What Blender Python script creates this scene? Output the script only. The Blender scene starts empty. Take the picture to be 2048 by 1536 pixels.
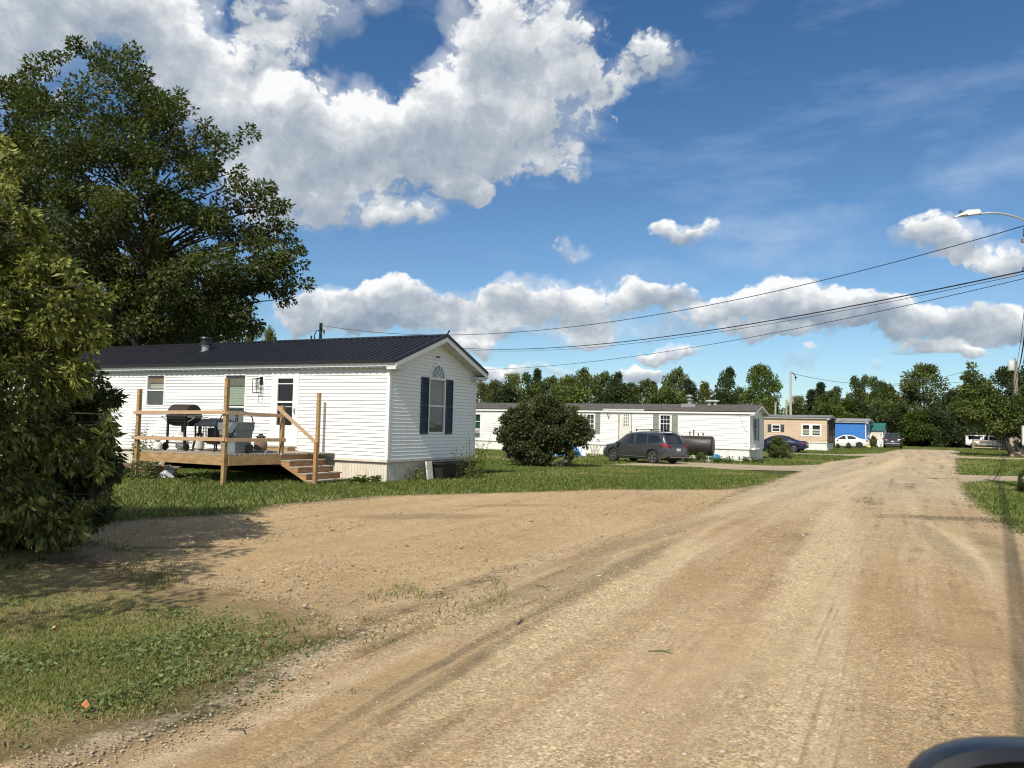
import bpy, math, random
import numpy as np
from mathutils import Vector, Matrix, Euler

D = bpy.data
SC = bpy.context.scene
COL = SC.collection
rad = math.radians

# ------------------------------------------------------------------ camera
FOC, PITCH, ROLL, EYE = 1560.0, rad(3.05), rad(1.32), 1.6     # focal length in pixels of a 2048-wide frame
cam_data = D.cameras.new('camera')
cam_data.sensor_width = 36.0
cam_data.lens = 36.0 * FOC / 2048.0
cam_data.clip_start = 0.05
cam_data.clip_end = 3000.0
cam_data.dof.use_dof = True
cam_data.dof.focus_distance = 16.0
cam_data.dof.aperture_fstop = 9.0
cam = D.objects.new('camera', cam_data)
COL.objects.link(cam)
cam.matrix_world = (Matrix.Translation((0, 0, EYE)) @ Matrix.Rotation(rad(90) + PITCH, 4, 'X')
                    @ Matrix.Rotation(ROLL, 4, 'Z'))
SC.camera = cam

# ------------------------------------------------------------------ sun, sky, exposure
SUN_EL, SHADOW_AZ = rad(45.6), rad(22.8)                       # shadows run 22.8 degrees right of straight ahead
sun_vec = Vector((-math.sin(SHADOW_AZ) * math.cos(SUN_EL), -math.cos(SHADOW_AZ) * math.cos(SUN_EL), math.sin(SUN_EL)))
sun_data = D.lights.new('sun', 'SUN')
sun_data.energy = 4.6
sun_data.angle = rad(0.53)
sun_data.color = (1.0, 0.93, 0.81)
sun = D.objects.new('sun', sun_data)
COL.objects.link(sun)
sun.rotation_euler = sun_vec.to_track_quat('Z', 'Y').to_euler()
sun.location = (-20, -40, 60)

SC.view_settings.view_transform = 'Standard'
SC.view_settings.look = 'None'
SC.view_settings.gamma = 1.0
SC.view_settings.use_curve_mapping = False
SC.view_settings.exposure = 0.2
SC.cycles.max_bounces = 8
SC.cycles.filter_width = 1.15
SC.cycles.transparent_max_bounces = 16


# ------------------------------------------------------------------ camera rays, used to find where things stand
_f = np.array([0, math.cos(PITCH), math.sin(PITCH)])
_r0 = np.array([1.0, 0, 0])
_u0 = np.cross(_r0, _f)
_r = _r0 * math.cos(ROLL) + _u0 * math.sin(ROLL)
_u = -_r0 * math.sin(ROLL) + _u0 * math.cos(ROLL)
CC = np.array([0, 0, EYE])


def ray(x, y):
    return _f + _r * (x - 1024) / FOC + _u * (768 - y) / FOC


def at(x, y, Y):
    d = ray(x, y)
    return Vector(CC + d * (Y / d[1]))


ZK = [(-90, 0), (24, 0), (46, -.38), (54, -.33), (74, -.08), (86, 0), (140, 0), (900, 0)]
ZKY = [a for a, b in ZK]
ZKZ = [b for a, b in ZK]


def zf(Y):
    return np.interp(Y, ZKY, ZKZ)


_YS = np.arange(1.0, 400, .05)


def gr(x, y, z=0.0):
    d = ray(x, y)
    zz = EYE + d[2] * _YS / d[1]
    below = np.nonzero(zz <= zf(_YS) + z)[0]
    Y = _YS[below[0]] if len(below) else 400.0
    return Vector((d[0] * Y / d[1], Y, float(zf(Y))))


# ------------------------------------------------------------------ node helpers
class NB:
    def __init__(self, nt):
        self.nt = nt

    def n(self, t, **kw):
        nd = self.nt.nodes.new(t)
        for k, v in kw.items():
            setattr(nd, k, v)
        return nd

    def set(self, sock, v):
        if isinstance(v, bpy.types.NodeSocket):
            self.nt.links.new(v, sock)
        else:
            if isinstance(v, (tuple, list)) and len(v) == 3 and len(sock.default_value) == 4:
                v = (*v, 1)
            sock.default_value = v

    def math(self, op, a, b=0.0, c=None, clamp=False):
        nd = self.n('ShaderNodeMath', operation=op, use_clamp=clamp)
        self.set(nd.inputs[0], a)
        self.set(nd.inputs[1], b)
        if c is not None:
            self.set(nd.inputs[2], c)
        return nd.outputs[0]

    def vmath(self, op, a, b=(0, 0, 0), out=0):
        nd = self.n('ShaderNodeVectorMath', operation=op)
        self.set(nd.inputs[0], a)
        self.set(nd.inputs[1], b)
        return nd.outputs[out]

    def mix(self, f, a, b, blend='MIX'):
        nd = self.n('ShaderNodeMix', data_type='RGBA', blend_type=blend)
        self.set(nd.inputs[0], f)
        self.set(nd.inputs[6], a)
        self.set(nd.inputs[7], b)
        return nd.outputs[2]

    def noise(self, vec, scale, detail=4.0, rough=.55, dist=0.0, out=0, dim='3D'):
        nd = self.n('ShaderNodeTexNoise', noise_dimensions=dim)
        if vec is not None:
            self.set(nd.inputs['Vector'], vec)
        nd.inputs['Scale'].default_value = scale
        nd.inputs['Detail'].default_value = detail
        nd.inputs['Roughness'].default_value = rough
        nd.inputs['Distortion'].default_value = dist
        return nd.outputs[out]

    def voronoi(self, vec, scale, feature='F1', out='Distance', rnd=1.0):
        nd = self.n('ShaderNodeTexVoronoi', feature=feature)
        self.set(nd.inputs['Vector'], vec)
        nd.inputs['Scale'].default_value = scale
        nd.inputs['Randomness'].default_value = rnd
        return nd.outputs[out]

    def remap(self, v, a, b, c=0.0, d=1.0, smooth=False):
        nd = self.n('ShaderNodeMapRange', clamp=True)
        if smooth:
            nd.interpolation_type = 'SMOOTHSTEP'
        self.set(nd.inputs[0], v)
        for i, q in enumerate((a, b, c, d)):
            self.set(nd.inputs[1 + i], q)
        return nd.outputs[0]

    def mapping(self, vec, rot=(0, 0, 0), scale=(1, 1, 1), loc=(0, 0, 0)):
        nd = self.n('ShaderNodeMapping')
        self.set(nd.inputs[0], vec)
        nd.inputs['Location'].default_value = loc
        nd.inputs['Rotation'].default_value = rot
        nd.inputs['Scale'].default_value = scale
        return nd.outputs[0]

    def bump(self, h, strength=.3, dist=.02):
        nd = self.n('ShaderNodeBump')
        nd.inputs['Strength'].default_value = strength
        nd.inputs['Distance'].default_value = dist
        self.set(nd.inputs['Height'], h)
        return nd.outputs[0]


def new_mat(name):
    m = D.materials.new(name)
    m.use_nodes = True
    nt = m.node_tree
    nt.nodes.clear()
    b = NB(nt)
    out = b.n('ShaderNodeOutputMaterial')
    p = b.n('ShaderNodeBsdfPrincipled')
    nt.links.new(p.outputs[0], out.inputs[0])
    return m, b, p, out


def mat(name, c, rough=.6, metal=0.0, var=.12, vscale=3.0, stretch=(1, 1, 1), bump=0.0, bscale=40.0, c2=None, spec=.5,
        coat=0.0, grime=0.0):
    """a procedural surface: base colour with soft cloudy variation, optional second colour, relief and grime"""
    m, b, p, out = new_mat(name)
    tc = b.n('ShaderNodeTexCoord').outputs['Object']
    v = b.mapping(tc, scale=stretch) if stretch != (1, 1, 1) else tc
    n1 = b.noise(v, vscale, 6, .6)
    f = b.remap(n1, .3, .7)
    ca = tuple(q * (1 - var) for q in c)
    cb = c2 if c2 else tuple(min(1, q * (1 + var)) for q in c)
    col = b.mix(f, ca, cb)
    if grime:
        g = b.remap(b.noise(v, vscale * 3.1, 8, .7), .52, .75, 0, grime)
        col = b.mix(g, col, (.16, .13, .09))
    b.set(p.inputs['Base Color'], col)
    rr = b.remap(n1, .2, .8, max(0.02, rough - .08), min(1, rough + .08))
    b.set(p.inputs['Roughness'], rr)
    p.inputs['Metallic'].default_value = metal
    p.inputs['Specular IOR Level'].default_value = spec
    if coat:
        p.inputs['Coat Weight'].default_value = coat
        p.inputs['Coat Roughness'].default_value = .05
    if bump:
        b.set(p.inputs['Normal'], b.bump(b.noise(v, bscale, 5, .65), bump, .01))
    return m


def leaf_mat(name, dark, light, trans=.35, dry=None, rough=.5):
    """leaf colour varies leaf by leaf (attribute tint) and a little from plant to plant"""
    m, b, p, out = new_mat(name)
    t = b.n('ShaderNodeAttribute', attribute_name='tint').outputs['Fac']
    oi = b.n('ShaderNodeObjectInfo').outputs['Random']
    col = b.mix(t, dark, light)
    if dry:
        col = b.mix(b.remap(t, .93, .985), col, dry)
    hsv = b.n('ShaderNodeHueSaturation')
    b.set(hsv.inputs['Hue'], b.remap(oi, 0, 1, .485, .51))
    b.set(hsv.inputs['Saturation'], b.remap(oi, 0, 1, .88, 1.05))
    b.set(hsv.inputs['Value'], b.remap(b.math('FRACT', b.math('MULTIPLY', oi, 7.31)), 0, 1, .8, 1.2))
    b.set(hsv.inputs['Color'], col)
    col = hsv.outputs[0]
    b.set(p.inputs['Base Color'], col)
    p.inputs['Roughness'].default_value = rough
    p.inputs['Specular IOR Level'].default_value = .35
    tr = b.n('ShaderNodeBsdfTranslucent')
    b.set(tr.inputs[0], b.mix(.6, col, (.12, .16, .015)))
    mx = b.n('ShaderNodeMixShader')
    mx.inputs[0].default_value = trans
    b.nt.links.new(p.outputs[0], mx.inputs[1])
    b.nt.links.new(tr.outputs[0], mx.inputs[2])
    b.nt.links.new(mx.outputs[0], out.inputs[0])
    return m


def glass_mat(name, tint=(.5, .55, .55), refl=1.0, base=.0):
    m, b, p, out = new_mat(name)
    lw = b.n('ShaderNodeLayerWeight')
    lw.inputs[0].default_value = .5
    fr = b.math('ADD', b.math('MULTIPLY', b.math('POWER', lw.outputs['Facing'], 4.0), .9), .05)
    gl = b.n('ShaderNodeBsdfGlossy')
    gl.inputs['Color'].default_value = (.9, .93, .95, 1)
    gl.inputs['Roughness'].default_value = .03
    nz = b.n('ShaderNodeTexCoord').outputs['Object']
    b.set(gl.inputs['Normal'], b.bump(b.noise(nz, 2.5, 2), .05, .05))
    tp = b.n('ShaderNodeBsdfTransparent')
    tp.inputs[0].default_value = (*tint, 1)
    mx = b.n('ShaderNodeMixShader')
    b.set(mx.inputs[0], b.math('MULTIPLY_ADD', fr, refl, base, clamp=True))
    b.nt.links.new(tp.outputs[0], mx.inputs[1])
    b.nt.links.new(gl.outputs[0], mx.inputs[2])
    b.nt.links.new(mx.outputs[0], out.inputs[0])
    return m


# ------------------------------------------------------------------ world: sky with cumulus
def build_world():
    w = D.worlds.new('World')
    SC.world = w
    w.use_nodes = True
    nt = w.node_tree
    nt.nodes.clear()
    b = NB(nt)
    out = b.n('ShaderNodeOutputWorld')
    bg = b.n('ShaderNodeBackground')
    nt.links.new(bg.outputs[0], out.inputs[0])
    sky = b.n('ShaderNodeTexSky', sky_type='NISHITA')
    sky.sun_disc = False
    sky.sun_elevation = SUN_EL
    sky.sun_rotation = math.pi + SHADOW_AZ
    sky.altitude = 300
    sky.air_density = 1.0
    sky.dust_density = .35
    sky.ozone_density = 2.2
    d = b.n('ShaderNodeTexCoord').outputs['Generated']
    sep = b.n('ShaderNodeSeparateXYZ')
    b.set(sep.inputs[0], d)
    az = b.math('ARCTAN2', sep.outputs[0], sep.outputs[1])
    el = b.math('ARCSINE', sep.outputs[2])
    cmb = b.n('ShaderNodeCombineXYZ')
    b.set(cmb.inputs[0], az)
    b.set(cmb.inputs[1], el)
    p0 = cmb.outputs[0]
    # ragged edges: bend the coordinates before looking up the cloud bodies
    wv = b.noise(p0, 7.0, 4, .62, out=1, dim='2D')
    p = b.vmath('ADD', p0, b.vmath('MULTIPLY', b.vmath('SUBTRACT', wv, (.5, .5, .5)), (.13, .09, 0)))
    # cloud bodies: x, y, half width, half height in pixels of the photo frame, strength
    bodies = [(-60, 20, 200, 120, 1.2), (170, 10, 210, 95, 1.15), (60, 190, 130, 40, .45), (350, 70, 120, 120, 1.05), (430, 130, 110, 70, .9),
              (610, 30, 130, 75, .85), (545, 120, 80, 60, .7), (780, 0, 70, 45, .6),
              (420, 215, 130, 85, 1.3), (560, 270, 150, 95, 1.2), (690, 270, 130, 105, 1.3), (820, 300, 150, 95, 1.1), (940, 240, 150, 110, 1.3), (1080, 220, 120, 110, 1.2),
              (1000, 90, 100, 120, .95), (1110, 60, 80, 110, .75), (1190, 150, 90, 60, .6), (1300, 112, 82, 52, 1.0),
              (560, 390, 140, 90, 1.0), (680, 380, 130, 80, 1.0), (820, 420, 95, 38, .95), (930, 365, 85, 48, 1.05), (1090, 330, 72, 48, .75), (1125, 350, 40, 22, .5),
              (1110, 500, 66, 36, .95), (1075, 474, 34, 13, .5), (1395, 460, 72, 27, 1.0),
              (1930, 452, 100, 52, .9), (2030, 500, 70, 38, .75),
              (605, 634, 60, 30, 1.0), (700, 630, 90, 46, 1.15), (800, 618, 100, 50, 1.3), (900, 630, 80, 36, 1.0), (975, 612, 100, 46, 1.2), (1080, 600, 130, 54, 1.3), (1190, 612, 105, 52, 1.2), (1310, 612, 90, 28, .9),
              (930, 655, 400, 30, .85), (960, 690, 70, 28, .85), (1060, 745, 190, 16, .55), (1380, 650, 95, 36, 1.05), (1600, 612, 95, 58, 1.35), (1540, 640, 90, 46, 1.15), (1690, 640, 110, 46, 1.15),
              (1530, 676, 100, 17, .8), (1820, 645, 125, 46, 1.2), (1980, 632, 140, 48, 1.2), (2120, 640, 100, 46, 1.0),
              (1800, 692, 38, 20, 1.05), (1875, 690, 70, 21, 1.2), (1348, 712, 58, 18, 1.0), (1285, 750, 52, 24, .9), (1590, 718, 40, 18, .5), (1750, 740, 30, 14, .5)]
    sw, sv = None, None
    for (x, y, rx, ry, s) in bodies:
        dv = ray(x, y)
        dv = dv / np.linalg.norm(dv)
        a0, e0 = math.atan2(dv[0], dv[1]), math.asin(dv[2])
        ce = 1.0 / math.sqrt(1 + ((x - 1024) / FOC) ** 2)
        q = b.vmath('MULTIPLY', b.vmath('SUBTRACT', p, (a0, e0, 0)), (FOC / rx / ce / 1.08, FOC / ry / ce / 1.04, 0))
        wgt = b.math('MULTIPLY', b.math('SUBTRACT', 1.0, b.vmath('DOT_PRODUCT', q, q, out=1), clamp=True), s)
        vy = b.math('MULTIPLY', b.vmath('DOT_PRODUCT', q, (0, 1, 0), out=1), wgt)
        sw = wgt if sw is None else b.math('ADD', sw, wgt)
        sv = vy if sv is None else b.math('ADD', sv, vy)
    # outside the photographed part of the sky: scattered cloud, cover raised for white fill light
    far = b.remap(b.math('ABSOLUTE', az), .75, 1.0)
    rest = b.math('MULTIPLY', b.remap(b.noise(d, 2.4, 2, .5), .40, .62), far)
    sw = b.math('ADD', sw, rest)
    vm = b.math('DIVIDE', sv, b.math('ADD', sw, .12))

    def puffs(v):
        big = b.noise(v, 7.5, 4, .55, dim='2D')
        vo = b.n('ShaderNodeTexVoronoi', feature='F1', voronoi_dimensions='2D')
        b.set(vo.inputs['Vector'], b.vmath('ADD', v, b.vmath('MULTIPLY', b.noise(v, 16, 4, .62, out=1, dim='2D'), (.075, .075, 0))))
        vo.inputs['Scale'].default_value = 19
        vo.inputs['Detail'].default_value = 3
        vo.inputs['Roughness'].default_value = .62
        return b.math('SUBTRACT', b.math('MULTIPLY', big, 1.25), b.math('MULTIPLY', vo.outputs['Distance'], .38))

    nv = b.mapping(p0, scale=(1, 1.2, 1))
    n1 = puffs(nv)
    n2 = puffs(b.vmath('ADD', nv, (-.014, .028, 0)))
    fine = b.noise(nv, 40, 5, .65, dim='2D')
    dens = b.math('ADD', sw, b.math('MULTIPLY', b.math('SUBTRACT', n1, .44), 1.75))
    dens = b.math('ADD', dens, b.math('MULTIPLY', b.math('SUBTRACT', fine, .5), .35))
    alpha = b.remap(dens, -.04, .50, 0, 1, smooth=True)
    alpha = b.math('MULTIPLY', alpha, b.remap(sw, .02, .2))
    soft = b.math('ADD', sw, b.math('MULTIPLY', b.math('SUBTRACT', b.noise(nv, 6, 6, .6, dim='2D'), .5), 1.5))
    soft = b.math('MULTIPLY', b.remap(soft, .02, .9, 0, .5, smooth=True), b.remap(sw, 0, .25))
    alpha = b.math('MAXIMUM', alpha, soft)
    thick = b.remap(dens, .4, 1.9)
    lit = b.math('ADD', b.math('MULTIPLY', vm, .80), b.math('MULTIPLY', b.math('SUBTRACT', n1, n2), .68))
    lit = b.math('ADD', lit, b.math('MULTIPLY', b.math('SUBTRACT', b.noise(b.vmath('ADD', nv, (2.3, 1.1, 0)), 9.0, 5, .55, dim='2D'), .5), .5))
    lit = b.math('SUBTRACT', lit, b.math('MULTIPLY', thick, .22))
    lit = b.remap(lit, -.60, .34, 0, 1)
    ccol = b.n('ShaderNodeValToRGB')
    e = ccol.color_ramp.elements
    e[0].position, e[0].color = 0.0, (.24, .305, .38, 1)
    e[1].position, e[1].color = 1.0, (.86, .865, .865, 1)
    k = e.new(.45)
    k.color = (.42, .465, .52, 1)
    k = e.new(.75)
    k.color = (.62, .645, .67, 1)
    b.set(ccol.inputs[0], lit)
    # thin high veil
    veil = b.remap(b.noise(b.mapping(p0, rot=(0, 0, -.35), scale=(1.2, 5, 1)), 3.0, 5, .6, dim='2D'), .52, .8, 0, .3)
    veil = b.math('MULTIPLY', veil, b.remap(el, .05, .2))
    for (x, y, rx, ry, k) in ((1590, 490, 210, 75, .62), (1960, 330, 130, 70, .5), (1250, 560, 200, 40, .35), (200, 60, 330, 110, .5)):
        dv = ray(x, y)
        dv = dv / np.linalg.norm(dv)
        q = b.vmath('MULTIPLY', b.vmath('SUBTRACT', b.mapping(p, rot=(0, 0, 0)), (math.atan2(dv[0], dv[1]), math.asin(dv[2]), 0)), (FOC / rx, FOC / ry, 0))
        e_ = b.math('MULTIPLY', b.math('SUBTRACT', 1.0, b.vmath('DOT_PRODUCT', q, q, out=1), clamp=True), b.remap(b.noise(b.mapping(p0, rot=(0, 0, -.3), scale=(2, 5, 1)), 4, 5, .6, dim='2D'), .3, .7))
        veil = b.math('ADD', veil, b.math('MULTIPLY', e_, k), clamp=True)
    skyc = b.mix(b.remap(el, .0, .55, 0, 1, smooth=True), b.vmath('MULTIPLY', sky.outputs[0], (.074, .089, .098)), b.vmath('MULTIPLY', sky.outputs[0], (.044, .071, .092)))
    skyc = b.mix(veil, skyc, (.40, .53, .70))
    base = b.mix(b.math('MULTIPLY', alpha, .97), skyc, ccol.outputs[0])
    b.set(bg.inputs[0], base)
    bg.inputs[1].default_value = 1.0
    w.cycles.sampling_method = 'MANUAL'
    w.cycles.sample_map_resolution = 512


build_world()

# ------------------------------------------------------------------ mesh builder


class MB:
    def __init__(s):
        s.v, s.f, s.m = [], [], []

    def add(s, vs, fs, m=0):
        o = len(s.v)
        s.v += [tuple(v) for v in vs]
        for f in fs:
            s.f.append(tuple(i + o for i in f))
            s.m.append(m)
        return s

    def box(s, x0, x1, y0, y1, z0, z1, m=0, T=None):
        vs = [Vector((x, y, z)) for z in (z0, z1) for y in (y0, y1) for x in (x0, x1)]
        if T is not None:
            vs = [T @ v for v in vs]
        return s.add(vs, [(0, 2, 3, 1), (4, 5, 7, 6), (0, 1, 5, 4), (2, 6, 7, 3), (0, 4, 6, 2), (1, 3, 7, 5)], m)

    def bar(s, p, q, w, h, up=(0, 0, 1), m=0):
        p, q = Vector(p), Vector(q)
        d = (q - p).normalized()
        sd = d.cross(Vector(up))
        if sd.length < 1e-4:
            sd = d.cross(Vector((1, 0, 0)))
        sd.normalize()
        u = sd.cross(d)
        vs = []
        for e in (p, q):
            for a, c in ((-1, -1), (1, -1), (1, 1), (-1, 1)):
                vs.append(e + sd * a * w / 2 + u * c * h / 2)
        return s.add(vs, [(0, 3, 2, 1), (4, 5, 6, 7), (0, 1, 5, 4), (1, 2, 6, 5), (2, 3, 7, 6), (3, 0, 4, 7)], m)

    def tube(s, pts, r, n=8, caps=True, m=0):
        pts = [Vector(p) for p in pts]
        if not isinstance(r, (list, tuple)):
            r = [r] * len(pts)
        o, rings = [], []
        ref = None
        for i, p in enumerate(pts):
            d = (pts[min(i + 1, len(pts) - 1)] - pts[max(i - 1, 0)])
            if d.length < 1e-9:
                d = Vector((0, 0, 1))
            d.normalize()
            if ref is None:
                ref = Vector((1, 0, 0)) if abs(d.x) < .8 else Vector((0, 1, 0))
            a = (ref - d * ref.dot(d)).normalized()
            ref = a
            bb = d.cross(a)
            rings.append(len(o))
            for k in range(n):
                t = 2 * math.pi * k / n
                o.append(p + (a * math.cos(t) + bb * math.sin(t)) * r[i])
        fs = []
        for i in range(len(pts) - 1):
            for k in range(n):
                k2 = (k + 1) % n
                fs.append((i * n + k, i * n + k2, (i + 1) * n + k2, (i + 1) * n + k))
        if caps:
            fs.append(tuple(range(n))[::-1])
            fs.append(tuple((len(pts) - 1) * n + k for k in range(n)))
        return s.add(o, fs, m)

    def lathe(s, prof, n=20, T=None, m=0, arc=2 * math.pi):
        vs, fs = [], []
        full = abs(arc - 2 * math.pi) < 1e-6
        cnt = n if full else n + 1
        for (r, z) in prof:
            for k in range(cnt):
                t = arc * k / n
                v = Vector((r * math.cos(t), r * math.sin(t), z))
                vs.append(T @ v if T is not None else v)
        for i in range(len(prof) - 1):
            for k in range(n):
                k2 = (k + 1) % cnt
                fs.append((i * cnt + k, i * cnt + k2, (i + 1) * cnt + k2, (i + 1) * cnt + k))
        return s.add(vs, fs, m)

    def prism(s, poly, y0, y1, T=None, m=0):
        """polygon in (x, z) extruded from y0 to y1"""
        n = len(poly)
        vs = [Vector((x, y0, z)) for x, z in poly] + [Vector((x, y1, z)) for x, z in poly]
        if T is not None:
            vs = [T @ v for v in vs]
        fs = [tuple(range(n)), tuple(range(2 * n - 1, n - 1, -1))]
        for i in range(n):
            j = (i + 1) % n
            fs.append((i, n + i, n + j, j))
        return s.add(vs, fs, m)

    def quad(s, a, b, c, d, m=0):
        return s.add([a, b, c, d], [(0, 1, 2, 3)], m)

    def build(s, name, mats, parent=None, smooth=False, bevel=0.0, loc=None, rot=None, seg=2):
        me = D.meshes.new(name)
        me.from_pydata([tuple(v) for v in s.v], [], s.f)
        if not isinstance(mats, (list, tuple)):
            mats = [mats]
        for q in mats:
            me.materials.append(q)
        me.polygons.foreach_set('material_index', s.m)
        if smooth:
            me.polygons.foreach_set('use_smooth', [True] * len(s.f))
            try:
                me.set_sharp_from_angle(angle=rad(40))
            except Exception:
                pass
        me.update()
        o = D.objects.new(name, me)
        COL.objects.link(o)
        if parent is not None:
            o.parent = parent
        if loc is not None:
            o.location = loc
        if rot is not None:
            o.rotation_euler = rot
        if bevel:
            md = o.modifiers.new('bevel', 'BEVEL')
            md.width = bevel
            md.segments = seg
            md.limit_method = 'ANGLE'
            md.angle_limit = rad(35)
        return o


def np_mesh(name, verts, faces, mats, tint=None, parent=None, smooth=False, attrs=None):
    """verts (n,3), faces (k,3) or (k,4)"""
    me = D.meshes.new(name)
    nv, (nf, k) = len(verts), faces.shape
    me.vertices.add(nv)
    me.vertices.foreach_set('co', np.asarray(verts, np.float32).ravel())
    me.loops.add(nf * k)
    me.loops.foreach_set('vertex_index', faces.astype(np.int32).ravel())
    me.polygons.add(nf)
    me.polygons.foreach_set('loop_start', np.arange(0, nf * k, k, dtype=np.int32))
    if smooth:
        me.polygons.foreach_set('use_smooth', np.ones(nf, bool))
    at_ = dict(attrs or {})
    if tint is not None:
        at_['tint'] = tint
    for nm, val in at_.items():
        a = me.attributes.new(nm, 'FLOAT', 'POINT')
        a.data.foreach_set('value', np.asarray(val, np.float32))
    for q in (mats if isinstance(mats, (list, tuple)) else [mats]):
        me.materials.append(q)
    me.update(calc_edges=True)
    o = D.objects.new(name, me)
    COL.objects.link(o)
    if parent is not None:
        o.parent = parent
    return o


def tag(o, label=None, cat=None, group=None, kind=None):
    if label:
        o['label'] = label
    if cat:
        o['category'] = cat
    if group:
        o['group'] = group
    if kind:
        o['kind'] = kind
    return o


def thing(name, label, cat, loc=(0, 0, 0), rz=0.0, group=None, rot=None):
    o = D.objects.new(name, None)
    o.empty_display_size = .2
    COL.objects.link(o)
    o.location = loc
    o.rotation_euler = rot if rot else (0, 0, rz)
    return tag(o, label, cat, group)


def copy_tree(o, parent=None):
    c = o.copy()
    COL.objects.link(c)
    if parent is not None:
        c.parent = parent
    for ch in list(o.children):
        copy_tree(ch, c)
    return c


# cheap value noise on arrays, for planting and relief
_rs = np.random.RandomState(7)
_perm = _rs.rand(256, 256)


def vnoise(x, y):
    x, y = np.asarray(x, float), np.asarray(y, float)
    xi, yi = np.floor(x).astype(int), np.floor(y).astype(int)
    fx, fy = x - xi, y - yi
    fx, fy = fx * fx * (3 - 2 * fx), fy * fy * (3 - 2 * fy)
    g = lambda a, c: _perm[a % 256, c % 256]
    return (g(xi, yi) * (1 - fx) + g(xi + 1, yi) * fx) * (1 - fy) + (g(xi, yi + 1) * (1 - fx) + g(xi + 1, yi + 1) * fx) * fy


def fbm(x, y, o=4):
    s, a, t = 0, 1.0, 0
    for i in range(o):
        s = s + a * vnoise(x * 2 ** i + 17 * i, y * 2 ** i + 5 * i)
        t += a
        a *= .5
    return s / t


def sdist(px, py, poly):
    """signed distance to a polygon outline, positive inside"""
    poly = np.asarray(poly, float)
    dmin = np.full(px.shape, 1e9)
    ins = np.zeros(px.shape, bool)
    n = len(poly)
    for i in range(n):
        ax, ay = poly[i]
        bx, by = poly[(i + 1) % n]
        ex, ey = bx - ax, by - ay
        t = np.clip(((px - ax) * ex + (py - ay) * ey) / (ex * ex + ey * ey + 1e-12), 0, 1)
        dmin = np.minimum(dmin, np.hypot(px - ax - t * ex, py - ay - t * ey))
        c = ((ay > py) != (by > py)) & (px < ex * (py - ay) / (ey + 1e-12 if ey == 0 else ey) + ax)
        ins ^= c
    return np.where(ins, dmin, -dmin)


random.seed(4)

# ------------------------------------------------------------------ ground, road, drives
RAZ = rad(27)


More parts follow.
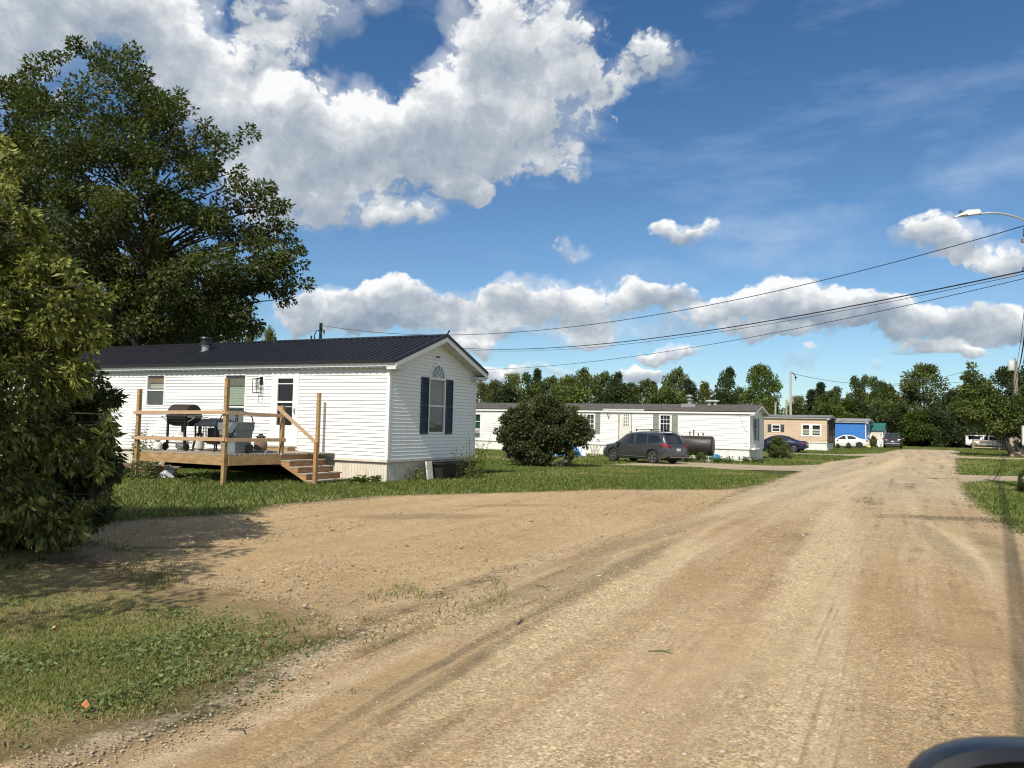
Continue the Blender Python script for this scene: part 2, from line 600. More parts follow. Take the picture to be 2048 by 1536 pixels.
def gravel_mat(name, c1, c2, c3, stains=(), track=.35, pebble=1.0, fade=.28, grey=False):
    m, b, p, out = new_mat(name)
    tc = b.n('ShaderNodeTexCoord').outputs['Object']
    al = b.mapping(tc, rot=(0, 0, RAZ))
    big = b.noise(tc, .22, 5, .6)
    col = b.mix(b.remap(big, .38, .62), c1, c2)
    sy = b.n('ShaderNodeSeparateXYZ')
    b.set(sy.inputs[0], tc)
    if grey:
        gm_ = b.math('ADD', sy.outputs[1], b.math('MULTIPLY', b.math('SUBTRACT', b.noise(tc, .35, 5, .65), .5), 14))
        col = b.mix(b.remap(gm_, 13, 21, 0, .75), col, (.43, .35, .24))
    # wheel-worn bands along the road
    band = b.noise(b.mapping(al, scale=(1.5, .07, 1)), 1.0, 5, .55, .3)
    col = b.mix(b.math('MULTIPLY', b.remap(band, .47, .66), track), col, c3)
    band2 = b.noise(b.mapping(al, scale=(2.6, .13, 1), loc=(7, 3, 0)), 1.0, 4, .55, .4)
    brk = b.noise(tc, .9, 4, .6)
    dk = b.math('MULTIPLY', b.remap(band2, .54, .68), b.remap(brk, .4, .6))
    col = b.mix(b.math('MULTIPLY', dk, track * 1.35), col, tuple(q * .48 for q in c1))
    # fine tread lines
    tl = b.noise(b.mapping(al, scale=(22, .35, 1)), 1.0, 2, .5)
    col = b.mix(b.math('MULTIPLY', b.math('MULTIPLY', b.remap(tl, .55, .7), b.remap(brk, .45, .65)), track), col, tuple(q * .6 for q in c1))
    # damp and silty patches
    md = b.noise(b.mapping(tc, rot=(0, 0, RAZ), scale=(1, .45, 1)), .8, 6, .65)
    col = b.mix(b.remap(md, .55, .75, 0, .42), col, tuple(q * .58 for q in c1))
    col = b.mix(b.remap(md, .25, .42, .35, 0), col, c3)
    for (cx, cy, rx, ry, rot, k, sc) in stains:
        q = b.mapping(b.vmath('ADD', b.vmath('SUBTRACT', tc, (cx, cy, 0)),
                              b.vmath('MULTIPLY', b.vmath('SUBTRACT', b.noise(tc, 1.1, 5, .65, out=1), (.5, .5, .5)), (min(1.6, rx * 1.5), min(1.6, rx * 1.5), 0))),
                      rot=(0, 0, rot), scale=(1, 1, 0))
        q = b.vmath('MULTIPLY', q, (1 / rx, 1 / ry, 0))
        msk = b.remap(b.vmath('DOT_PRODUCT', q, q, out=1), 1.1, .35, 0, k)
        col = b.mix(msk, col, sc)
    # pebbles
    jit = b.vmath('ADD', tc, b.vmath('MULTIPLY', b.noise(tc, 60, 2, out=1), (.01, .01, 0)))
    pv = b.voronoi(jit, 75, out='Color')
    sp = b.n('ShaderNodeSeparateColor')
    b.set(sp.inputs[0], pv)
    pv2 = b.voronoi(jit, 32, out='Color')
    sp2 = b.n('ShaderNodeSeparateColor')
    b.set(sp2.inputs[0], pv2)
    pm = b.remap(b.noise(b.mapping(al, scale=(1, .3, 1)), .9, 4, .6), .38, .62, .25, 1)
    f1 = b.remap(sp.outputs[0], 0, 1, 1 - .5 * pebble, 1 + .42 * pebble)
    f2 = b.remap(sp2.outputs[0], .82, 1, 1, 1 + .5 * pebble)
    vv = b.math('MULTIPLY', f1, f2)
    vv = b.math('ADD', b.math('MULTIPLY', b.math('SUBTRACT', vv, 1.0), pm), 1.0)
    fine = b.remap(b.math('MULTIPLY_ADD', b.noise(tc, 60, 7, .72), .6, b.math('MULTIPLY', b.noise(tc, 5, 7, .7), .4)), .32, .68, .74, 1.24)
    vv = b.math('MULTIPLY', vv, fine)
    cx_ = b.n('ShaderNodeCombineXYZ')
    for i in range(3):
        b.set(cx_.inputs[i], vv)
    col = b.vmath('MULTIPLY', col, cx_.outputs[0])
    b.set(p.inputs['Base Color'], col)
    p.inputs['Roughness'].default_value = .93
    p.inputs['Specular IOR Level'].default_value = .2
    pd = b.voronoi(jit, 60)
    h = b.math('ADD', b.math('MULTIPLY', b.math('SUBTRACT', .6, pd), pm), b.math('MULTIPLY', b.noise(tc, 48, 8, .75), 1.6))
    h = b.math('ADD', h, b.math('MULTIPLY', tl, -.8))
    b.set(p.inputs['Normal'], b.bump(h, .7, .010))
    e = b.n('ShaderNodeAttribute', attribute_name='edge').outputs['Fac']
    ee = b.math('ADD', e, b.math('MULTIPLY', b.math('SUBTRACT', b.noise(tc, 2.2, 6, .7), .5), 1.1))
    ee = b.math('ADD', ee, b.math('MULTIPLY', b.math('SUBTRACT', b.noise(tc, 26, 4, .7), .5), .45))
    a = b.remap(ee, -.02, fade)
    tp = b.n('ShaderNodeBsdfTransparent')
    mx = b.n('ShaderNodeMixShader')
    b.set(mx.inputs[0], a)
    b.nt.links.new(tp.outputs[0], mx.inputs[1])
    b.nt.links.new(p.outputs[0], mx.inputs[2])
    b.nt.links.new(mx.outputs[0], out.inputs[0])
    return m


def ground_mat():
    m, b, p, out = new_mat('lawn_soil')
    tc = b.n('ShaderNodeTexCoord').outputs['Object']
    n1 = b.noise(tc, .3, 6, .62)
    n2 = b.noise(tc, 2.5, 8, .72)
    n3 = b.noise(tc, 22, 6, .75)
    col = b.mix(b.remap(n1, .35, .65), (.072, .105, .024), (.14, .145, .042))
    col = b.mix(b.remap(n2, .52, .75, 0, .65), col, (.19, .155, .07))
    col = b.mix(b.remap(n3, .4, .7, 0, .6), col, (.035, .055, .014))
    b.set(p.inputs['Base Color'], col)
    p.inputs['Roughness'].default_value = .95
    p.inputs['Specular IOR Level'].default_value = .1
    b.set(p.inputs['Normal'], b.bump(b.math('ADD', n3, b.noise(tc, 70, 4, .7)), .9, .05))
    return m


gy = [-90, -20, 0, 5, 10, 15, 20, 24, 30, 36, 42, 46, 50, 54, 60, 67, 74, 80, 86, 110, 140, 300, 900]
gx = [-700, -200, -80, -40, -20, -10, 0, 10, 20, 40, 80, 160, 300, 800]
g = MB()
g.v = [(x, y, float(zf(y))) for y in gy for x in gx]
nx = len(gx)
g.f = [(j * nx + i, j * nx + i + 1, (j + 1) * nx + i + 1, (j + 1) * nx + i) for j in range(len(gy) - 1) for i in range(nx - 1)]
g.m = [0] * len(g.f)
tag(g.build('ground', ground_mat()), 'grassy ground of the mobile home park', kind='structure')

G2 = lambda pts: [tuple(gr(x, y)[:2]) for x, y in pts]
ROAD = ([(-7.5, -12), (-6.5, -2), (-4.6, 1.5)]
        + G2([(0, 1520), (150, 1487), (330, 1432), (430, 1390), (560, 1310), (640, 1280), (700, 1255), (860, 1185), (1000, 1135),
              (1130, 1088), (1250, 1052), (1340, 1030), (1420, 1002), (1500, 975), (1580, 948), (1640, 926), (1740, 912), (1770, 904),
              (1792, 899.5), (1900, 898.5), (1925, 905), (1917, 915), (1918, 930), (1923, 945), (1933, 968), (1942, 990), (1968, 1015), (2010, 1040), (2048, 1068)])
        + [(9.6, 8), (8.2, 0), (8, -12)])
PAD = G2([(600, 1300), (520, 1238), (430, 1208), (330, 1198), (180, 1152), (110, 1118), (40, 1100), (-60, 1090), (-60, 1068), (110, 1056), (230, 1041), (480, 1026), (540, 1009),
          (650, 1001), (760, 991), (960, 986), (1200, 979), (1430, 979), (1530, 970), (1450, 1030), (1340, 1075), (1180, 1120), (1000, 1180), (760, 1290)])
DRIVE1 = G2([(1215, 929), (1300, 925.5), (1375, 925), (1420, 927), (1500, 930), (1540, 932), (1640, 929), (1720, 922), (1680, 950), (1575, 956), (1490, 943), (1400, 936.5), (1300, 934), (1220, 931)])
DRIVE2 = G2([(1560, 906), (1690, 909), (1760, 906.5), (1830, 905), (1790, 915), (1700, 912.5), (1580, 908)])
DRIVE3 = G2([(1890, 948), (1960, 950), (2100, 951), (2140, 967), (2000, 964), (1900, 968)])
DRIVE4 = G2([(1890, 911), (2000, 915.5), (2110, 917), (2110, 921), (2000, 919), (1890, 917)])
GRAVEL = [ROAD, PAD, DRIVE1, DRIVE2, DRIVE3, DRIVE4]


def relief(X, Y):
    l = X * math.cos(RAZ) - Y * math.sin(RAZ)
    s = X * math.sin(RAZ) + Y * math.cos(RAZ)
    return .035 * (fbm(l * 1.3 + 40, s * .12 + 9, 3) - .3) + .012 * fbm(l * 7 + 9, s * .5 + 3, 2) + .02 * fbm(X * .8 + 31, Y * .8 + 12, 3)


def sheet(name, poly, m, label, off, ys, xs, grow=.3, rel=1.0):
    ys = np.unique(np.round(np.concatenate([ys, [a for a in ZKY if ys[0] < a < ys[-1]]]), 3))
    X, Y = np.meshgrid(xs, ys)
    sd = sdist(X.ravel(), Y.ravel(), poly).reshape(X.shape)
    fadein = np.clip(sd / .6, 0, 1)
    Z = zf(Y) + off + rel * np.maximum(0, relief(X, Y)) * fadein
    keep = (sd > -grow)
    cell = keep[:-1, :-1] | keep[1:, :-1] | keep[:-1, 1:] | keep[1:, 1:]
    idx = np.arange(X.size).reshape(X.shape)
    f = np.stack([idx[:-1, :-1][cell], idx[:-1, 1:][cell], idx[1:, 1:][cell], idx[1:, :-1][cell]], 1)
    used, inv = np.unique(f, return_inverse=True)
    V = np.stack([X.ravel(), Y.ravel(), Z.ravel()], 1)[used]
    o = np_mesh(name, V, inv.reshape(f.shape), m, smooth=True, attrs={'edge': sd.ravel()[used]})
    tag(o, label, kind='structure')
    return o


ar = np.arange
yr = np.concatenate([ar(-12, 1.5, 1.0), ar(1.5, 9, .06), ar(9, 16, .12), ar(16, 30, .25), ar(30, 86, .7)])
xr = np.concatenate([ar(-8, 10, .11), ar(10, 22, .3), ar(22, 60, .8)])


def seg(ax, ay, bx, by, w, k, c):
    p, q = gr(ax, ay), gr(bx, by)
    d = q - p
    return ((p.x + q.x) / 2, (p.y + q.y) / 2, w, Vector((d.x, d.y)).length * .6, math.atan2(d.x, d.y), k, c)


DAMP, PALE, GREYD = (.19, .145, .085), (.56, .44, .27), (.37, .31, .22)
st = [(*gr(1955, 1043)[:2], 1.9, .55, rad(8), .8, (.145, .11, .066)), (*gr(1835, 925)[:2], 3.2, 1.2, rad(30), .5, (.47, .30, .13)), (*gr(1800, 975)[:2], 2.2, .35, rad(-70), .4, (.20, .165, .11)),
      seg(1075, 1237, 1345, 1085, .20, .6, DAMP), seg(990, 1222, 1200, 1128, .24, .45, DAMP), seg(1120, 1135, 1420, 1038, .24, .5, DAMP), seg(790, 1392, 1112, 1213, .05, .6, DAMP), seg(830, 1392, 1160, 1206, .04, .5, DAMP), seg(560, 1536, 1000, 1270, .05, .5, DAMP), seg(640, 1536, 1060, 1262, .05, .5, DAMP),
      seg(800, 1428, 1135, 1224, .07, .5, DAMP), seg(760, 1500, 1200, 1240, .06, .4, DAMP), seg(780, 1510, 1400, 1090, .30, .6, PALE), seg(120, 1525, 720, 1262, .28, .75, GREYD),
      seg(1850, 1055, 2010, 1160, .42, .65, PALE), seg(1835, 1050, 1960, 1160, .22, .5, DAMP), seg(1960, 1075, 2060, 1180, .3, .45, DAMP), seg(1450, 1536, 1690, 1000, .35, .45, PALE),
      seg(1470, 1015, 1810, 912, .45, .6, PALE), seg(1660, 990, 1800, 916, .45, .55, PALE), seg(1560, 985, 1720, 935, .5, .45, GREYD), seg(1230, 1536, 1520, 1120, .5, .35, (.40, .27, .15))]
sheet('dirt_road', ROAD, gravel_mat('road_gravel', (.36, .245, .128), (.425, .312, .178), (.55, .43, .275), st, track=.75, grey=True), 'wide tan gravel road with wheel ruts', .012, yr, xr)
yp2 = np.concatenate([ar(2, 12, .12), ar(12, 20, .3)])
yp = np.concatenate([ar(5, 12, .12), ar(12, 26, .2)])
st2 = [(*gr(840, 1035)[:2], .5, 1.6, rad(75), .45, (.19, .13, .07)), (*gr(1010, 1013)[:2], .3, 1.2, rad(75), .4, (.19, .13, .07)),
       (*gr(360, 1098)[:2], .12, .8, rad(75), .6, (.09, .065, .04))]
sheet('gravel_parking_pad', PAD, gravel_mat('pad_gravel', (.40, .283, .15), (.45, .328, .182), (.54, .41, .245), st2, track=.3, pebble=.9, fade=.55), 'parking pad of fresh orange tan gravel', .007, yp, ar(-9, 9, .14), rel=.6)
SOIL = [(-7.5, 9.6), (-6.5, 2.0), (-3.2, 1.8)] + G2([(300, 1545), (720, 1290), (960, 1190), (640, 1170), (300, 1130), (100, 1060)])
sheet('bare_soil', SOIL, gravel_mat('bare_soil', (.23, .175, .085), (.29, .225, .115), (.34, .27, .15), track=.1, pebble=.5, fade=.9), 'worn bare soil between the verge grass and the gravel', .0035, yp2, ar(-9, 4, .16), rel=.0)
dm = gravel_mat('drive_gravel', (.36, .285, .19), (.43, .35, .24), (.47, .385, .265), track=.2, pebble=.6, fade=.4)
sheet('driveway', DRIVE1, dm, 'narrow gravel driveway running to the parked grey car', .018, ar(36, 56, .35), ar(4, 34, .35), rel=.3)
sheet('driveway', DRIVE2, dm, 'narrow gravel driveway past the tan mobile home', .018, ar(56, 86, .6), ar(18, 50, .6), rel=.3)
sheet('driveway', DRIVE3, dm, 'gravel driveway leaving the road to the right by the street light', .018, ar(22, 36, .25), ar(10, 30, .3), rel=.3)
sheet('driveway', DRIVE4, dm, 'thin gravel driveway across the lawn below the rail fence', .018, ar(44, 80, .6), ar(24, 60, .6), rel=.3)


# ------------------------------------------------------------------ loose stones on the road (countless)
def stones():
    rs = np.random.RandomState(11)
    n = 150000
    v = rs.rand(n)
    Y = 2.2 + 22 * v ** 1.9
    X = (rs.rand(n) * 2 - 1) * (.72 * Y + .6)
    sd = np.maximum(sdist(X, Y, ROAD), sdist(X, Y, PAD) - .1)
    l = X * math.cos(RAZ) - Y * math.sin(RAZ)
    s = X * math.sin(RAZ) + Y * math.cos(RAZ)
    dens = fbm(l * .9 + 3, s * .25 + 8, 3)
    k = (sd > .12) & (dens + .25 * rs.rand(n) > .60)
    X, Y = X[k], Y[k]
    n = len(X)
    r = .0035 + .0075 * rs.rand(n) ** 2.5 + .018 * (rs.rand(n) > .985) * rs.rand(n)
    r *= np.clip(.6 + Y / 14, .7, 1.7)
    base = np.array([[1, 0, 0], [-1, 0, 0], [0, 1, 0], [0, -1, 0], [0, 0, 1], [0, 0, -1], [.6, .6, .5], [-.6, .55, .5], [-.55, -.6, .5], [.6, -.55, .5]], float)
    fc = np.array([[4, 6, 7], [4, 7, 8], [4, 8, 9], [4, 9, 6], [0, 2, 6], [2, 7, 6], [2, 1, 7], [1, 8, 7], [1, 3, 8], [3, 9, 8], [3, 0, 9], [0, 6, 9],
                   [0, 5, 2], [2, 5, 1], [1, 5, 3], [3, 5, 0]])
    sc = np.stack([r * (.7 + .7 * rs.rand(n)), r * (.7 + .7 * rs.rand(n)), r * (.35 + .4 * rs.rand(n))], 1)
    P = base[None] * sc[:, None] * (1 + .35 * (rs.rand(n, len(base), 1) - .5))
    a = rs.rand(n) * 6.28
    ca, sa = np.cos(a)[:, None], np.sin(a)[:, None]
    Px, Py = P[:, :, 0] * ca - P[:, :, 1] * sa, P[:, :, 0] * sa + P[:, :, 1] * ca
    z = zf(Y) + .012 + np.maximum(0, relief(X, Y))
    V = np.stack([Px + X[:, None], Py + Y[:, None], P[:, :, 2] + z[:, None] + r[:, None] * .12], 2).reshape(-1, 3)
    Fc = (fc[None] + (np.arange(n) * len(base))[:, None, None]).reshape(-1, 3)
    m, b, p, out = new_mat('stone')
    t = b.n('ShaderNodeAttribute', attribute_name='tint').outputs['Fac']
    col = b.mix(b.remap(t, 0, .5), (.26, .20, .125), (.40, .315, .20))
    col = b.mix(b.remap(t, .62, .8), col, (.38, .325, .24))
    col = b.mix(b.remap(t, .86, 1), col, (.50, .44, .34))
    b.set(p.inputs['Base Color'], col)
    p.inputs['Roughness'].default_value = .85
    o = np_mesh('gravel_stones', V, Fc, m, tint=np.repeat(rs.rand(n), len(base)))
    tag(o, 'loose stones scattered over the gravel road', kind='stuff')


stones()


# ------------------------------------------------------------------ grass (countless)
def grass_mat(name, a, c, dry):
    m, b, p, out = new_mat(name)
    t = b.n('ShaderNodeAttribute', attribute_name='tint').outputs['Fac']
    col = b.mix(b.remap(t, 0, .6), a, c)
    col = b.mix(b.remap(t, .68, .98), col, dry)
    b.set(p.inputs['Base Color'], col)
    p.inputs['Roughness'].default_value = .6
    p.inputs['Specular IOR Level'].default_value = .25
    tr = b.n('ShaderNodeBsdfTranslucent')
    b.set(tr.inputs[0], col)
    mx = b.n('ShaderNodeMixShader')
    mx.inputs[0].default_value = .3
    b.nt.links.new(p.outputs[0], mx.inputs[1])
    b.nt.links.new(tr.outputs[0], mx.inputs[2])
    b.nt.links.new(mx.outputs[0], out.inputs[0])
    return m


GM = grass_mat('grass_blade', (.082, .118, .022), (.195, .24, .058), (.40, .32, .145))
BLOCK = []      # footprints where no grass grows (filled in below: house polygons)


def on_lawn(X, Y, rs, margin=.05):
    d = np.full(X.shape, -1e9)
    for pl in GRAVEL:
        d = np.maximum(d, sdist(X, Y, pl))
    ok = d + (fbm(X * 2.2, Y * 2.2, 3) - .5) * .9 < margin + (rs.rand(len(X)) ** 3) * .35
    for pl in BLOCK:
        ok &= sdist(X, Y, pl) < 0
    return ok, d


def blades(name, label, X, Y, h, w, tint, rs, lean=.5, mat_=None):
    n = len(X)
    a = rs.rand(n) * 6.28
    la = rs.rand(n) * 6.28
    ll = h * lean * (.3 + rs.rand(n))
    z = zf(Y) - .004
    sx, sy = np.cos(a) * w / 2, np.sin(a) * w / 2
    lx, ly = np.cos(la) * ll, np.sin(la) * ll
    P = np.zeros((n, 5, 3))
    P[:, 0] = np.stack([X - sx, Y - sy, z], 1)
    P[:, 1] = np.stack([X + sx, Y + sy, z], 1)
    P[:, 2] = np.stack([X + sx * .8 + lx * .35, Y + sy * .8 + ly * .35, z + h * .6], 1)
    P[:, 3] = np.stack([X + lx, Y + ly, z + h * (1 - .25 * rs.rand(n))], 1)
    P[:, 4] = np.stack([X - sx * .8 + lx * .35, Y - sy * .8 + ly * .35, z + h * .6], 1)
    i = (np.arange(n) * 5)[:, None]
    F = np.concatenate([i + np.array([0, 1, 2]), i + np.array([0, 2, 4]), i + np.array([4, 2, 3])], 0)
    o = np_mesh(name, P.reshape(-1, 3), F, mat_ or GM, tint=np.repeat(tint, 5))
    return tag(o, label, kind='stuff')

# ------------------------------------------------------------------ materials shared by the buildings
WHITE = mat('white_siding', (.80, .80, .77), .45, var=.03, vscale=.8, stretch=(1.5, 1.5, .5), grime=.13)
WHITE2 = mat('weathered_white_siding', (.78, .78, .74), .5, var=.03, vscale=.7, stretch=(.5, .5, 3), grime=.10)
TRIM = mat('white_trim', (.78, .78, .76), .4, var=.03)
SKIRT = mat('cream_skirting', (.66, .61, .51), .6, var=.08, vscale=1.2, grime=.5)
SKIRTW = mat('white_skirting', (.74, .74, .70), .55, var=.06, vscale=1.2, grime=.45)
BLACKROOF = mat('black_metal_roof', (.014, .014, .017), .42, var=.15, vscale=1.5, spec=.5)
BLACKTRIM = mat('black_metal_trim', (.012, .012, .014), .45, var=.1)
SHINGLE = mat('grey_shingles', (.085, .075, .066), .9, var=.3, vscale=2.5, bump=.6, bscale=25, grime=.3)
SOFFIT = mat('pale_soffit', (.62, .62, .60), .6, var=.05)
BLUESH = mat('dark_blue_shutter', (.014, .034, .048), .5, var=.15)
GREYSH = mat('grey_green_shutter', (.21, .23, .20), .6, var=.1)
DARKSH = mat('dark_brown_shutter', (.045, .035, .03), .6, var=.1)
GLASS = glass_mat('window_glass', (.72, .76, .74), 1.0, .02)
ROOM = mat('dim_room', (.05, .045, .04), .9, var=.2)
BLIND = mat('pale_blind', (.62, .62, .52), .7, var=.05)
CURTAIN = mat('beige_curtain', (.20, .175, .14), .9, var=.15, vscale=6, stretch=(6, 6, .5))
SCREEN = mat('insect_screen', (.10, .10, .095), .8, var=.1)
DARKDOORGLASS = mat('dark_door_glass', (.008, .008, .009), .12, var=.1, spec=.6)
BLACK = mat('black_paint', (.012, .012, .013), .45, var=.15)
STEEL = mat('galvanised_steel', (.42, .43, .43), .45, metal=.7, var=.12, vscale=4)
GREYM = mat('grey_metal', (.28, .29, .29), .5, metal=.3, var=.1)
WOODNEW = mat('treated_lumber', (.30, .185, .075), .75, var=.2, vscale=4, stretch=(1, 1, 3), c2=(.45, .295, .14), bump=.3, bscale=18, grime=.25)
WOODRAIL = mat('pink_rail_lumber', (.56, .38, .235), .75, var=.1, vscale=5, stretch=(1, 3, 3), c2=(.42, .265, .155), bump=.25, bscale=18, grime=.25)
WOODRED = mat('reddish_stair_lumber', (.31, .155, .065), .75, var=.1, vscale=5, c2=(.44, .25, .12), bump=.25, bscale=18, grime=.2)
WOODGREY = mat('weathered_deck_board', (.33, .28, .215), .85, var=.15, vscale=2.5, bump=.3, bscale=20, grime=.5)


class Wall:
    """a vertical wall plane in house coordinates: s along, o outward, z up"""

    def __init__(self, o0, sdir, out):
        self.o0, self.s, self.o = Vector(o0), Vector(sdir), Vector(out)

    def P(self, s, o, z):
        return self.o0 + self.s * s + self.o * o + Vector((0, 0, z))

    def box(self, mb, s0, s1, o0, o1, z0, z1, m=0):
        vs = [self.P(s, o, z) for z in (z0, z1) for o in (o0, o1) for s in (s0, s1)]
        mb.add(vs, [(0, 2, 3, 1), (4, 5, 7, 6), (0, 1, 5, 4), (2, 6, 7, 3), (0, 4, 6, 2), (1, 3, 7, 5)], m)


def lap_wall(mb, wl, s0, s1, z0, z1, lap, openings, depth=.022, top=None):
    """horizontal lap siding with real holes for the openings; top(z) -> (s0, s1) trims a gable"""
    ztop = z1 if top is None else top[0]
    zs = {z0, z1, ztop}
    k = 0
    while z0 + k * lap < ztop:
        zs.add(round(z0 + k * lap, 5))
        k += 1
    for (a, b_, c, d) in openings:
        zs |= {c, d}
    zs = sorted(zs)
    lim = (lambda z: (s0, s1)) if top is None else (lambda z: top[1](z) if z > z1 else (s0, s1))
    off = lambda z: depth * (1 - ((z - z0) / lap - math.floor((z - z0) / lap + 1e-6)))
    for za, zb in zip(zs[:-1], zs[1:]):
        if zb - za < 1e-5:
            continue
        mid = (za + zb) / 2
        oa = off(za)
        ob = max(0.0, depth * (1 - ((zb - z0) / lap - math.floor((mid - z0) / lap))))
        la, lb = lim(za), lim(zb)
        cuts = sorted([(a, b_) for (a, b_, c, d) in openings if c < mid < d])
        segs, cur = [], None
        edges = [None] + [x for cc in cuts for x in cc] + [None]
        for i in range(0, len(edges), 2):
            a, b_ = edges[i], edges[i + 1]
            sa0, sb0 = (la[0], lb[0]) if a is None else (a, a)
            sa1, sb1 = (la[1], lb[1]) if b_ is None else (b_, b_)
            if sa1 - sa0 < 1e-4 and sb1 - sb0 < 1e-4:
                continue
            mb.quad(wl.P(sa0, oa, za), wl.P(sa1, oa, za), wl.P(sb1, ob, zb), wl.P(sb0, ob, zb))
            if abs(oa - depth) < 1e-4:
                mb.quad(wl.P(sa0, 0, za), wl.P(sa1, 0, za), wl.P(sa1, oa, za), wl.P(sa0, oa, za))


def ribbed(mb, wl, s0, s1, z0, z1, pitch=.1, d=.018):
    n = max(2, int(round((s1 - s0) / pitch)))
    pts = []
    for i in range(n):
        a = s0 + (s1 - s0) * i / n
        w = (s1 - s0) / n
        pts += [(a, 0), (a + w * .55, 0), (a + w * .65, d), (a + w * .9, d)]
    pts.append((s1, 0))
    for (a, o1), (c, o2) in zip(pts[:-1], pts[1:]):
        mb.quad(wl.P(a, o1, z0), wl.P(c, o2, z0), wl.P(c, o2, z1), wl.P(a, o1, z1))


def window(root, wl, s0, s1, z0, z1, style='hung', mull=(1, 1), fw=.055, frame_mat=None, blind=None, label=None, inside=None):
    """window > frame mesh; children pane, sash, blind"""
    fm = frame_mat or TRIM
    f = MB()
    for (a, b_, c, d) in ((s0 - fw, s1 + fw, z1, z1 + fw), (s0 - fw, s1 + fw, z0 - fw, z0), (s0 - fw, s0, z0, z1), (s1, s1 + fw, z0, z1)):
        wl.box(f, a, b_, -.07, .032, c, d)
    zm = (z0 + z1) / 2
    o = f.build('window', fm, root)
    if label:
        o['label'] = label
    sh = MB()
    if style == 'hung':
        wl.box(sh, s0, s1, -.03, .012, zm - .022, zm + .022)
    for i in range(1, mull[0]):
        x = s0 + (s1 - s0) * i / mull[0]
        wl.box(sh, x - .011, x + .011, -.022, .002, z0, z1)
    nz = mull[1]
    for i in range(1, nz):
        z = z0 + (z1 - z0) * i / nz
        if abs(z - zm) > .05:
            wl.box(sh, s0, s1, -.0215, .0025, z - .011, z + .011)
    if sh.v:
        sh.build('sash', fm, o)
    p = MB()
    p.quad(wl.P(s0, -.012, z0), wl.P(s1, -.012, z0), wl.P(s1, -.012, z1), wl.P(s0, -.012, z1))
    p.build('pane', GLASS, o)
    if blind:
        for (nm, m_, c, d, dep) in blind:
            bb = MB()
            if nm == 'blind':
                z = d
                while z - .05 > c:
                    bb.quad(wl.P(s0, -.10, z), wl.P(s1, -.10, z), wl.P(s1, -.085, z - .052), wl.P(s0, -.085, z - .052))
                    z -= .05
            else:
                n = 14
                for i in range(n):
                    a, b_ = s0 + (s1 - s0) * i / n, s0 + (s1 - s0) * (i + 1) / n
                    bb.quad(wl.P(a, dep + .012 * (i % 2), c), wl.P(b_, dep + .012 * ((i + 1) % 2), c), wl.P(b_, dep + .012 * ((i + 1) % 2), d), wl.P(a, dep + .012 * (i % 2), d))
            bb.build(nm, m_, o)
    return o


def shutter(root, wl, s0, s1, z0, z1, m, o0=.016):
    b_ = MB()
    fw = .045
    for (a, c, d, e) in ((s0, s0 + fw, z0, z1), (s1 - fw, s1, z0, z1), (s0 + fw, s1 - fw, z1 - fw, z1), (s0 + fw, s1 - fw, z0, z0 + fw),
                         (s0 + fw, s1 - fw, (z0 + z1) / 2 - .03, (z0 + z1) / 2 + .03)):
        wl.box(b_, a, c, o0 - .01, o0 + .03, d, e)
    z = z0 + fw
    while z < z1 - fw - .03:
        b_.quad(wl.P(s0 + fw, o0 + .024, z), wl.P(s1 - fw, o0 + .024, z), wl.P(s1 - fw, o0 + .004, z + .045), wl.P(s0 + fw, o0 + .004, z + .045))
        z += .045
    return b_.build('shutter', m, root)


def roof_slopes(L, W, ze, rise, og, oe, rib=None):
    """two slopes; returns mesh builder in house coordinates (x from -L-og to og)"""
    mb = MB()
    half = W / 2
    sl = rise / half
    x0, x1 = -L - og, og
    for sgn in (-1, 1):
        def P(x, t, h=0.0):      # t: 0 at ridge, 1 at eave edge
            run = (half + oe) * t
            n = Vector((0, sgn * sl, 1)).normalized()
            return Vector((x, half + sgn * run, ze + rise - sl * run)) + n * h
        if rib:
            n = int(round((x1 - x0) / rib))
            prof = []
            w = (x1 - x0) / n
            for i in range(n):
                a = x0 + w * i
                prof += [(a, .0), (a + w * .55, .0), (a + w * .68, .045), (a + w * .87, .045)]
            prof.append((x1, 0))
            for (a, h1), (c, h2) in zip(prof[:-1], prof[1:]):
                mb.quad(P(a, 0, h1), P(c, 0, h2), P(c, 1, h2), P(a, 1, h1))
        else:
            mb.quad(P(x0, 0), P(x1, 0), P(x1, 1), P(x0, 1))
        mb.quad(P(x0, 0, -.05), P(x1, 0, -.05), P(x1, 1, -.05), P(x0, 1, -.05))
        for x in (x0, x1):
            mb.quad(P(x, 0, -.05), P(x, 1, -.05), P(x, 1, .002), P(x, 0, .002))
    return mb


def frame_of(corner, az):
    """house axes: x along the long wall towards its near corner, y into the house"""
    return math.pi / 2 - (az + math.pi / 2)


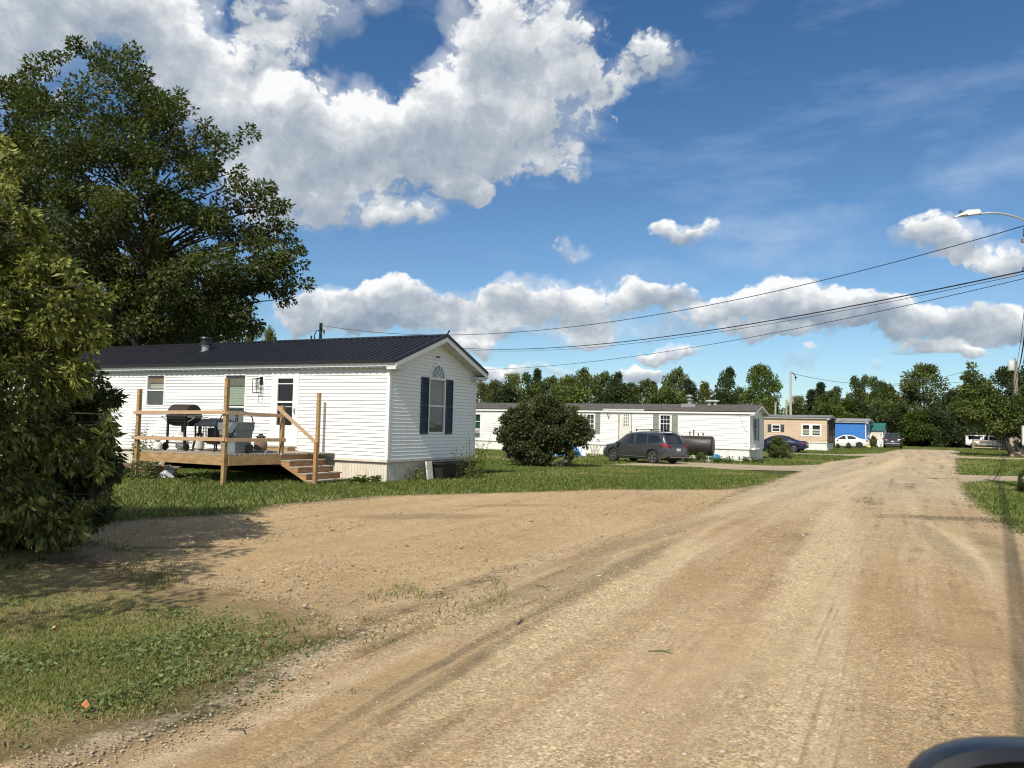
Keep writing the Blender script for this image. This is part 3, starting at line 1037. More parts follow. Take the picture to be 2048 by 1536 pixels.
def mobile_home(name, label, corner, az, L, W, zs, ze, rise, wall_m, skirt_m, roof_m, front=(), gable=(), lap=.1, og=.33, oe=.16, rib=None,
                fascia_m=None, trim_m=None, corner_boards=True, skirt_pitch=.1, fin=-.012, depth=.022, gap=None):
    root = thing(name, label, 'mobile home', corner, -az)
    trim_m = trim_m or TRIM
    F = Wall((0, 0, 0), (1, 0, 0), (0, -1, 0))          # s from -L to 0
    Gb = Wall((0, 0, 0), (0, 1, 0), (1, 0, 0))          # s from 0 to W
    sl = rise / (W / 2)
    mb = MB()
    lap_wall(mb, F, -L, 0, zs, ze, lap, front, depth)
    gt = ze + rise - .001
    lap_wall(mb, Gb, 0, W, zs, ze, lap, gable, depth, top=(gt, lambda z: ((z - ze) / sl, W - (z - ze) / sl)))
    B2 = Wall((0, W, 0), (1, 0, 0), (0, 1, 0))
    lap_wall(mb, B2, -L, 0, zs, ze, lap * 4, ())
    Ge = Wall((-L, 0, 0), (0, 1, 0), (-1, 0, 0))
    lap_wall(mb, Ge, 0, W, zs, ze, lap * 2, (), top=(gt, lambda z: ((z - ze) / sl, W - (z - ze) / sl)))
    mb.build('siding', wall_m, root)
    # a dim interior behind the panes
    rm = MB()
    rm.box(-L + .02, -.12, .12, W - .02, zs + .05, ze - .02)
    rm.build('interior', ROOM, root)
    sk = MB()
    for wl, a, b_ in ((F, -L + .03, -.03), (Gb, .03, W - .03), (B2, -L + .03, -.03), (Ge, .03, W - .03)):
        w2 = Wall(wl.o0 - wl.o * .05, wl.s, wl.o)
        if gap and wl is F:
            ribbed(sk, w2, a, gap[0], -.8, zs, skirt_pitch)
            ribbed(sk, w2, gap[1], b_, -.8, zs, skirt_pitch)
        else:
            ribbed(sk, w2, a, b_, -.8, zs, skirt_pitch)
    sk.build('skirting', skirt_m, root)
    bd = MB()
    F.box(bd, -L, .012, -.02, .026, zs - .07, zs)
    Gb.box(bd, .014, W, -.02, .025, zs - .068, zs - .002)
    bd.build('bottom_trim', skirt_m, root)
    if corner_boards:
        for y0, y1 in ((-.027, .06), (W - .075, W + .027)):
            cb = MB()
            cb.box(-.075, .027, y0, y1, zs - .01, ze)
            cb.build('corner_board', trim_m, root)
    rf = roof_slopes(L, W, ze + .05, rise, og, oe, rib)
    ro = rf.build('roof', roof_m, root)
    # fascia, rake boards, soffit
    fb = MB()
    zf_ = ze + .05 - sl * oe
    fb.box(-L - og, og, -oe + fin, -oe + fin + .03, zf_ - .16, zf_ - .052)
    fb.box(-L - og, og, W + oe - .02, W + oe + .012, zf_ - .16, zf_ - .052)
    for x in (og - .02, -L - og):
        for sg in (-1, 1):
            ye = W / 2 + sg * (W / 2 + oe)
            a = [(W / 2, ze + rise - .002), (ye, zf_ - .052), (ye, zf_ - .18), (W / 2, ze + rise - .15)]
            fb.add([Vector((xx, y, z)) for xx in (x, x + .022) for y, z in a], [(0, 1, 2, 3), (7, 6, 5, 4), (0, 4, 5, 1), (1, 5, 6, 2), (2, 6, 7, 3), (3, 7, 4, 0)])
    fb.build('fascia', fascia_m or TRIM, root)
    so = MB()
    so.box(-L - og + .02, og - .022, -oe + .018, .002, zf_ - .155, zf_ - .135)
    so.box(-L - og + .02, og - .022, W - .002, W + oe - .018, zf_ - .155, zf_ - .135)
    for sg in (-1, 1):
        ye = W / 2 + sg * (W / 2 + oe)
        h = .165
        vs = [Vector((x, y, z)) for x in (.018, og - .021) for y, z in ((W / 2, ze + rise - h), (ye, zf_ - h + .02))]
        so.add(vs, [(0, 1, 3, 2)])
        # boxed eave return at the gable corner
        y0, y1 = (ye + .012, .34) if sg < 0 else (W - .34, ye - .012)
        so.box(.016, og - .024, y0, y1, zf_ - .24, zf_ - .155)
    so.build('soffit', SOFFIT, root)
    fr = [root, F, Gb, ro, zf_]
    return fr


# ------------------------------------------------------------------ the near white mobile home
HC = gr(773, 964.6)
HAZ = rad(26.8)
HW = 4.72
FO = [(-9.58, -8.80, 2.0, 2.95), (-6.08, -5.27, 1.02, 2.93), (-4.13, -3.22, .86, 2.97)]
GO = [(1.98, 2.80, 1.36, 2.90)]
root1, F1, G1, roof1, zfa1 = mobile_home('mobile_home', 'white single wide mobile home with ribbed black metal roof and timber deck in front', HC, HAZ, 18.6, HW, .60, 3.30, .88,
                                         WHITE, SKIRT, BLACKROOF, FO, GO, lap=.1, og=.34, oe=.2, rib=.23, fascia_m=TRIM, fin=.075, gap=(-8.7, -2.5))
blk = MB()
sl1 = .88 / (HW / 2)
blk.box(-18.6 - .35, .352, -.222, -.196, zfa1 - .055, zfa1 + .035)
blk.box(-18.6 - .35, .352, HW + .196, HW + .222, zfa1 - .055, zfa1 + .035)
for sg in (-1, 1):
    ye = HW / 2 + sg * (HW / 2 + .222)
    a = [(HW / 2, 3.35 + .88 + .05), (ye, zfa1 + .045), (ye, zfa1 - .06), (HW / 2, 3.35 + .88 - .055)]
    blk.add([Vector((xx, y, z)) for xx in (.322, .353) for y, z in a], [(0, 1, 2, 3), (7, 6, 5, 4), (0, 4, 5, 1), (1, 5, 6, 2), (2, 6, 7, 3), (3, 7, 4, 0)])
blk.build('roof_edge_trim', BLACKTRIM, root1)
rc = MB()
for sg in (-1, 1):
    rc.add([Vector((x, HW / 2 + sg * t, 3.35 + .88 + .045 - sl1 * t)) for x in (-18.95, .36) for t in (0, .17)], [(0, 1, 3, 2)])
    rc.add([Vector((x, HW / 2 + sg * t, 3.35 + .88 + .02 - sl1 * t)) for x in (-18.95, .36) for t in (.168, .17)], [(0, 1, 3, 2)])
rc.tube([(.34, HW / 2, 4.27), (.36, HW / 2 + .02, 4.33), (.40, HW / 2 + .03, 4.38)], .025, 6)
rc.build('ridge_cap', BLACKTRIM, roof1)
gut = MB()
gut.box(-18.9, .3, -.15, -.132, zfa1 - .19, zfa1 - .15)
x = -18.6
while x < .2:
    gut.box(x, x + .05, -.165, -.131, zfa1 - .2, zfa1 - .135)
    x += .23
gut.build('drip_edge', STEEL, root1)

# windows, door, shutters, lantern
window(root1, F1, *FO[0], blind=[('valance', mat('tan_valance', (.36, .22, .11), .8, var=.3, vscale=8), 2.72, 2.95, -.06), ('blind', BLIND, 2.5, 2.74, 0), ('insect_screen', SCREEN, 2.0, 2.46, -.028)],
       label='small double hung window with tan valance')
window(root1, F1, *FO[1], blind=[('valance', mat('grey_valance', (.22, .19, .14), .8, var=.3, vscale=8), 2.62, 2.93, -.06), ('blind', mat('pale_green_blind', (.50, .56, .42), .7, var=.05), 2.0, 2.64, 0),
                                 ('curtain', mat('grey_curtain', (.20, .22, .22), .9, var=.2, vscale=5), 1.02, 1.96, -.10)], label='tall double hung window with pale blind')
wg = window(root1, G1, *GO[0], blind=[('curtain', CURTAIN, 2.14, 2.9, -.09), ('insect_screen', mat('dusty_screen', (.15, .145, .135), .8, var=.3, vscale=3), 1.36, 2.12, -.028)], label='tall gable window under a half round fanlight')
# half-round fanlight above the gable window
fan = MB()
cy, cz, R0, R1 = 2.39, 2.955, .36, .425
nseg = 16
for i in range(nseg):
    a0, a1 = math.pi * i / nseg, math.pi * (i + 1) / nseg
    vs = []
    for o in (.0, .045):
        for r_, a_ in ((R0, a0), (R1, a0), (R1, a1), (R0, a1)):
            vs.append(G1.P(cy + r_ * math.cos(a_), o, cz + r_ * math.sin(a_) * 1.05))
    fan.add(vs, [(4, 5, 6, 7), (0, 3, 2, 1), (0, 4, 7, 3), (1, 2, 6, 5), (0, 1, 5, 4), (3, 7, 6, 2)])
for k in range(1, 5):
    a_ = math.pi * k / 5
    fan.bar(G1.P(cy, .034, cz), G1.P(cy + R0 * math.cos(a_), .034, cz + R0 * math.sin(a_) * 1.05), .016, .018, up=(1, 0, 0))
fan.box(.003, .043, cy - R1, cy + R1, cz - .03, cz + .012)
fo = fan.build('fanlight', TRIM, root1)
fp = MB()
pts = [G1.P(cy + R0 * math.cos(math.pi * i / nseg), .022, cz + R0 * math.sin(math.pi * i / nseg) * 1.05) for i in range(nseg + 1)]
fp.add([G1.P(cy, .022, cz)] + pts, [(0, i + 1, i + 2) for i in range(nseg)])
fp.build('pane', mat('fanlight_glass', (.16, .24, .26), .1, var=.2, vscale=6, spec=.8), fo)
shutter(root1, G1, 1.52, 1.91, 1.30, 2.95, BLUESH)
shutter(root1, G1, 2.88, 3.27, 1.30, 2.95, BLUESH)
pl = MB()
G1.box(pl, 2.29, 2.47, .012, .03, 3.57, 3.625)
po = pl.build('name_plate', BLACK, root1)
pm = MB()
for i, w in enumerate((.014, .01, .016, .01, .012, .014, .01)):
    G1.box(pm, 2.305 + i * .021, 2.305 + i * .021 + w, .029, .032, 3.585, 3.61)
pm.build('plate_marks', STEEL, po)
# storm door
dr = MB()
s0, s1, z0, z1 = FO[2]
for (a, b_, c, d) in ((s0 - .07, s0 + .0, z0 - .02, z1 + .07), (s1, s1 + .07, z0 - .02, z1 + .07), (s0, s1, z1, z1 + .07)):
    F1.box(dr, a, b_, -.05, .04, c, d)
dro = dr.build('door_frame', TRIM, root1)
d = MB()
gl0, gl1 = s0 + .16, s1 - .16
F1.box(d, s0, gl0, -.03, .028, z0, z1)
F1.box(d, gl1, s1, -.03, .028, z0, z1)
F1.box(d, gl0, gl1, -.03, .028, z0, 1.46)
F1.box(d, gl0, gl1, -.03, .028, 2.82, z1)
F1.box(d, gl0, gl1, -.03, .030, 2.11, 2.16)
F1.box(d, gl0, gl1, -.024, .02, 2.655, 2.68)
F1.box(d, gl0, gl1, -.024, .02, 1.99, 2.005)
F1.box(d, s0 + .12, s1 - .12, .027, .034, .98, 1.36)
do = d.build('storm_door', TRIM, root1)
q = MB()
q.quad(F1.P(gl0, -.015, 1.46), F1.P(gl1, -.015, 1.46), F1.P(gl1, -.015, 2.82), F1.P(gl0, -.015, 2.82))
q.build('pane', DARKDOORGLASS, do)
hd = MB()
F1.box(hd, s1 - .075, s1 - .045, .028, .05, 1.78, 1.96)
hd.tube([F1.P(s1 - .06, .05, 1.82), F1.P(s1 - .06, .085, 1.84), F1.P(s1 - .06, .085, 1.93), F1.P(s1 - .06, .05, 1.95)], .009, 6)
hd.build('handle', STEEL, do)
# wall lantern
ln = MB()
lx, lz = -4.62, 2.66
F1.box(ln, lx - .06, lx + .06, .012, .035, lz - .02, lz + .22)
ln.bar(F1.P(lx, .03, lz + .17), F1.P(lx, .2, lz + .17), .025, .025)
for a in (-.085, .085):
    for o in (.115, .285):
        ln.bar(F1.P(lx + a, o, lz - .26), F1.P(lx + a, o, lz + .15), .014, .014)
for z in (-.26, .15):
    for a in (-.085, .085):
        ln.bar(F1.P(lx + a, .115, lz + z), F1.P(lx + a, .285, lz + z), .014, .014)
    for o in (.115, .285):
        ln.bar(F1.P(lx - .085, o, lz + z), F1.P(lx + .085, o, lz + z), .014, .014)
lo = ln.build('wall_lantern', BLACK, root1)
gl = MB()
gl.lathe([(.045, 0), (.05, .05), (.05, .27), (.03, .3)], 10, Matrix.Translation(F1.P(lx, .2, lz - .16)))
gl.build('lamp_glass', glass_mat('lamp_glass', (.7, .7, .68), 1.0, .08), lo)
mp = MB()
F1.box(mp, lx - .14, lx + .14, .004, .02, lz - .12, lz + .26)
mp.build('mounting_block', TRIM, lo)
# flue
vt = MB()
vt.lathe([(.13, 0), (.13, .42), (.15, .42), (.15, .50)], 14)
fl = vt.build('flue_pipe', STEEL, root1, loc=(-8.55, 1.35, 3.6))
vc = MB()
vc.lathe([(.20, .47), (.20, .52), (.16, .56), (.16, .66), (.21, .67), (.19, .73), (0.0, .75)], 14)
vc.build('flue_cap', BLACK, fl)
vb = MB()
vb.tube([(-6.3, HW / 2 - .15, 4.0), (-6.3, HW / 2 - .15, 4.36)], .05, 8)
vb.build('vent_pipe', BLACKTRIM, root1)
BLOCK.append([(HC + Matrix.Rotation(-HAZ, 3, 'Z') @ Vector(v))[:2] for v in ((-18.6, 0, 0), (0, 0, 0), (0, HW, 0), (-18.6, HW, 0))])


# ------------------------------------------------------------------ second white mobile home
C2 = gr(1499, 923)
W2o = [(-14.55, -13.55, 1.15, 2.5)]
az2 = rad(29)


def on_wall(corner, az, x, y):
    X = np.array([math.cos(az), -math.sin(az), 0])
    Yv = np.array([math.sin(az), math.cos(az), 0])
    d = ray(x, y)
    c = np.array(corner)
    t = ((c - CC) @ Yv) / (d @ Yv)
    p = CC + d * t - c
    return float(p @ X), float(p[2])


def rect_on(corner, az, x0, y0, x1, y1):
    a, zb = on_wall(corner, az, x0, y1)
    c, zt = on_wall(corner, az, x1, y0)
    return (a, c, zb, zt)


ow = lambda *q: rect_on(C2, az2, *q)
w2a = ow(1321, 831, 1340, 864)
w2b = ow(1174, 829.5, 1188, 866)
w2d = ow(1242.5, 825, 1262, 878)
w2ac = ow(950.5, 829, 961, 857)
root2, F2, G2w, roof2, zfa2 = mobile_home('mobile_home', 'long white mobile home with grey shingle roof and grey shutters behind the parked car', C2, az2, 25.5, 4.4, .82, 3.18, .50,
                                          WHITE2, SKIRTW, SHINGLE, [w2a, w2b, w2d, w2ac], [(1.55, 2.25, 1.35, 2.75)], lap=.16, depth=.027, og=.35, oe=.12, skirt_pitch=.14)
window(root2, F2, *w2a, mull=(3, 1), fw=.07, blind=[('curtain', mat('navy_curtain', (.03, .035, .06), .9, var=.4, vscale=4), w2a[2], w2a[3], -.09)])
for i in (1, 2):
    pass
gm = MB()
for i in range(1, 3):
    x = w2a[0] + (w2a[1] - w2a[0]) * i / 3
zq = (w2a[2] + w2a[3] * 3) / 4
F2.box(gm, w2a[0], w2a[1], -.02, .004, zq - .012, zq + .012)
gm.build('glazing_bar', TRIM, root2)
window(root2, F2, *w2b, mull=(2, 4), fw=.07, blind=[('curtain', mat('blue_curtain', (.05, .06, .08), .9, var=.4, vscale=4), w2b[2], w2b[3], -.09)])
window(root2, F2, *w2ac, mull=(1, 1), fw=.05, blind=[('curtain', mat('green_curtain', (.03, .09, .06), .9, var=.3, vscale=4), w2ac[2], w2ac[3], -.06)], label='window with an air conditioner in it')
window(root2, G2w, 1.55, 2.25, 1.35, 2.75, blind=[('curtain', CURTAIN, 1.35, 2.75, -.09)])
for q_ in (ow(1306, 829, 1318, 868), ow(1343.5, 830, 1356, 868), ow(1190.5, 823, 1201, 867), ow(1167, 829, 1173, 866)):
    shutter(root2, F2, *q_, GREYSH)
shutter(root2, G2w, 1.05, 1.48, 1.3, 2.85, GREYSH)
shutter(root2, G2w, 2.32, 2.75, 1.3, 2.85, GREYSH)
dd = MB()
s0, s1, z0, z1 = w2d
F2.box(dd, s0 - .05, s1 + .05, -.03, .02, .72, z1 + .06)
d2 = dd.build('front_door', mat('dull_white_door', (.66, .65, .60), .5, var=.05), root2)
dg = MB()
F2.box(dg, s0 + .14, s1 - .1, .018, .026, z1 - .98, z1 - .08)
dgo = dg.build('pane', mat('curtained_door_glass', (.30, .30, .25), .25, var=.2), d2)
dm_ = MB()
gw0, gw1, gz0, gz1 = s0 + .14, s1 - .1, z1 - .98, z1 - .08
for i in range(4):
    x = gw0 + (gw1 - gw0) * i / 3
    F2.box(dm_, x - .02, x + .02, .02, .034, gz0, gz1)
for i in range(5):
    z = gz0 + (gz1 - gz0) * i / 4
    F2.box(dm_, gw0 - .02, gw1 + .02, .021, .033, z - .02, z + .02)
dm_.build('glazing_bar', TRIM, d2)
dk_ = MB()
F2.box(dk_, s1 - .02, s1 + .03, .018, .07, 1.65, 1.75)
F2.box(dk_, s1 + .05, s1 + .08, .012, .03, .75, z1)
dk_.build('handle', BLACK, d2)
cn = MB()
a_, zt = on_wall(C2, az2, 1207, 820.5)
b2, zt2 = on_wall(C2, az2, 1289, 822)
F2.box(cn, a_, b2, .012, .10, zt - .05, zt + .1)
cn.build('door_canopy', mat('grey_white_canopy', (.55, .55, .52), .6, var=.1), root2)
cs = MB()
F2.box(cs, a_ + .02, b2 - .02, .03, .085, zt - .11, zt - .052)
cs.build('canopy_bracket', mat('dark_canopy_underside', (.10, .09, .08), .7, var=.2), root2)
xp, _ = on_wall(C2, az2, 1238.5, 850)
pp = MB()
F2.box(pp, xp - .05, xp + .03, .02, .09, -.3, zt - .05)
pp.build('porch_post', mat('rusty_post', (.40, .30, .21), .7, var=.3, vscale=4), root2)
ac = MB()
xa, za = on_wall(C2, az2, 950, 866)
xb, zb = on_wall(C2, az2, 960, 858)
F2.box(ac, xa, xb, -.1, .35, za, zb)
aco = ac.build('air_conditioner', mat('air_conditioner_case', (.60, .60, .56), .5, var=.05), root2, bevel=.02)
ag = MB()
for i in range(4):
    F2.box(ag, xa + .08 + i * .12, xa + .14 + i * .12, .349, .355, za + .06, zb - .06)
ag.build('grille', SCREEN, aco)
nt_ = MB()
xn, zn = on_wall(C2, az2, 1197, 880.5)
F2.box(nt_, xn - .12, xn + .12, .013, .024, zn - .12, zn + .12)
no = nt_.build('notice', mat('notice_white', (.7, .7, .72), .5, var=.02), root2)
nk = MB()
for (a, b_, c, d) in ((-.11, -.02, .04, .11), (0, .05, .06, .11), (-.11, -.07, -.1, .02), (.03, .1, -.1, -.03), (-.03, .0, -.04, .02), (.05, .1, .0, .05)):
    F2.box(nk, xn + a, xn + b_, .023, .028, zn + c, zn + d)
nk.build('notice_marks', mat('notice_ink', (.03, .035, .09), .5), no)
wr = MB()
wx, wz = on_wall(C2, az2, 1218, 829)
for k in range(10):
    t = 6.28 * k / 10
    wr.tube([F2.P(wx + .14 * math.cos(t), .03, wz + .1 + .2 * math.sin(t)), F2.P(wx + .05 * math.cos(t + .6), .06, wz - .05 + .25 * math.sin(t + .6))], .02, 5)
wr.build('door_wreath', mat('dried_wreath', (.22, .20, .12), .9, var=.4, vscale=9), root2)
cb_ = MB()
xs_ = [on_wall(C2, az2, *q) for q in ((1474, 822), (1483, 840), (1489, 858), (1498, 870))]
cb_.tube([F2.P(a, .025, z) for a, z in xs_], .012, 5)
xl, zl = on_wall(C2, az2, 1492, 890)
cb_.tube([F2.P(xl + .12 * math.cos(t * .6), .025, zl + .12 * math.sin(t * .6)) for t in range(10)], .01, 5)
cb_.build('cable', GREYM, root2)
# roof vents
for (px, kind) in ((1366, 0), (1420, 1), (1432, 1)):
    x, _ = on_wall(C2, az2, px, 800)
    v = MB()
    if kind == 0:
        v.box(-.5, .5, -.35, .35, -.2, .1)
        v.lathe([(.13, .1), (.13, .34), (.22, .35), (.22, .42), (.12, .44), (.12, .6), (.26, .62), (.2, .72), (0, .74)], 12)
        v.build('roof_vent', GREYM, root2, loc=(x, 1.55, 3.62), bevel=.01)
    else:
        v.lathe([(.14, -.2), (.14, .12), (.3, .14), (.28, .22), (0, .26)], 12)
        v.build('roof_vent', mat('pale_vent', (.42, .45, .42), .5, var=.1), root2, loc=(x - .6, 2.15, 3.78))
sp_ = MB()
G2w.box(sp_, .25, 1.9, .05, .3, .72, .84)
sp_.build('skirting_ledge', SKIRTW, root2, bevel=.02)
BLOCK.append([(C2 + Matrix.Rotation(-az2, 3, 'Z') @ Vector(v))[:2] for v in ((-25, 0, 0), (0, 0, 0), (0, 4.4, 0), (-25, 4.4, 0))])

# ------------------------------------------------------------------ tan mobile home
C3 = gr(1654, 902)
az3 = rad(31)
TAN = mat('tan_siding', (.56, .43, .30), .55, var=.06, vscale=.7, grime=.25)
ow = lambda *q: rect_on(C3, az3, *q)
t3 = [ow(1605.5, 850.5, 1618.5, 869.5), ow(1625, 851, 1640, 870), ow(1545, 851, 1559, 862)]
root3, F3, G3, roof3, zfa3 = mobile_home('mobile_home', 'tan mobile home with nearly flat roof and two white framed windows', C3, az3, 20, 3.9, .8, 3.1, .22,
                                         TAN, SKIRTW, mat('grey_flat_roof', (.20, .20, .20), .7, var=.2), t3, [(1.2, 2.0, 1.3, 2.6)], lap=.2, og=.25, oe=.15,
                                         fascia_m=mat('grey_fascia', (.33, .33, .32), .6, var=.2), corner_boards=False, skirt_pitch=.2)
for i, r in enumerate(t3):
    window(root3, F3, *r, fw=.13 if i < 2 else .09, blind=[('blind', BLIND, r[2] + .1, r[3] - .35, 0), ('insect_screen', BLACK, r[2], r[3], -.2)])
shutter(root3, F3, *ow(1535.5, 849, 1543, 863.5), DARKSH)
shutter(root3, F3, *ow(1561, 849, 1568.5, 863.5), DARKSH)
ax, az_ = on_wall(C3, az3, 1596, 892)
a3 = MB()
F3.box(a3, *[on_wall(C3, az3, 1594, 890)[0], on_wall(C3, az3, 1600, 890)[0]], .02, .05, .42, .56)
a3.build('skirting_vent', BLACK, root3)
# enclosed dark entry on the gable end
en = MB()
for (a, b_) in ((.25, .35), (1.15, 1.25), (2.1, 2.2), (3.0, 3.1), (3.8, 3.9)):
    G3.box(en, a, b_, .02, .12, .75, 3.0)
for z in (.8, 1.7, 2.9):
    G3.box(en, .3, 3.85, .03, .10, z, z + .1)
G3.box(en, .3, 3.85, .022, .045, .8, 3.0)
en.build('lattice_screen', mat('dark_lattice', (.06, .05, .042), .8, var=.5, vscale=3), root3)
BLOCK.append([(C3 + Matrix.Rotation(-az3, 3, 'Z') @ Vector(v))[:2] for v in ((-20, 0, 0), (0, 0, 0), (0, 3.9, 0), (-20, 3.9, 0))])

# ------------------------------------------------------------------ blue mobile home
C4 = gr(1732, 894)
az4 = rad(33)
BLUE = mat('bright_blue_siding', (.028, .17, .52), .5, var=.12, vscale=.6)
root4, F4, G4, roof4, zfa4 = mobile_home('mobile_home', 'bright blue mobile home with worn grey roof behind the white sedan', C4, az4, 17, 3.8, .75, 3.05, .35,
                                         BLUE, SKIRTW, mat('patchy_metal_roof', (.26, .27, .28), .6, var=.45, vscale=.9, grime=.5), (), [(1.3, 2.3, 1.2, 2.7)], lap=.2, og=.3, oe=.2,
                                         fascia_m=mat('grey_white_fascia', (.42, .42, .42), .6, var=.3), skirt_pitch=.2)
window(root4, G4, 1.3, 2.3, 1.2, 2.7, fw=.12, blind=[('curtain', CURTAIN, 1.2, 2.7, -.09)])
st4 = MB()
for i in range(4):
    st4.box(.35, 1.5, .5 + .28 * i, .78 + .28 * i, 0, .75 - .17 * (3 - i) + .001 * i)
for (x, y) in ((.4, .55), (1.45, .55), (.4, 1.6), (1.45, 1.6)):
    st4.box(x - .04, x + .04, y - .04, y + .04, 0, 1.6)
st4.bar((1.45, .55, 1.55), (1.45, 1.6, 1.6), .07, .09)
st4.build('entry_steps', TRIM, root4)
BLOCK.append([(C4 + Matrix.Rotation(-az4, 3, 'Z') @ Vector(v))[:2] for v in ((-17, 0, 0), (0, 0, 0), (0, 3.8, 0), (-17, 3.8, 0))])

# ------------------------------------------------------------------ garden shed
C5 = gr(1766, 894.2)
az5 = rad(34)
sh = thing('shed', 'small cream shed with green metal roof at the end of the row', 'shed', C5, -az5)
F5 = Wall((0, 0, 0), (1, 0, 0), (0, -1, 0))
G5 = Wall((0, 0, 0), (0, 1, 0), (1, 0, 0))
mb = MB()
lap_wall(mb, F5, -3.0, 0, .12, 2.15, .2, ())
lap_wall(mb, G5, 0, 2.6, .12, 2.15, .2, [(.8, 1.7, .12, 1.9)], top=(2.94, lambda z: ((z - 2.15) / .8 * 1.3, 2.6 - (z - 2.15) / .8 * 1.3)))
mb.quad((-3, 2.6, 0), (0, 2.6, 0), (0, 2.6, 2.15), (-3, 2.6, 2.15))
mb.quad((-3, 0, 0), (-3, 2.6, 0), (-3, 2.6, 2.15), (-3, 0, 2.15))
mb.build('wall', mat('cream_siding', (.66, .58, .48), .6, var=.05), sh)
mb = MB()
F5.box(mb, -3.02, .02, -.02, .02, -.4, .12)
G5.box(mb, 0, 2.62, -.02, .022, -.4, .118)
mb.box(-.1, .03, -.03, .08, .1, 2.15)
mb.build('base_trim', TRIM, sh)
mb = MB()
for sg in (-1, 1):
    ye = 1.3 + sg * 1.5
    mb.add([Vector((x, y, z)) for x in (-3.15, .18) for y, z in ((1.3, 2.98), (ye, 2.06), (ye, 2.0), (1.3, 2.92))], [(0, 1, 5, 4), (1, 2, 6, 5), (2, 3, 7, 6), (0, 3, 2, 1), (4, 5, 6, 7)])
mb.build('roof', mat('green_metal_roof', (.025, .13, .105), .45, var=.12), sh)
mb = MB()
G5.box(mb, .8, 1.7, -.03, .03, .12, 1.9)
G5.box(mb, .9, 1.6, .028, .036, 1.1, 1.75)
mb.build('door', TRIM, sh)

# ------------------------------------------------------------------ timber deck in front of the near home
DO = Vector((-2.39, -3.3, 0))                                   # deck corner in house coordinates
HM = Matrix.Translation(HC) @ Matrix.Rotation(-HAZ, 4, 'Z')
HL = lambda x, y, z=0: HM @ Vector((x, y, z))
DZ = .73
dk = thing('timber_deck', 'raised timber deck with open rails and four steps against the white mobile home', 'deck', HL(DO.x, DO.y, 0), -HAZ)
L_ = lambda x, y, z: (x - DO.x, y - DO.y, z)
right_x = lambda y: -2.39 + (y + 3.3) * .19
fl_ = MB()
y = -3.29
while y < -.12:
    y1 = min(y + .136, -.05)
    xr0 = right_x(max(y, -3.3))
    fl_.box(-5.6 - DO.x + random.uniform(-.02, .01), xr0 + .03 - DO.x, y - DO.y, y1 - DO.y, DZ - .034, DZ + random.uniform(-.002, .002))
    y += .142
fl_.build('deck_boards', WOODGREY, dk)
fa = MB()
fa.bar(L_(-5.58, -3.32, DZ - .155), L_(-2.375, -3.32, DZ - .155), .038, .235)
fb_ = fa.build('rim_board', WOODNEW, dk)
for p_, q_ in ((L_(-2.36, -3.30, DZ - .155), L_(right_x(-1.8) + .03, -1.82, DZ - .155)), (L_(-5.6, -3.3, DZ - .155), L_(-5.6, -.1, DZ - .155))):
    fa = MB()
    fa.bar(p_, q_, .038, .235)
    fa.build('rim_board', WOODNEW, dk)
jj = MB()
for i in range(7):
    x = -5.3 + i * .45
    jj.bar(L_(x, -3.28, DZ - .14), L_(x, -.1, DZ - .14), .038, .18)
jj.build('joists', WOODNEW, dk)


def post(x, y, z0, z1, m=WOODNEW, w=.095):
    b_ = MB()
    b_.box(-w / 2, w / 2, -w / 2, w / 2, z0, z1)
    o = b_.build('post', m, dk, bevel=.004)
    o.location = L_(x, y, 0)
    return o


post(-2.42, -3.385, -.1, 2.60)
post(-5.58, -3.385, -.1, 2.34)
post(right_x(-1.75) + .0, -1.78, .45, 1.98)
post(-2.17, -.30, -.1, 2.38)
post(-.83, -1.90, -.1, 1.08, WOODRED, .09)
post(-5.55, -.3, -.1, DZ - .04)
rl = MB()
for z, dz in ((1.72, .06), (1.055, .055)):
    a = MB()
    a.bar(L_(-5.68, -3.452, z), L_(-2.36, -3.452, z + .045), .038, .09)
    a.build('rail', WOODRAIL, dk, bevel=.003)
    a = MB()
    a.bar(L_(-2.345, -3.44, z + .03), L_(right_x(-1.7) + .075, -1.72, z + .035 - (.04 if z > 1.5 else 0)), .038, .09)
    a.build('rail', WOODRAIL, dk, bevel=.003)
a = MB()
a.bar(L_(-2.2, -1.855, 1.93), L_(-.80, -1.855, 1.00), .038, .09, up=(0, 0, 1))
a.build('handrail', WOODRAIL, dk, bevel=.003)
sts = thing('steps', None, None, (0, 0, 0))
sts.parent = dk
sts.empty_display_size = .1
run, rise_ = .285, DZ / 4.55
x0s = right_x(-1.8) + .06
for yb in (-1.80, -.5):
    a = MB()
    poly = [(x0s - DO.x, DZ - .03), (x0s - DO.x, DZ - .30), (x0s + 4.2 * run - .16 - DO.x, -.06), (x0s + 4.2 * run + .08 - DO.x, -.06)]
    top = []
    for k in range(4, 0, -1):
        zt = DZ - rise_ * k
        top += [(x0s + run * k - DO.x, zt - .038), (x0s + run * (k - 1) - DO.x, zt - .038)]
    poly = poly + [(x0s + run * 4 - DO.x, DZ - rise_ * 4 - .038)] + top[1:]
    a.prism(poly, yb - .02 - DO.y, yb + .02 - DO.y)
    a.build('stringer', WOODRED, sts)
for k in range(0, 5):
    a = MB()
    zt = DZ - rise_ * k - .002
    xa = x0s + run * (k - 1)
    if k == 0:
        a.box(x0s - .12 - DO.x, x0s + .03 - DO.x, -1.83 - DO.y, -.44 - DO.y, zt - .036, zt + .006)
    else:
        a.box(xa + .005 - DO.x, xa + run + .03 - DO.x, -1.83 - DO.y, -.44 - DO.y, zt - .036, zt)
    a.build('tread', WOODGREY, sts, bevel=.004)
a = MB()
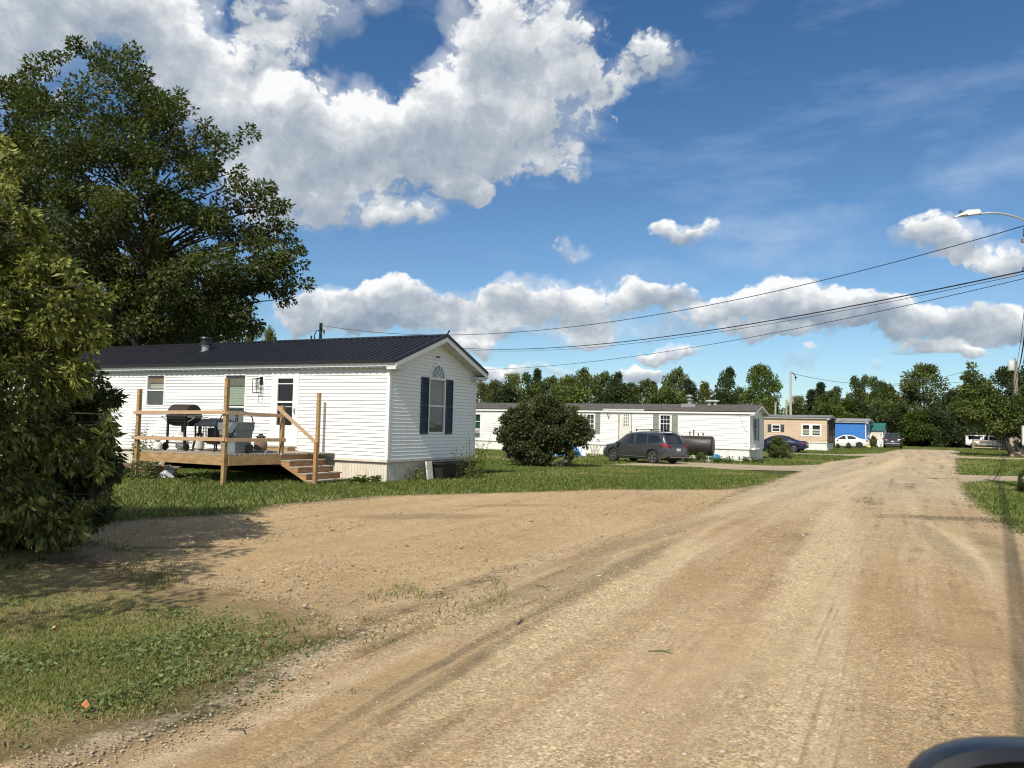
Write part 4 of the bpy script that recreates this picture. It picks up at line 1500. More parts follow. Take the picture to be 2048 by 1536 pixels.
for k in range(4):
    zt = DZ - rise_ * k
    xa = x0s + run * k - .03
    a.box(xa - DO.x, xa + .018 - DO.x, -1.77 - DO.y, -.53 - DO.y, zt - rise_ + .004, zt - .04)
a.build('riser', WOODRED, sts)

# things on the deck ------------------------------------------------------------------
IRON = mat('black_grill_iron', (.016, .015, .015), .5, var=.3, vscale=6)
RUST = mat('rusty_grill_lid', (.058, .026, .018), .6, var=.35, vscale=4, c2=(.03, .017, .013))
gr_ = thing('barrel_grill', 'black barrel charcoal grill with rusty lid and wheels on the deck', 'grill', HL(-4.93, -2.48, DZ), -HAZ)
a = MB()
T = Matrix.Translation((-.36, 0, .94)) @ Matrix.Rotation(rad(90), 4, 'Y')
n = 16
R_ = .27
low = [(.0, 0)] + []
for i in range(n):
    a0, a1 = math.pi + math.pi * i / n, math.pi + math.pi * (i + 1) / n
    ym = lambda t: R_ * 1.02 * math.cos(t)
    zm_ = lambda t: .92 + R_ * math.sin(t)
    a.quad((-.36, ym(a0), zm_(a0)), (.36, ym(a0), zm_(a0)), (.36, ym(a1), zm_(a1)), (-.36, ym(a1), zm_(a1)))
for x in (-.36, .36):
    vs = [Vector((x, 0, .92))] + [Vector((x, R_ * 1.02 * math.cos(math.pi + math.pi * i / n), .92 + R_ * math.sin(math.pi + math.pi * i / n))) for i in range(n + 1)]
    a.add(vs, [(0, i + 1, i + 2) for i in range(n)])
a.box(-.37, .37, -.285, .285, .90, .94)
for z in (.78, .84):
    a.bar((-.37, -.275, z), (.37, -.275, z), .02, .02)
a.build('firebox', IRON, gr_, smooth=False)
a = MB()
for i in range(n):
    a0, a1 = math.pi * i / n, math.pi * (i + 1) / n
    ym = lambda t: R_ * math.cos(t)
    zm_ = lambda t: .95 + .29 * math.sin(t)
    a.quad((-.36, ym(a0), zm_(a0)), (.36, ym(a0), zm_(a0)), (.36, ym(a1), zm_(a1)), (-.36, ym(a1), zm_(a1)))
for x in (-.36, .36):
    vs = [Vector((x, 0, .95))] + [Vector((x, R_ * math.cos(math.pi * i / n), .95 + .29 * math.sin(math.pi * i / n))) for i in range(n + 1)]
    a.add(vs, [(0, i + 1, i + 2) for i in range(n)])
lid = a.build('lid', RUST, gr_)
a = MB()
a.tube([(-.25, -.27, 1.02), (-.25, -.33, 1.03), (.25, -.33, 1.03), (.25, -.27, 1.02)], .014, 6)
a.build('handle', STEEL, lid)
for (x, y) in ((-.33, -.24), (.33, -.24), (-.33, .24), (.33, .24)):
    a = MB()
    a.box(x - .025, x + .025, y - .025, y + .025, .07, .86)
    a.build('leg', IRON, gr_)
for (x, y) in ((-.40, -.24), (.40, -.24), (-.40, .24), (.40, .24)):
    a = MB()
    a.lathe([(0, -.025), (.085, -.025), (.1, -.015), (.1, .015), (.085, .025), (0, .025)], 16, Matrix.Translation((x, y, .1)) @ Matrix.Rotation(rad(90), 4, 'Y'))
    a.build('wheel', IRON, gr_, smooth=True)
for (xa, xb) in ((-.66, -.37), (.37, .66)):
    a = MB()
    a.box(xa, xb, -.22, .22, .89, .912)
    a.bar((xa + .03 if xa < 0 else xb - .03, -.2, .885), (-.36 if xa < 0 else .36, -.2, .76), .02, .02)
    a.build('side_shelf', GREYM, gr_)
a = MB()
a.bar((-.33, -.24, .2), (.33, -.24, .2), .03, .03)
a.bar((-.33, .24, .2), (.33, .24, .2), .03, .03)
for i in range(5):
    a.bar((-.33, -.2 + .1 * i, .205), (.33, -.2 + .1 * i, .205), .018, .012)
a.build('bottom_rack', IRON, gr_)

fpit = thing('fire_pit', 'square black fire pit with domed navy lid between grill and grey bin', 'fire pit', HL(-4.02, -2.2, DZ), -HAZ)
NAVY = mat('dark_navy_lid', (.02, .024, .034), .35, var=.2)
a = MB()
for i in range(8):
    t0, t1 = i / 8, (i + 1) / 8
    r0, r1 = .40 * math.cos(t0 * 1.25), .40 * math.cos(t1 * 1.25)
    z0, z1 = .68 + .19 * math.sin(t0 * math.pi / 2), .68 + .19 * math.sin(t1 * math.pi / 2)
    c0 = [(-r0, -r0, z0), (r0, -r0, z0), (r0, r0, z0), (-r0, r0, z0)]
    c1 = [(-r1, -r1, z1), (r1, -r1, z1), (r1, r1, z1), (-r1, r1, z1)]
    for k in range(4):
        a.quad(c0[k], c0[(k + 1) % 4], c1[(k + 1) % 4], c1[k])
a.box(-.13, .13, -.13, .13, .865, .885)
a.box(-.41, .41, -.41, .41, .66, .685)
a.build('dome_lid', NAVY, fpit)
for (x, y) in ((-1, -1), (1, -1), (-1, 1), (1, 1)):
    a = MB()
    a.bar((x * .37, y * .37, .66), (x * .36, y * .36, .30), .035, .035, up=(0, 1, 0))
    a.bar((x * .36, y * .36, .30), (x * .41, y * .41, 0), .03, .03, up=(0, 1, 0))
    a.build('leg', IRON, fpit)
a = MB()
for i in range(9):
    t = -.35 + .7 * i / 8
    for (p0, p1) in (((t, -.36, .34), (t, -.36, .66)), ((t, .36, .34), (t, .36, .66)), ((-.36, t, .34), (-.36, t, .66)), ((.36, t, .34), (.36, t, .66))):
        a.bar(p0, p1, .012, .012, up=(0, 1, 0))
a.box(-.2, .1, -.1, .2, .3, .62)
a.build('mesh_screen', IRON, fpit)
a = MB()
a.lathe([(0, .17), (.22, .2), (.34, .28), (.42, .335), (.43, .345), (.34, .33)], 18)
a.build('fire_bowl', mat('rusty_bowl', (.10, .035, .025), .7, var=.4, vscale=4), fpit, smooth=True)

PLG = mat('grey_bin_plastic', (.17, .205, .23), .5, var=.06, grime=.2)
bn = thing('wheeled_bin', 'blue grey wheeled bin with two black hoop handles on the deck', 'bin', HL(-2.93, -2.55, DZ), -HAZ)
a = MB()


def frustum(mb, b0, b1, z0, z1, m=0):
    c0 = [(-b0[0], -b0[1], z0), (b0[0], -b0[1], z0), (b0[0], b0[1], z0), (-b0[0], b0[1], z0)]
    c1 = [(-b1[0], -b1[1], z1), (b1[0], -b1[1], z1), (b1[0], b1[1], z1), (-b1[0], b1[1], z1)]
    mb.add(c0 + c1, [(3, 2, 1, 0), (0, 1, 5, 4), (1, 2, 6, 5), (2, 3, 7, 6), (3, 0, 4, 7)], m)


frustum(a, (.24, .25), (.30, .31), .01, .64)
frustum(a, (.315, .325), (.32, .33), .58, .78)
a.build('body', PLG, bn, bevel=.02)
a = MB()
a.box(-.33, .33, -.05, .335, .775, .80)
a.bar((.31, -.335, .76), (.02, -.345, .38), .16, .012, up=(0, 1, 0))
a.build('lid', mat('grey_bin_lid', (.09, .115, .13), .5, var=.1), bn, bevel=.008)
for x in (-.27, .27):
    a = MB()
    a.tube([(x, -.3, .72)] + [(x, -.3 + .3 - .3 * math.cos(t), .80 + .26 * math.sin(t)) for t in [math.pi * i / 10 for i in range(11)]] + [(x, .3, .72)], .017, 7)
    a.build('hoop_handle', BLACK, bn, smooth=True)
for x in (-.27, .27):
    a = MB()
    a.lathe([(0, -.03), (.12, -.03), (.12, .03), (0, .03)], 16, Matrix.Translation((x, .22, .12)) @ Matrix.Rotation(rad(90), 4, 'Y'))
    a.build('wheel', BLACK, bn)

TANKW = mat('white_tank_paint', (.66, .66, .62), .4, var=.06, grime=.35)


def gas_tank(x, y, s, label, band):
    t = thing('gas_cylinder', label, 'gas cylinder', HL(x, y, DZ), random.uniform(0, 1), 'gas cylinders on the deck')
    a = MB()
    a.lathe([(0, .03), (.10 * s, .03), (.15 * s, .06 * s), (.155 * s, .12 * s), (.155 * s, .26 * s), (.145 * s, .32 * s), (.09 * s, .37 * s), (.03 * s, .385 * s), (0, .385 * s)], 20)
    a.build('body', TANKW, t, smooth=True)
    a = MB()
    a.lathe([(.10 * s, 0), (.11 * s, 0), (.11 * s, .05), (.10 * s, .05)], 16)
    a.build('foot_ring', TANKW, t)
    a = MB()
    a.lathe([(.095 * s, .35 * s), (.10 * s, .46 * s), (.092 * s, .46 * s)], 16, arc=4.6)
    a.build('collar', TANKW, t)
    a = MB()
    a.tube([(0, 0, .37 * s), (0, 0, .42 * s)], .02 * s, 8)
    a.tube([(-.04 * s, 0, .42 * s), (.04 * s, 0, .42 * s)], .022 * s, 8)
    a.build('valve', BLACK, t)
    if band:
        a = MB()
        a.lathe([(.157 * s, .15 * s), (.1575 * s, .25 * s)], 20, arc=2.0)
        a.build('label_band', mat('blue_label', (.04, .22, .38), .5), t)


gas_tank(-5.04, -2.42, 1.08, 'white gas cylinder with blue label under the barrel grill', True)
gas_tank(-4.62, -2.25, 1.05, 'plain white gas cylinder under the right end of the barrel grill', False)
pc = thing('small_cylinder', 'small white camping gas cylinder by the left deck post', 'gas cylinder', HL(-5.28, -3.0, DZ))
a = MB()
a.lathe([(0, 0), (.09, 0), (.12, .03), (.12, .15), (.1, .2), (.05, .23)], 16)
a.build('body', TANKW, pc, smooth=True)
a = MB()
a.lathe([(.05, .22), (.045, .25), (.09, .26), (.085, .33), (.03, .33), (0, .33)], 12)
a.build('collar', GREYM, pc)
pt = thing('clay_pot', 'brown ribbed clay pot with dark lid right of the grey bin', 'pot', HL(-3.15, -1.45, DZ))
a = MB()
a.lathe([(0, 0), (.13, 0), (.17, .08), (.18, .2), (.15, .32), (.11, .37), (.11, .40)], 18)
a.build('body', mat('brown_clay', (.19, .12, .09), .8, var=.25, vscale=5), pt, smooth=True)
a = MB()
a.lathe([(.14, .39), (.14, .42), (.05, .46), (.06, .49), (0, .50)], 14)
a.build('lid', mat('dark_clay', (.06, .05, .045), .7), pt)
stp = thing('door_step', 'low plank step box in front of the storm door', 'step', HL(-3.62, -.30, DZ), -HAZ)
a = MB()
a.box(-.52, .52, -.16, .18, .095, .13)
a.build('top_board', WOODGREY, stp)
a = MB()
a.box(-.5, .5, -.145, -.11, 0, .095)
a.box(-.5, -.46, -.11, .17, 0, .095)
a.box(.46, .5, -.11, .17, 0, .095)
a.build('box_sides', WOODNEW, stp)
slab = MB()
slab.box(-.28, .28, -.2, .2, 0, .05)
s_ = slab.build('plastic_tray', mat('grey_tray', (.17, .20, .22), .6, var=.1), bevel=.012)
s_.location = HL(-2.85, -1.6, DZ)
s_.rotation_euler.z = -HAZ
tag(s_, 'flat grey plastic tray on the deck boards beside the clay pot', 'tray')
stl = thing('wooden_stool', 'rustic wooden stool leaning behind the grey bin', 'stool', HL(-3.6, -2.1, DZ), -HAZ + .3)
a = MB()
a.lathe([(0, .44), (.16, .44), (.165, .46), (.15, .48), (0, .48)], 12)
a.build('seat', WOODRED, stl)
for k in range(3):
    t = 2.1 * k
    a = MB()
    a.tube([(.1 * math.cos(t), .1 * math.sin(t), .44), (.17 * math.cos(t), .17 * math.sin(t), 0)], .018, 6)
    a.build('leg', WOODRED, stl)

# clutter beside and under the deck ------------------------------------------------------------------
for i, (x, y, ang) in enumerate(((-5.35, -2.9, .2), (-5.2, -2.75, -.3), (-5.3, -2.85, .5), (-5.4, -2.95, 0), (-5.15, -2.9, .9))):
    a = MB()
    a.tube([(-.2, 0, 0), (.2, 0, 0)], [.065, .06], 7)
    o = a.build('firewood_log', mat('split_log', (.42, .24, .11), .9, var=.4, vscale=7), smooth=False)
    o.location = HL(x, y, .06 + .10 * (i // 2))
    o.rotation_euler.z = -HAZ + ang
    tag(o, ['split log at the outer foot of the firewood heap', 'split log low down on the inner side of the firewood heap', 'split log lying across the middle of the firewood heap', 'split log leaning to the lawn side of the firewood heap', 'topmost split log of the firewood heap under the deck'][i], 'log', 'firewood under the left end of the deck')
a = MB()
rs = random.Random(5)
for i in range(9):
    for k in range(10):
        pass
a.lathe([(.02, .36), (.05, .30), (.16, .22), (.19, .12), (.17, .03), (0, 0)], 12)
a.v = [(x * (1 + .3 * rs.uniform(-1, 1)), y * (1 + .3 * rs.uniform(-1, 1)), z * (1 + .15 * rs.uniform(-1, 1))) for x, y, z in a.v]
o = a.build('plastic_bag', mat('white_plastic_bag', (.62, .64, .68), .4, var=.1), smooth=False)
o.location = HL(-4.86, -2.95, .0)
tag(o, 'crumpled white plastic bag under the deck by the firewood', 'bag')
for i in range(5):
    a = MB()
    a.box(-1.0 - .1 * (i % 3), 1.0 + .12 * (i % 2), -.07, .07, 0, .04)
    o = a.build('plank', mat('old_plank', (.16, .10, .07), .85, var=.3, vscale=3, c2=(.24, .17, .12)))
    o.location = HL(-7.4 + .1 * i, -2.0 + .17 * (i % 3), .05 + .045 * (i // 2) + .012 * i)
    o.rotation_euler = (.02 * i, .02, -HAZ + .08 * i - .1)
    tag(o, ['weathered plank lying flat at the bottom of the board pile', 'short plank at the back of the board pile', 'reddish plank across the middle of the board pile', 'upper plank of the board pile left of the deck', 'topmost plank of the board pile left of the deck'][i], 'plank', 'old planks piled left of the deck')
# dark cargo box half hidden by the shrub
cb2 = thing('utility_trailer', 'dark utility trailer with raised tail half hidden by the left shrub', 'trailer', HL(-7.3, -4.05, 0), rad(8))
a = MB()
a.prism([(-1.9, .75), (-1.9, 1.25), (.25, 1.25), (.62, 1.21), (.05, .75)], -.65, .65)
a.build('body', mat('dark_trailer_body', (.018, .02, .024), .4, var=.2), cb2, bevel=.02)
a = MB()
a.bar((.60, -.66, 1.2), (.06, -.66, .75), .03, .05, up=(0, 1, 0))
a.bar((.60, .66, 1.2), (.06, .66, .75), .03, .05, up=(0, 1, 0))
a.build('edge_strip', GREYM, cb2)
for y in (-.72, .72):
    a = MB()
    a.lathe([(.12, -.08), (.3, -.09), (.33, -.05), (.33, .05), (.3, .09), (.12, .08)], 20, Matrix.Translation((-.9, y, .33)) @ Matrix.Rotation(rad(90), 4, 'X'))
    a.build('wheel', BLACK, cb2)
a = MB()
a.bar((-1.7, 0, .68), (-.2, 0, .68), 1.1, .12)
a.bar((-.9, -.68, .33), (-.9, .68, .33), .06, .06)
a.bar((-.9, -.5, .36), (-.9, -.5, .72), .06, .06, up=(0, 1, 0))
a.bar((-.9, .5, .36), (-.9, .5, .72), .06, .06, up=(0, 1, 0))
a.build('chassis', BLACK, cb2)

# planter trough and board by the gable end
tr = thing('planter_trough', 'long black plastic trough behind tall weeds at the gable skirting', 'trough', HL(.42, 2.75, 0), -HAZ + rad(90))
a = MB()
c0 = [(-.85, -.17, .02), (.85, -.17, .02), (.85, .17, .02), (-.85, .17, .02)]
c1 = [(-.98, -.24, .46), (.98, -.24, .46), (.98, .24, .46), (-.98, .24, .46)]
a.add(c0 + c1, [(0, 1, 5, 4), (1, 2, 6, 5), (2, 3, 7, 6), (3, 0, 4, 7), (3, 2, 1, 0)])
a.build('body', mat('black_trough_plastic', (.02, .021, .022), .5, var=.2), tr)
a = MB()
for (p0, p1) in (((-1.03, -.26, .46), (1.03, -.26, .46)), ((-1.03, .26, .46), (1.03, .26, .46)), ((-1.0, -.26, .46), (-1.0, .26, .46)), ((1.0, -.26, .46), (1.0, .26, .46))):
    a.bar(p0, p1, .07, .04)
a.build('rim', BLACK, tr)
a = MB()
a.box(-.15, .15, -.02, .02, 0, .56)
o = a.build('white_board', mat('bare_white_board', (.70, .66, .58), .7, var=.08))
o.location = HL(.40, 1.55, -.02)
o.rotation_euler = (rad(-8), 0, -HAZ + rad(92))
tag(o, 'short white board leaning at the near end of the black trough', 'board')

# ------------------------------------------------------------------ vehicles
TYRE = mat('tyre_rubber', (.022, .021, .02), .85, var=.2, grime=.3)
RIM = mat('alloy_rim', (.36, .35, .33), .35, metal=.8, var=.1)
CARGLASS = mat('car_glass', (.014, .018, .018), .05, var=.1, spec=.8)
REDLAMP = mat('red_lamp', (.26, .008, .012), .15, var=.15, spec=.8)
CLEARLAMP = mat('clear_lamp', (.5, .5, .5), .1, var=.1, spec=.8)
UNDER = mat('underbody', (.01, .01, .01), .9)
PLATE = mat('number_plate', (.6, .6, .6), .5)


def paint(name, c, metal=.4, rough=.35):
    return mat(name, c, rough, metal=metal, var=.05, vscale=1.5, coat=.8, grime=.08)


class Car:
    """body lofted from outline curves; x forward, z up, y left"""

    def __init__(s, L, hw, top, belt, bot, width, twidth, wheels, rw):
        s.L, s.hw = L, hw
        s.c = dict(top=top, belt=belt, bot=bot, w=width, tw=twidth)
        s.wheels, s.rw = wheels, rw

    def g(s, k, x):
        pts = s.c[k]
        return float(np.interp(x, [p[0] for p in pts], [p[1] for p in pts]))

    def sec(s, x):
        top, belt, bot = s.g('top', x), s.g('belt', x), s.g('bot', x)
        w, tw = s.hw * s.g('w', x), s.hw * s.g('tw', x)
        arch = 0
        for xw in s.wheels:
            dx = abs(x - xw)
            R = s.rw * 1.13
            if dx < R:
                arch = max(arch, s.rw + math.sqrt(R * R - dx * dx))
        b1 = max(bot, arch)
        ped = [(0, bot), (w * .62, bot), (w * .62, max(bot + .01, b1 - .02)), (w * .94, b1), (w * .985, max(b1 + .01, bot + .12)), (w, max(b1 + .02, bot * .45 + belt * .5)),
               (w * .985, max(b1 + .03, belt - .10)), (w * .955, belt), (w * .955 * .5 + tw * .5, belt * .5 + (top - .07) * .5),
               (tw, top - .07), (tw * .86, top - .018), (tw * .4, top), (0, top + .004)]
        return ped

    def side_y(s, x, z):
        p = s.sec(x)
        zs = [q[1] for q in p[5:10]]
        ys = [q[0] for q in p[5:10]]
        return float(np.interp(z, zs, ys))

    def body(s, m, parent):
        xs = set(np.linspace(-s.L / 2, s.L / 2, 36).round(3))
        for xw in s.wheels:
            R = s.rw * 1.13
            xs |= set(np.round(xw + R * np.cos(np.linspace(0, math.pi, 13)), 3))
        for k in s.c:
            xs |= set(round(p[0], 3) for p in s.c[k] if abs(p[0]) <= s.L / 2)
        xs = sorted(xs)
        xs = [xs[0]] + [b for a, b in zip(xs, xs[1:]) if b - a > .006]
        mb = MB()
        rings = []
        for x in xs:
            p = s.sec(x)
            ring = [(x, y, z) for y, z in p] + [(x, -y, z) for y, z in p[::-1][1:-1]]
            rings.append(ring)
        n = len(rings[0])
        vs = [v for r in rings for v in r]
        fs = []
        for i in range(len(rings) - 1):
            for k in range(n):
                k2 = (k + 1) % n
                fs.append((i * n + k, (i + 1) * n + k, (i + 1) * n + k2, i * n + k2))
        fs.append(tuple(range(n)))
        fs.append(tuple(len(vs) - n + k for k in range(n))[::-1])
        mb.add(vs, fs)
        return mb.build('body', m, parent, smooth=True)

    def side_patch(s, name, poly, m, parent, off=.006, cols=9, both=True, sides=(1, -1)):
        xs = [p[0] for p in poly]
        x0, x1 = min(xs), max(xs)
        for sd in sides:
            mb = MB()
            prev = None
            for i in range(cols + 1):
                x = x0 + (x1 - x0) * (i / cols) * .9998 + .0001
                zz = []
                for j in range(len(poly)):
                    (ax, az), (bx, bz) = poly[j], poly[(j + 1) % len(poly)]
                    if (ax - x) * (bx - x) <= 0 and ax != bx:
                        zz.append(az + (bz - az) * (x - ax) / (bx - ax))
                if not zz:
                    continue
                lo, hi = min(zz), max(zz)
                col = [Vector((x, sd * (s.side_y(x, lo + (hi - lo) * t) + off), lo + (hi - lo) * t)) for t in (0, .33, .67, 1)]
                if prev:
                    for t in range(3):
                        mb.quad(prev[t], col[t], col[t + 1], prev[t + 1])
                prev = col
            mb.build(name, m, parent, smooth=True)

    def top_patch(s, name, x0, x1, k0, k1, m, parent, off=.010, n=8):
        mb = MB()
        rows = []
        for i in range(n + 1):
            x = x0 + (x1 - x0) * i / n
            k = k0 + (k1 - k0) * i / n
            tw = s.hw * s.g('tw', x)
            rows.append([Vector((x, tw * k * t, s.g('top', x) + off - .02 * (abs(t) * k / .86) ** 2)) for t in (-1, -.6, -.2, .2, .6, 1)])
        dx = (off if s.g('top', x1) < s.g('top', x0) else -off)
        for a, c in zip(rows[:-1], rows[1:]):
            for k in range(5):
                mb.quad(*[v + Vector((dx, 0, 0)) for v in (a[k], c[k], c[k + 1], a[k + 1])])
        mb.build(name, m, parent, smooth=True)

    def put_wheels(s, parent, rimm=RIM, spokes=5):
        for xw in s.wheels:
            for sd in (1, -1):
                T = Matrix.Translation((xw, sd * (s.hw * .985 - .115), s.rw)) @ Matrix.Rotation(rad(-90) * sd, 4, 'X')
                a = MB()
                r = s.rw
                a.lathe([(r * .66, -.11), (r * .95, -.11), (r, -.07), (r, .07), (r * .95, .105), (r * .68, .11), (r * .66, .07)], 28, T)
                wo = a.build('wheel', TYRE, parent, smooth=True)
                a = MB()
                a.lathe([(r * .67, .10), (r * .61, .105), (r * .60, .04)], 24, T)
                for k in range(spokes):
                    t = 6.283 * k / spokes + .3
                    for dt in (-.16, .16):
                        a.bar(T @ Vector((r * .10 * math.cos(t), r * .10 * math.sin(t), .075)), T @ Vector((r * .62 * math.cos(t + dt), r * .62 * math.sin(t + dt), .085)), r * .10, .02, up=T.to_3x3() @ Vector((0, 0, 1)))
                a.lathe([(0, .09), (r * .14, .088), (r * .15, .06)], 12, T)
                a.build('rim', rimm, wo)
                a = MB()
                a.lathe([(0, .03), (r * .62, .03)], 20, T)
                a.build('brake_disc', UNDER, wo)

    def strip(s, name, pts, m, parent, w=.012, off=.004, sides=(1, -1)):
        for sd in sides:
            mb = MB()
            for (p, q) in zip(pts[:-1], pts[1:]):
                a = Vector((p[0], sd * (s.side_y(*p) + off), p[1]))
                c = Vector((q[0], sd * (s.side_y(*q) + off), q[1]))
                mb.bar(a, c, .008, w, up=(0, 0, 1) if abs(q[0] - p[0]) > abs(q[1] - p[1]) else (1, 0, 0))
            mb.build(name, m, parent)

    def mirrors(s, x, z, m, parent):
        for sd in (1, -1):
            a = MB()
            yb = s.side_y(x, z)
            a.box(x - .06, x + .09, sd * (yb + .03) if sd > 0 else -yb - .24, yb + .24 if sd > 0 else -yb - .03, z - .04, z + .13)
            a.build('door_mirror', m, parent, bevel=.03)


def suv(name, label, loc, rz, pm, rails=True, plate=True):
    t = thing(name, label, 'car', loc, rz)
    L = 5.0
    c = Car(L, .97,
            top=[(-2.5, .95), (-2.44, 1.02), (-2.36, 1.08), (-2.02, 1.64), (-1.85, 1.70), (-1.2, 1.745), (-.2, 1.755), (.3, 1.725), (.62, 1.64), (1.42, 1.13), (1.6, 1.10), (2.2, 1.0), (2.42, .88), (2.5, .74)],
            belt=[(-2.5, .90), (-2.3, 1.06), (-1.4, 1.08), (.9, 1.02), (1.45, 1.0), (2.2, .86), (2.5, .66)],
            bot=[(-2.5, .48), (-2.3, .36), (-1.9, .26), (1.9, .24), (2.3, .28), (2.5, .38)],
            width=[(-2.5, .80), (-2.42, .90), (-2.2, .97), (-1.4, 1.0), (1.5, 1.0), (2.1, .95), (2.38, .84), (2.5, .62)],
            twidth=[(-2.5, .72), (-2.36, .80), (-2.0, .74), (-1.2, .74), (.6, .74), (1.42, .84), (2.2, .80), (2.5, .5)],
            wheels=(-1.42, 1.48), rw=.375)
    c.body(pm, t)
    c.side_patch('side_window', [(1.02, 1.06), (.42, 1.56), (-.02, 1.625), (-.06, 1.09)], CARGLASS, t)
    c.side_patch('side_window', [(-.14, 1.09), (-.12, 1.63), (-.92, 1.63), (-.98, 1.12)], CARGLASS, t)
    c.side_patch('side_window', [(-1.05, 1.13), (-1.0, 1.625), (-1.62, 1.58), (-1.97, 1.33), (-1.86, 1.20)], CARGLASS, t)
    c.top_patch('windscreen', .60, 1.40, .88, .90, CARGLASS, t)
    c.top_patch('rear_window', -2.32, -2.06, .84, .82, CARGLASS, t, off=.012)
    c.side_patch('tail_light', [(-2.42, .93), (-2.41, 1.10), (-2.2, 1.13), (-1.92, 1.09), (-2.15, .98)], REDLAMP, t, off=.012)
    for sd in (1, -1):
        a = MB()
        a.box(-2.487, -2.40, min(sd * .50, sd * .80), max(sd * .50, sd * .80), .96, 1.05)
        a.build('rear_lamp', REDLAMP, t, bevel=.02)
    c.side_patch('headlight', [(2.05, .80), (2.08, .90), (2.36, .84), (2.42, .74)], CLEARLAMP, t, off=.012)
    for pts in ([(.98, 1.0), (.95, .62), (1.0, .36)], [(-.1, 1.07), (-.1, .6), (-.1, .36)], [(-.99, 1.08), (-1.02, .8), (-1.0, .72)], [(.99, .99), (-.1, 1.06), (-1.0, 1.07)]):
        c.strip('door_seam', pts, UNDER, t, w=.01)
    c.strip('sill_trim', [(1.0, .40), (-.9, .37)], RIM, t, w=.03, off=.004)
    for x in (.10, -.86):
        c.strip('door_handle', [(x - .1, .97), (x + .1, .97)], RIM, t, w=.035, off=.025)
    c.mirrors(1.0, 1.04, pm, t)
    a = MB()
    a.box(-2.56, -2.3, -.80, .80, .42, .60)
    a.build('rear_bumper', pm, t, bevel=.05)
    a = MB()
    a.box(-2.57, -2.5, -.42, .42, .62, .66)
    a.box(-2.56, -2.5, -.75, .75, .38, .42)
    a.build('bumper_trim', RIM, t)
    if plate:
        a = MB()
        a.box(-2.525, -2.49, -.16, .16, .74, .88)
        po_ = a.build('number_plate', PLATE, t)
    a = MB()
    a.box(-2.1, -1.9, -.62, .62, 1.70, 1.73)
    a.build('spoiler', pm, t, bevel=.012)
    if rails:
        for sd in (1, -1):
            a = MB()
            a.tube([(.35, sd * .66, 1.70), (.25, sd * .66, 1.78), (-.6, sd * .67, 1.80), (-1.5, sd * .66, 1.79), (-1.75, sd * .66, 1.68)], .018, 6)
            a.build('roof_rail', RIM, t)
        for x in (-.05, -1.1):
            a = MB()
            a.bar((x, -.72, 1.88), (x, .72, 1.88), .06, .035)
            for sd in (1, -1):
                a.bar((x, sd * .66, 1.79), (x, sd * .66, 1.90), .05, .06, up=(0, 1, 0))
            a.build('cross_bar', BLACK, t)
    c.put_wheels(t)
    a = MB()
    a.box(-2.2, 2.1, -.6, .6, .22, .5)
    a.build('underbody', UNDER, t)
    return t


def sedan(name, label, loc, rz, pm, L=4.6, rimm=RIM):
    t = thing(name, label, 'car', loc, rz)
    h = L / 2
    c = Car(L, .88,
            top=[(-h, .86), (-h + .1, .98), (-h + .55, 1.02), (-h + .85, 1.08), (-h + 1.5, 1.36), (-.3, 1.44), (.15, 1.42), (.42, 1.36), (1.18, .98), (1.3, .95), (h - .35, .82), (h - .08, .72), (h, .58)],
            belt=[(-h, .80), (-h + .2, .93), (-.9, .93), (.9, .89), (h - .3, .76), (h, .54)],
            bot=[(-h, .42), (-h + .2, .32), (-1.6, .22), (1.6, .2), (h - .2, .24), (h, .34)],
            width=[(-h, .78), (-h + .15, .90), (-h + .5, .97), (-.9, 1.0), (1.1, 1.0), (h - .4, .93), (h - .12, .84), (h, .62)],
            twidth=[(-h, .7), (-h + .3, .82), (-h + .85, .80), (-h + 1.5, .70), (.42, .70), (1.18, .84), (h - .4, .80), (h, .5)],
            wheels=(-h + .95, h - .88), rw=.32)
    c.body(pm, t)
    c.side_patch('side_window', [(.92, .92), (.30, 1.31), (-.02, 1.35), (-.05, .94)], CARGLASS, t)
    c.side_patch('side_window', [(-.13, .94), (-.11, 1.355), (-.6, 1.32), (-1.02, 1.16), (-1.05, .98)], CARGLASS, t)
    c.top_patch('windscreen', .42, 1.14, .88, .9, CARGLASS, t)
    c.top_patch('rear_window', -h + .88, -h + 1.46, .88, .86, CARGLASS, t)
    c.side_patch('tail_light', [(-h + .06, .74), (-h + .06, .9), (-h + .35, .92), (-h + .3, .76)], REDLAMP, t, off=.012)
    for sd in (1, -1):
        a = MB()
        a.box(-h - .01, -h + .05, min(sd * .42, sd * .66), max(sd * .42, sd * .66), .72, .84)
        a.build('rear_lamp', REDLAMP, t, bevel=.01)
    c.side_patch('headlight', [(h - .45, .64), (h - .42, .74), (h - .16, .68), (h - .12, .6)], CLEARLAMP, t, off=.012)
    for pts in ([(.95, .9), (.93, .5), (.98, .3)], [(-.09, .92), (-.09, .3)], [(-1.08, .92), (-.98, .6)]):
        c.strip('door_seam', pts, UNDER, t, w=.01)
    for x in (.0, -.95):
        c.strip('door_handle', [(x + .02, .84), (x + .2, .84)], pm, t, w=.03, off=.02)
    c.mirrors(.82, .92, pm, t)
    a = MB()
    a.box(-h - .04, -h + .2, -.68, .68, .40, .58)
    a.build('rear_bumper', pm, t, bevel=.05)
    a = MB()
    a.box(-h - .015, -h + .03, -.15, .15, .64, .76)
    a.build('number_plate', PLATE, t)
    c.put_wheels(t, rimm)
    a = MB()
    a.box(-h + .3, h - .3, -.55, .55, .19, .45)
    a.build('underbody', UNDER, t)
    return t


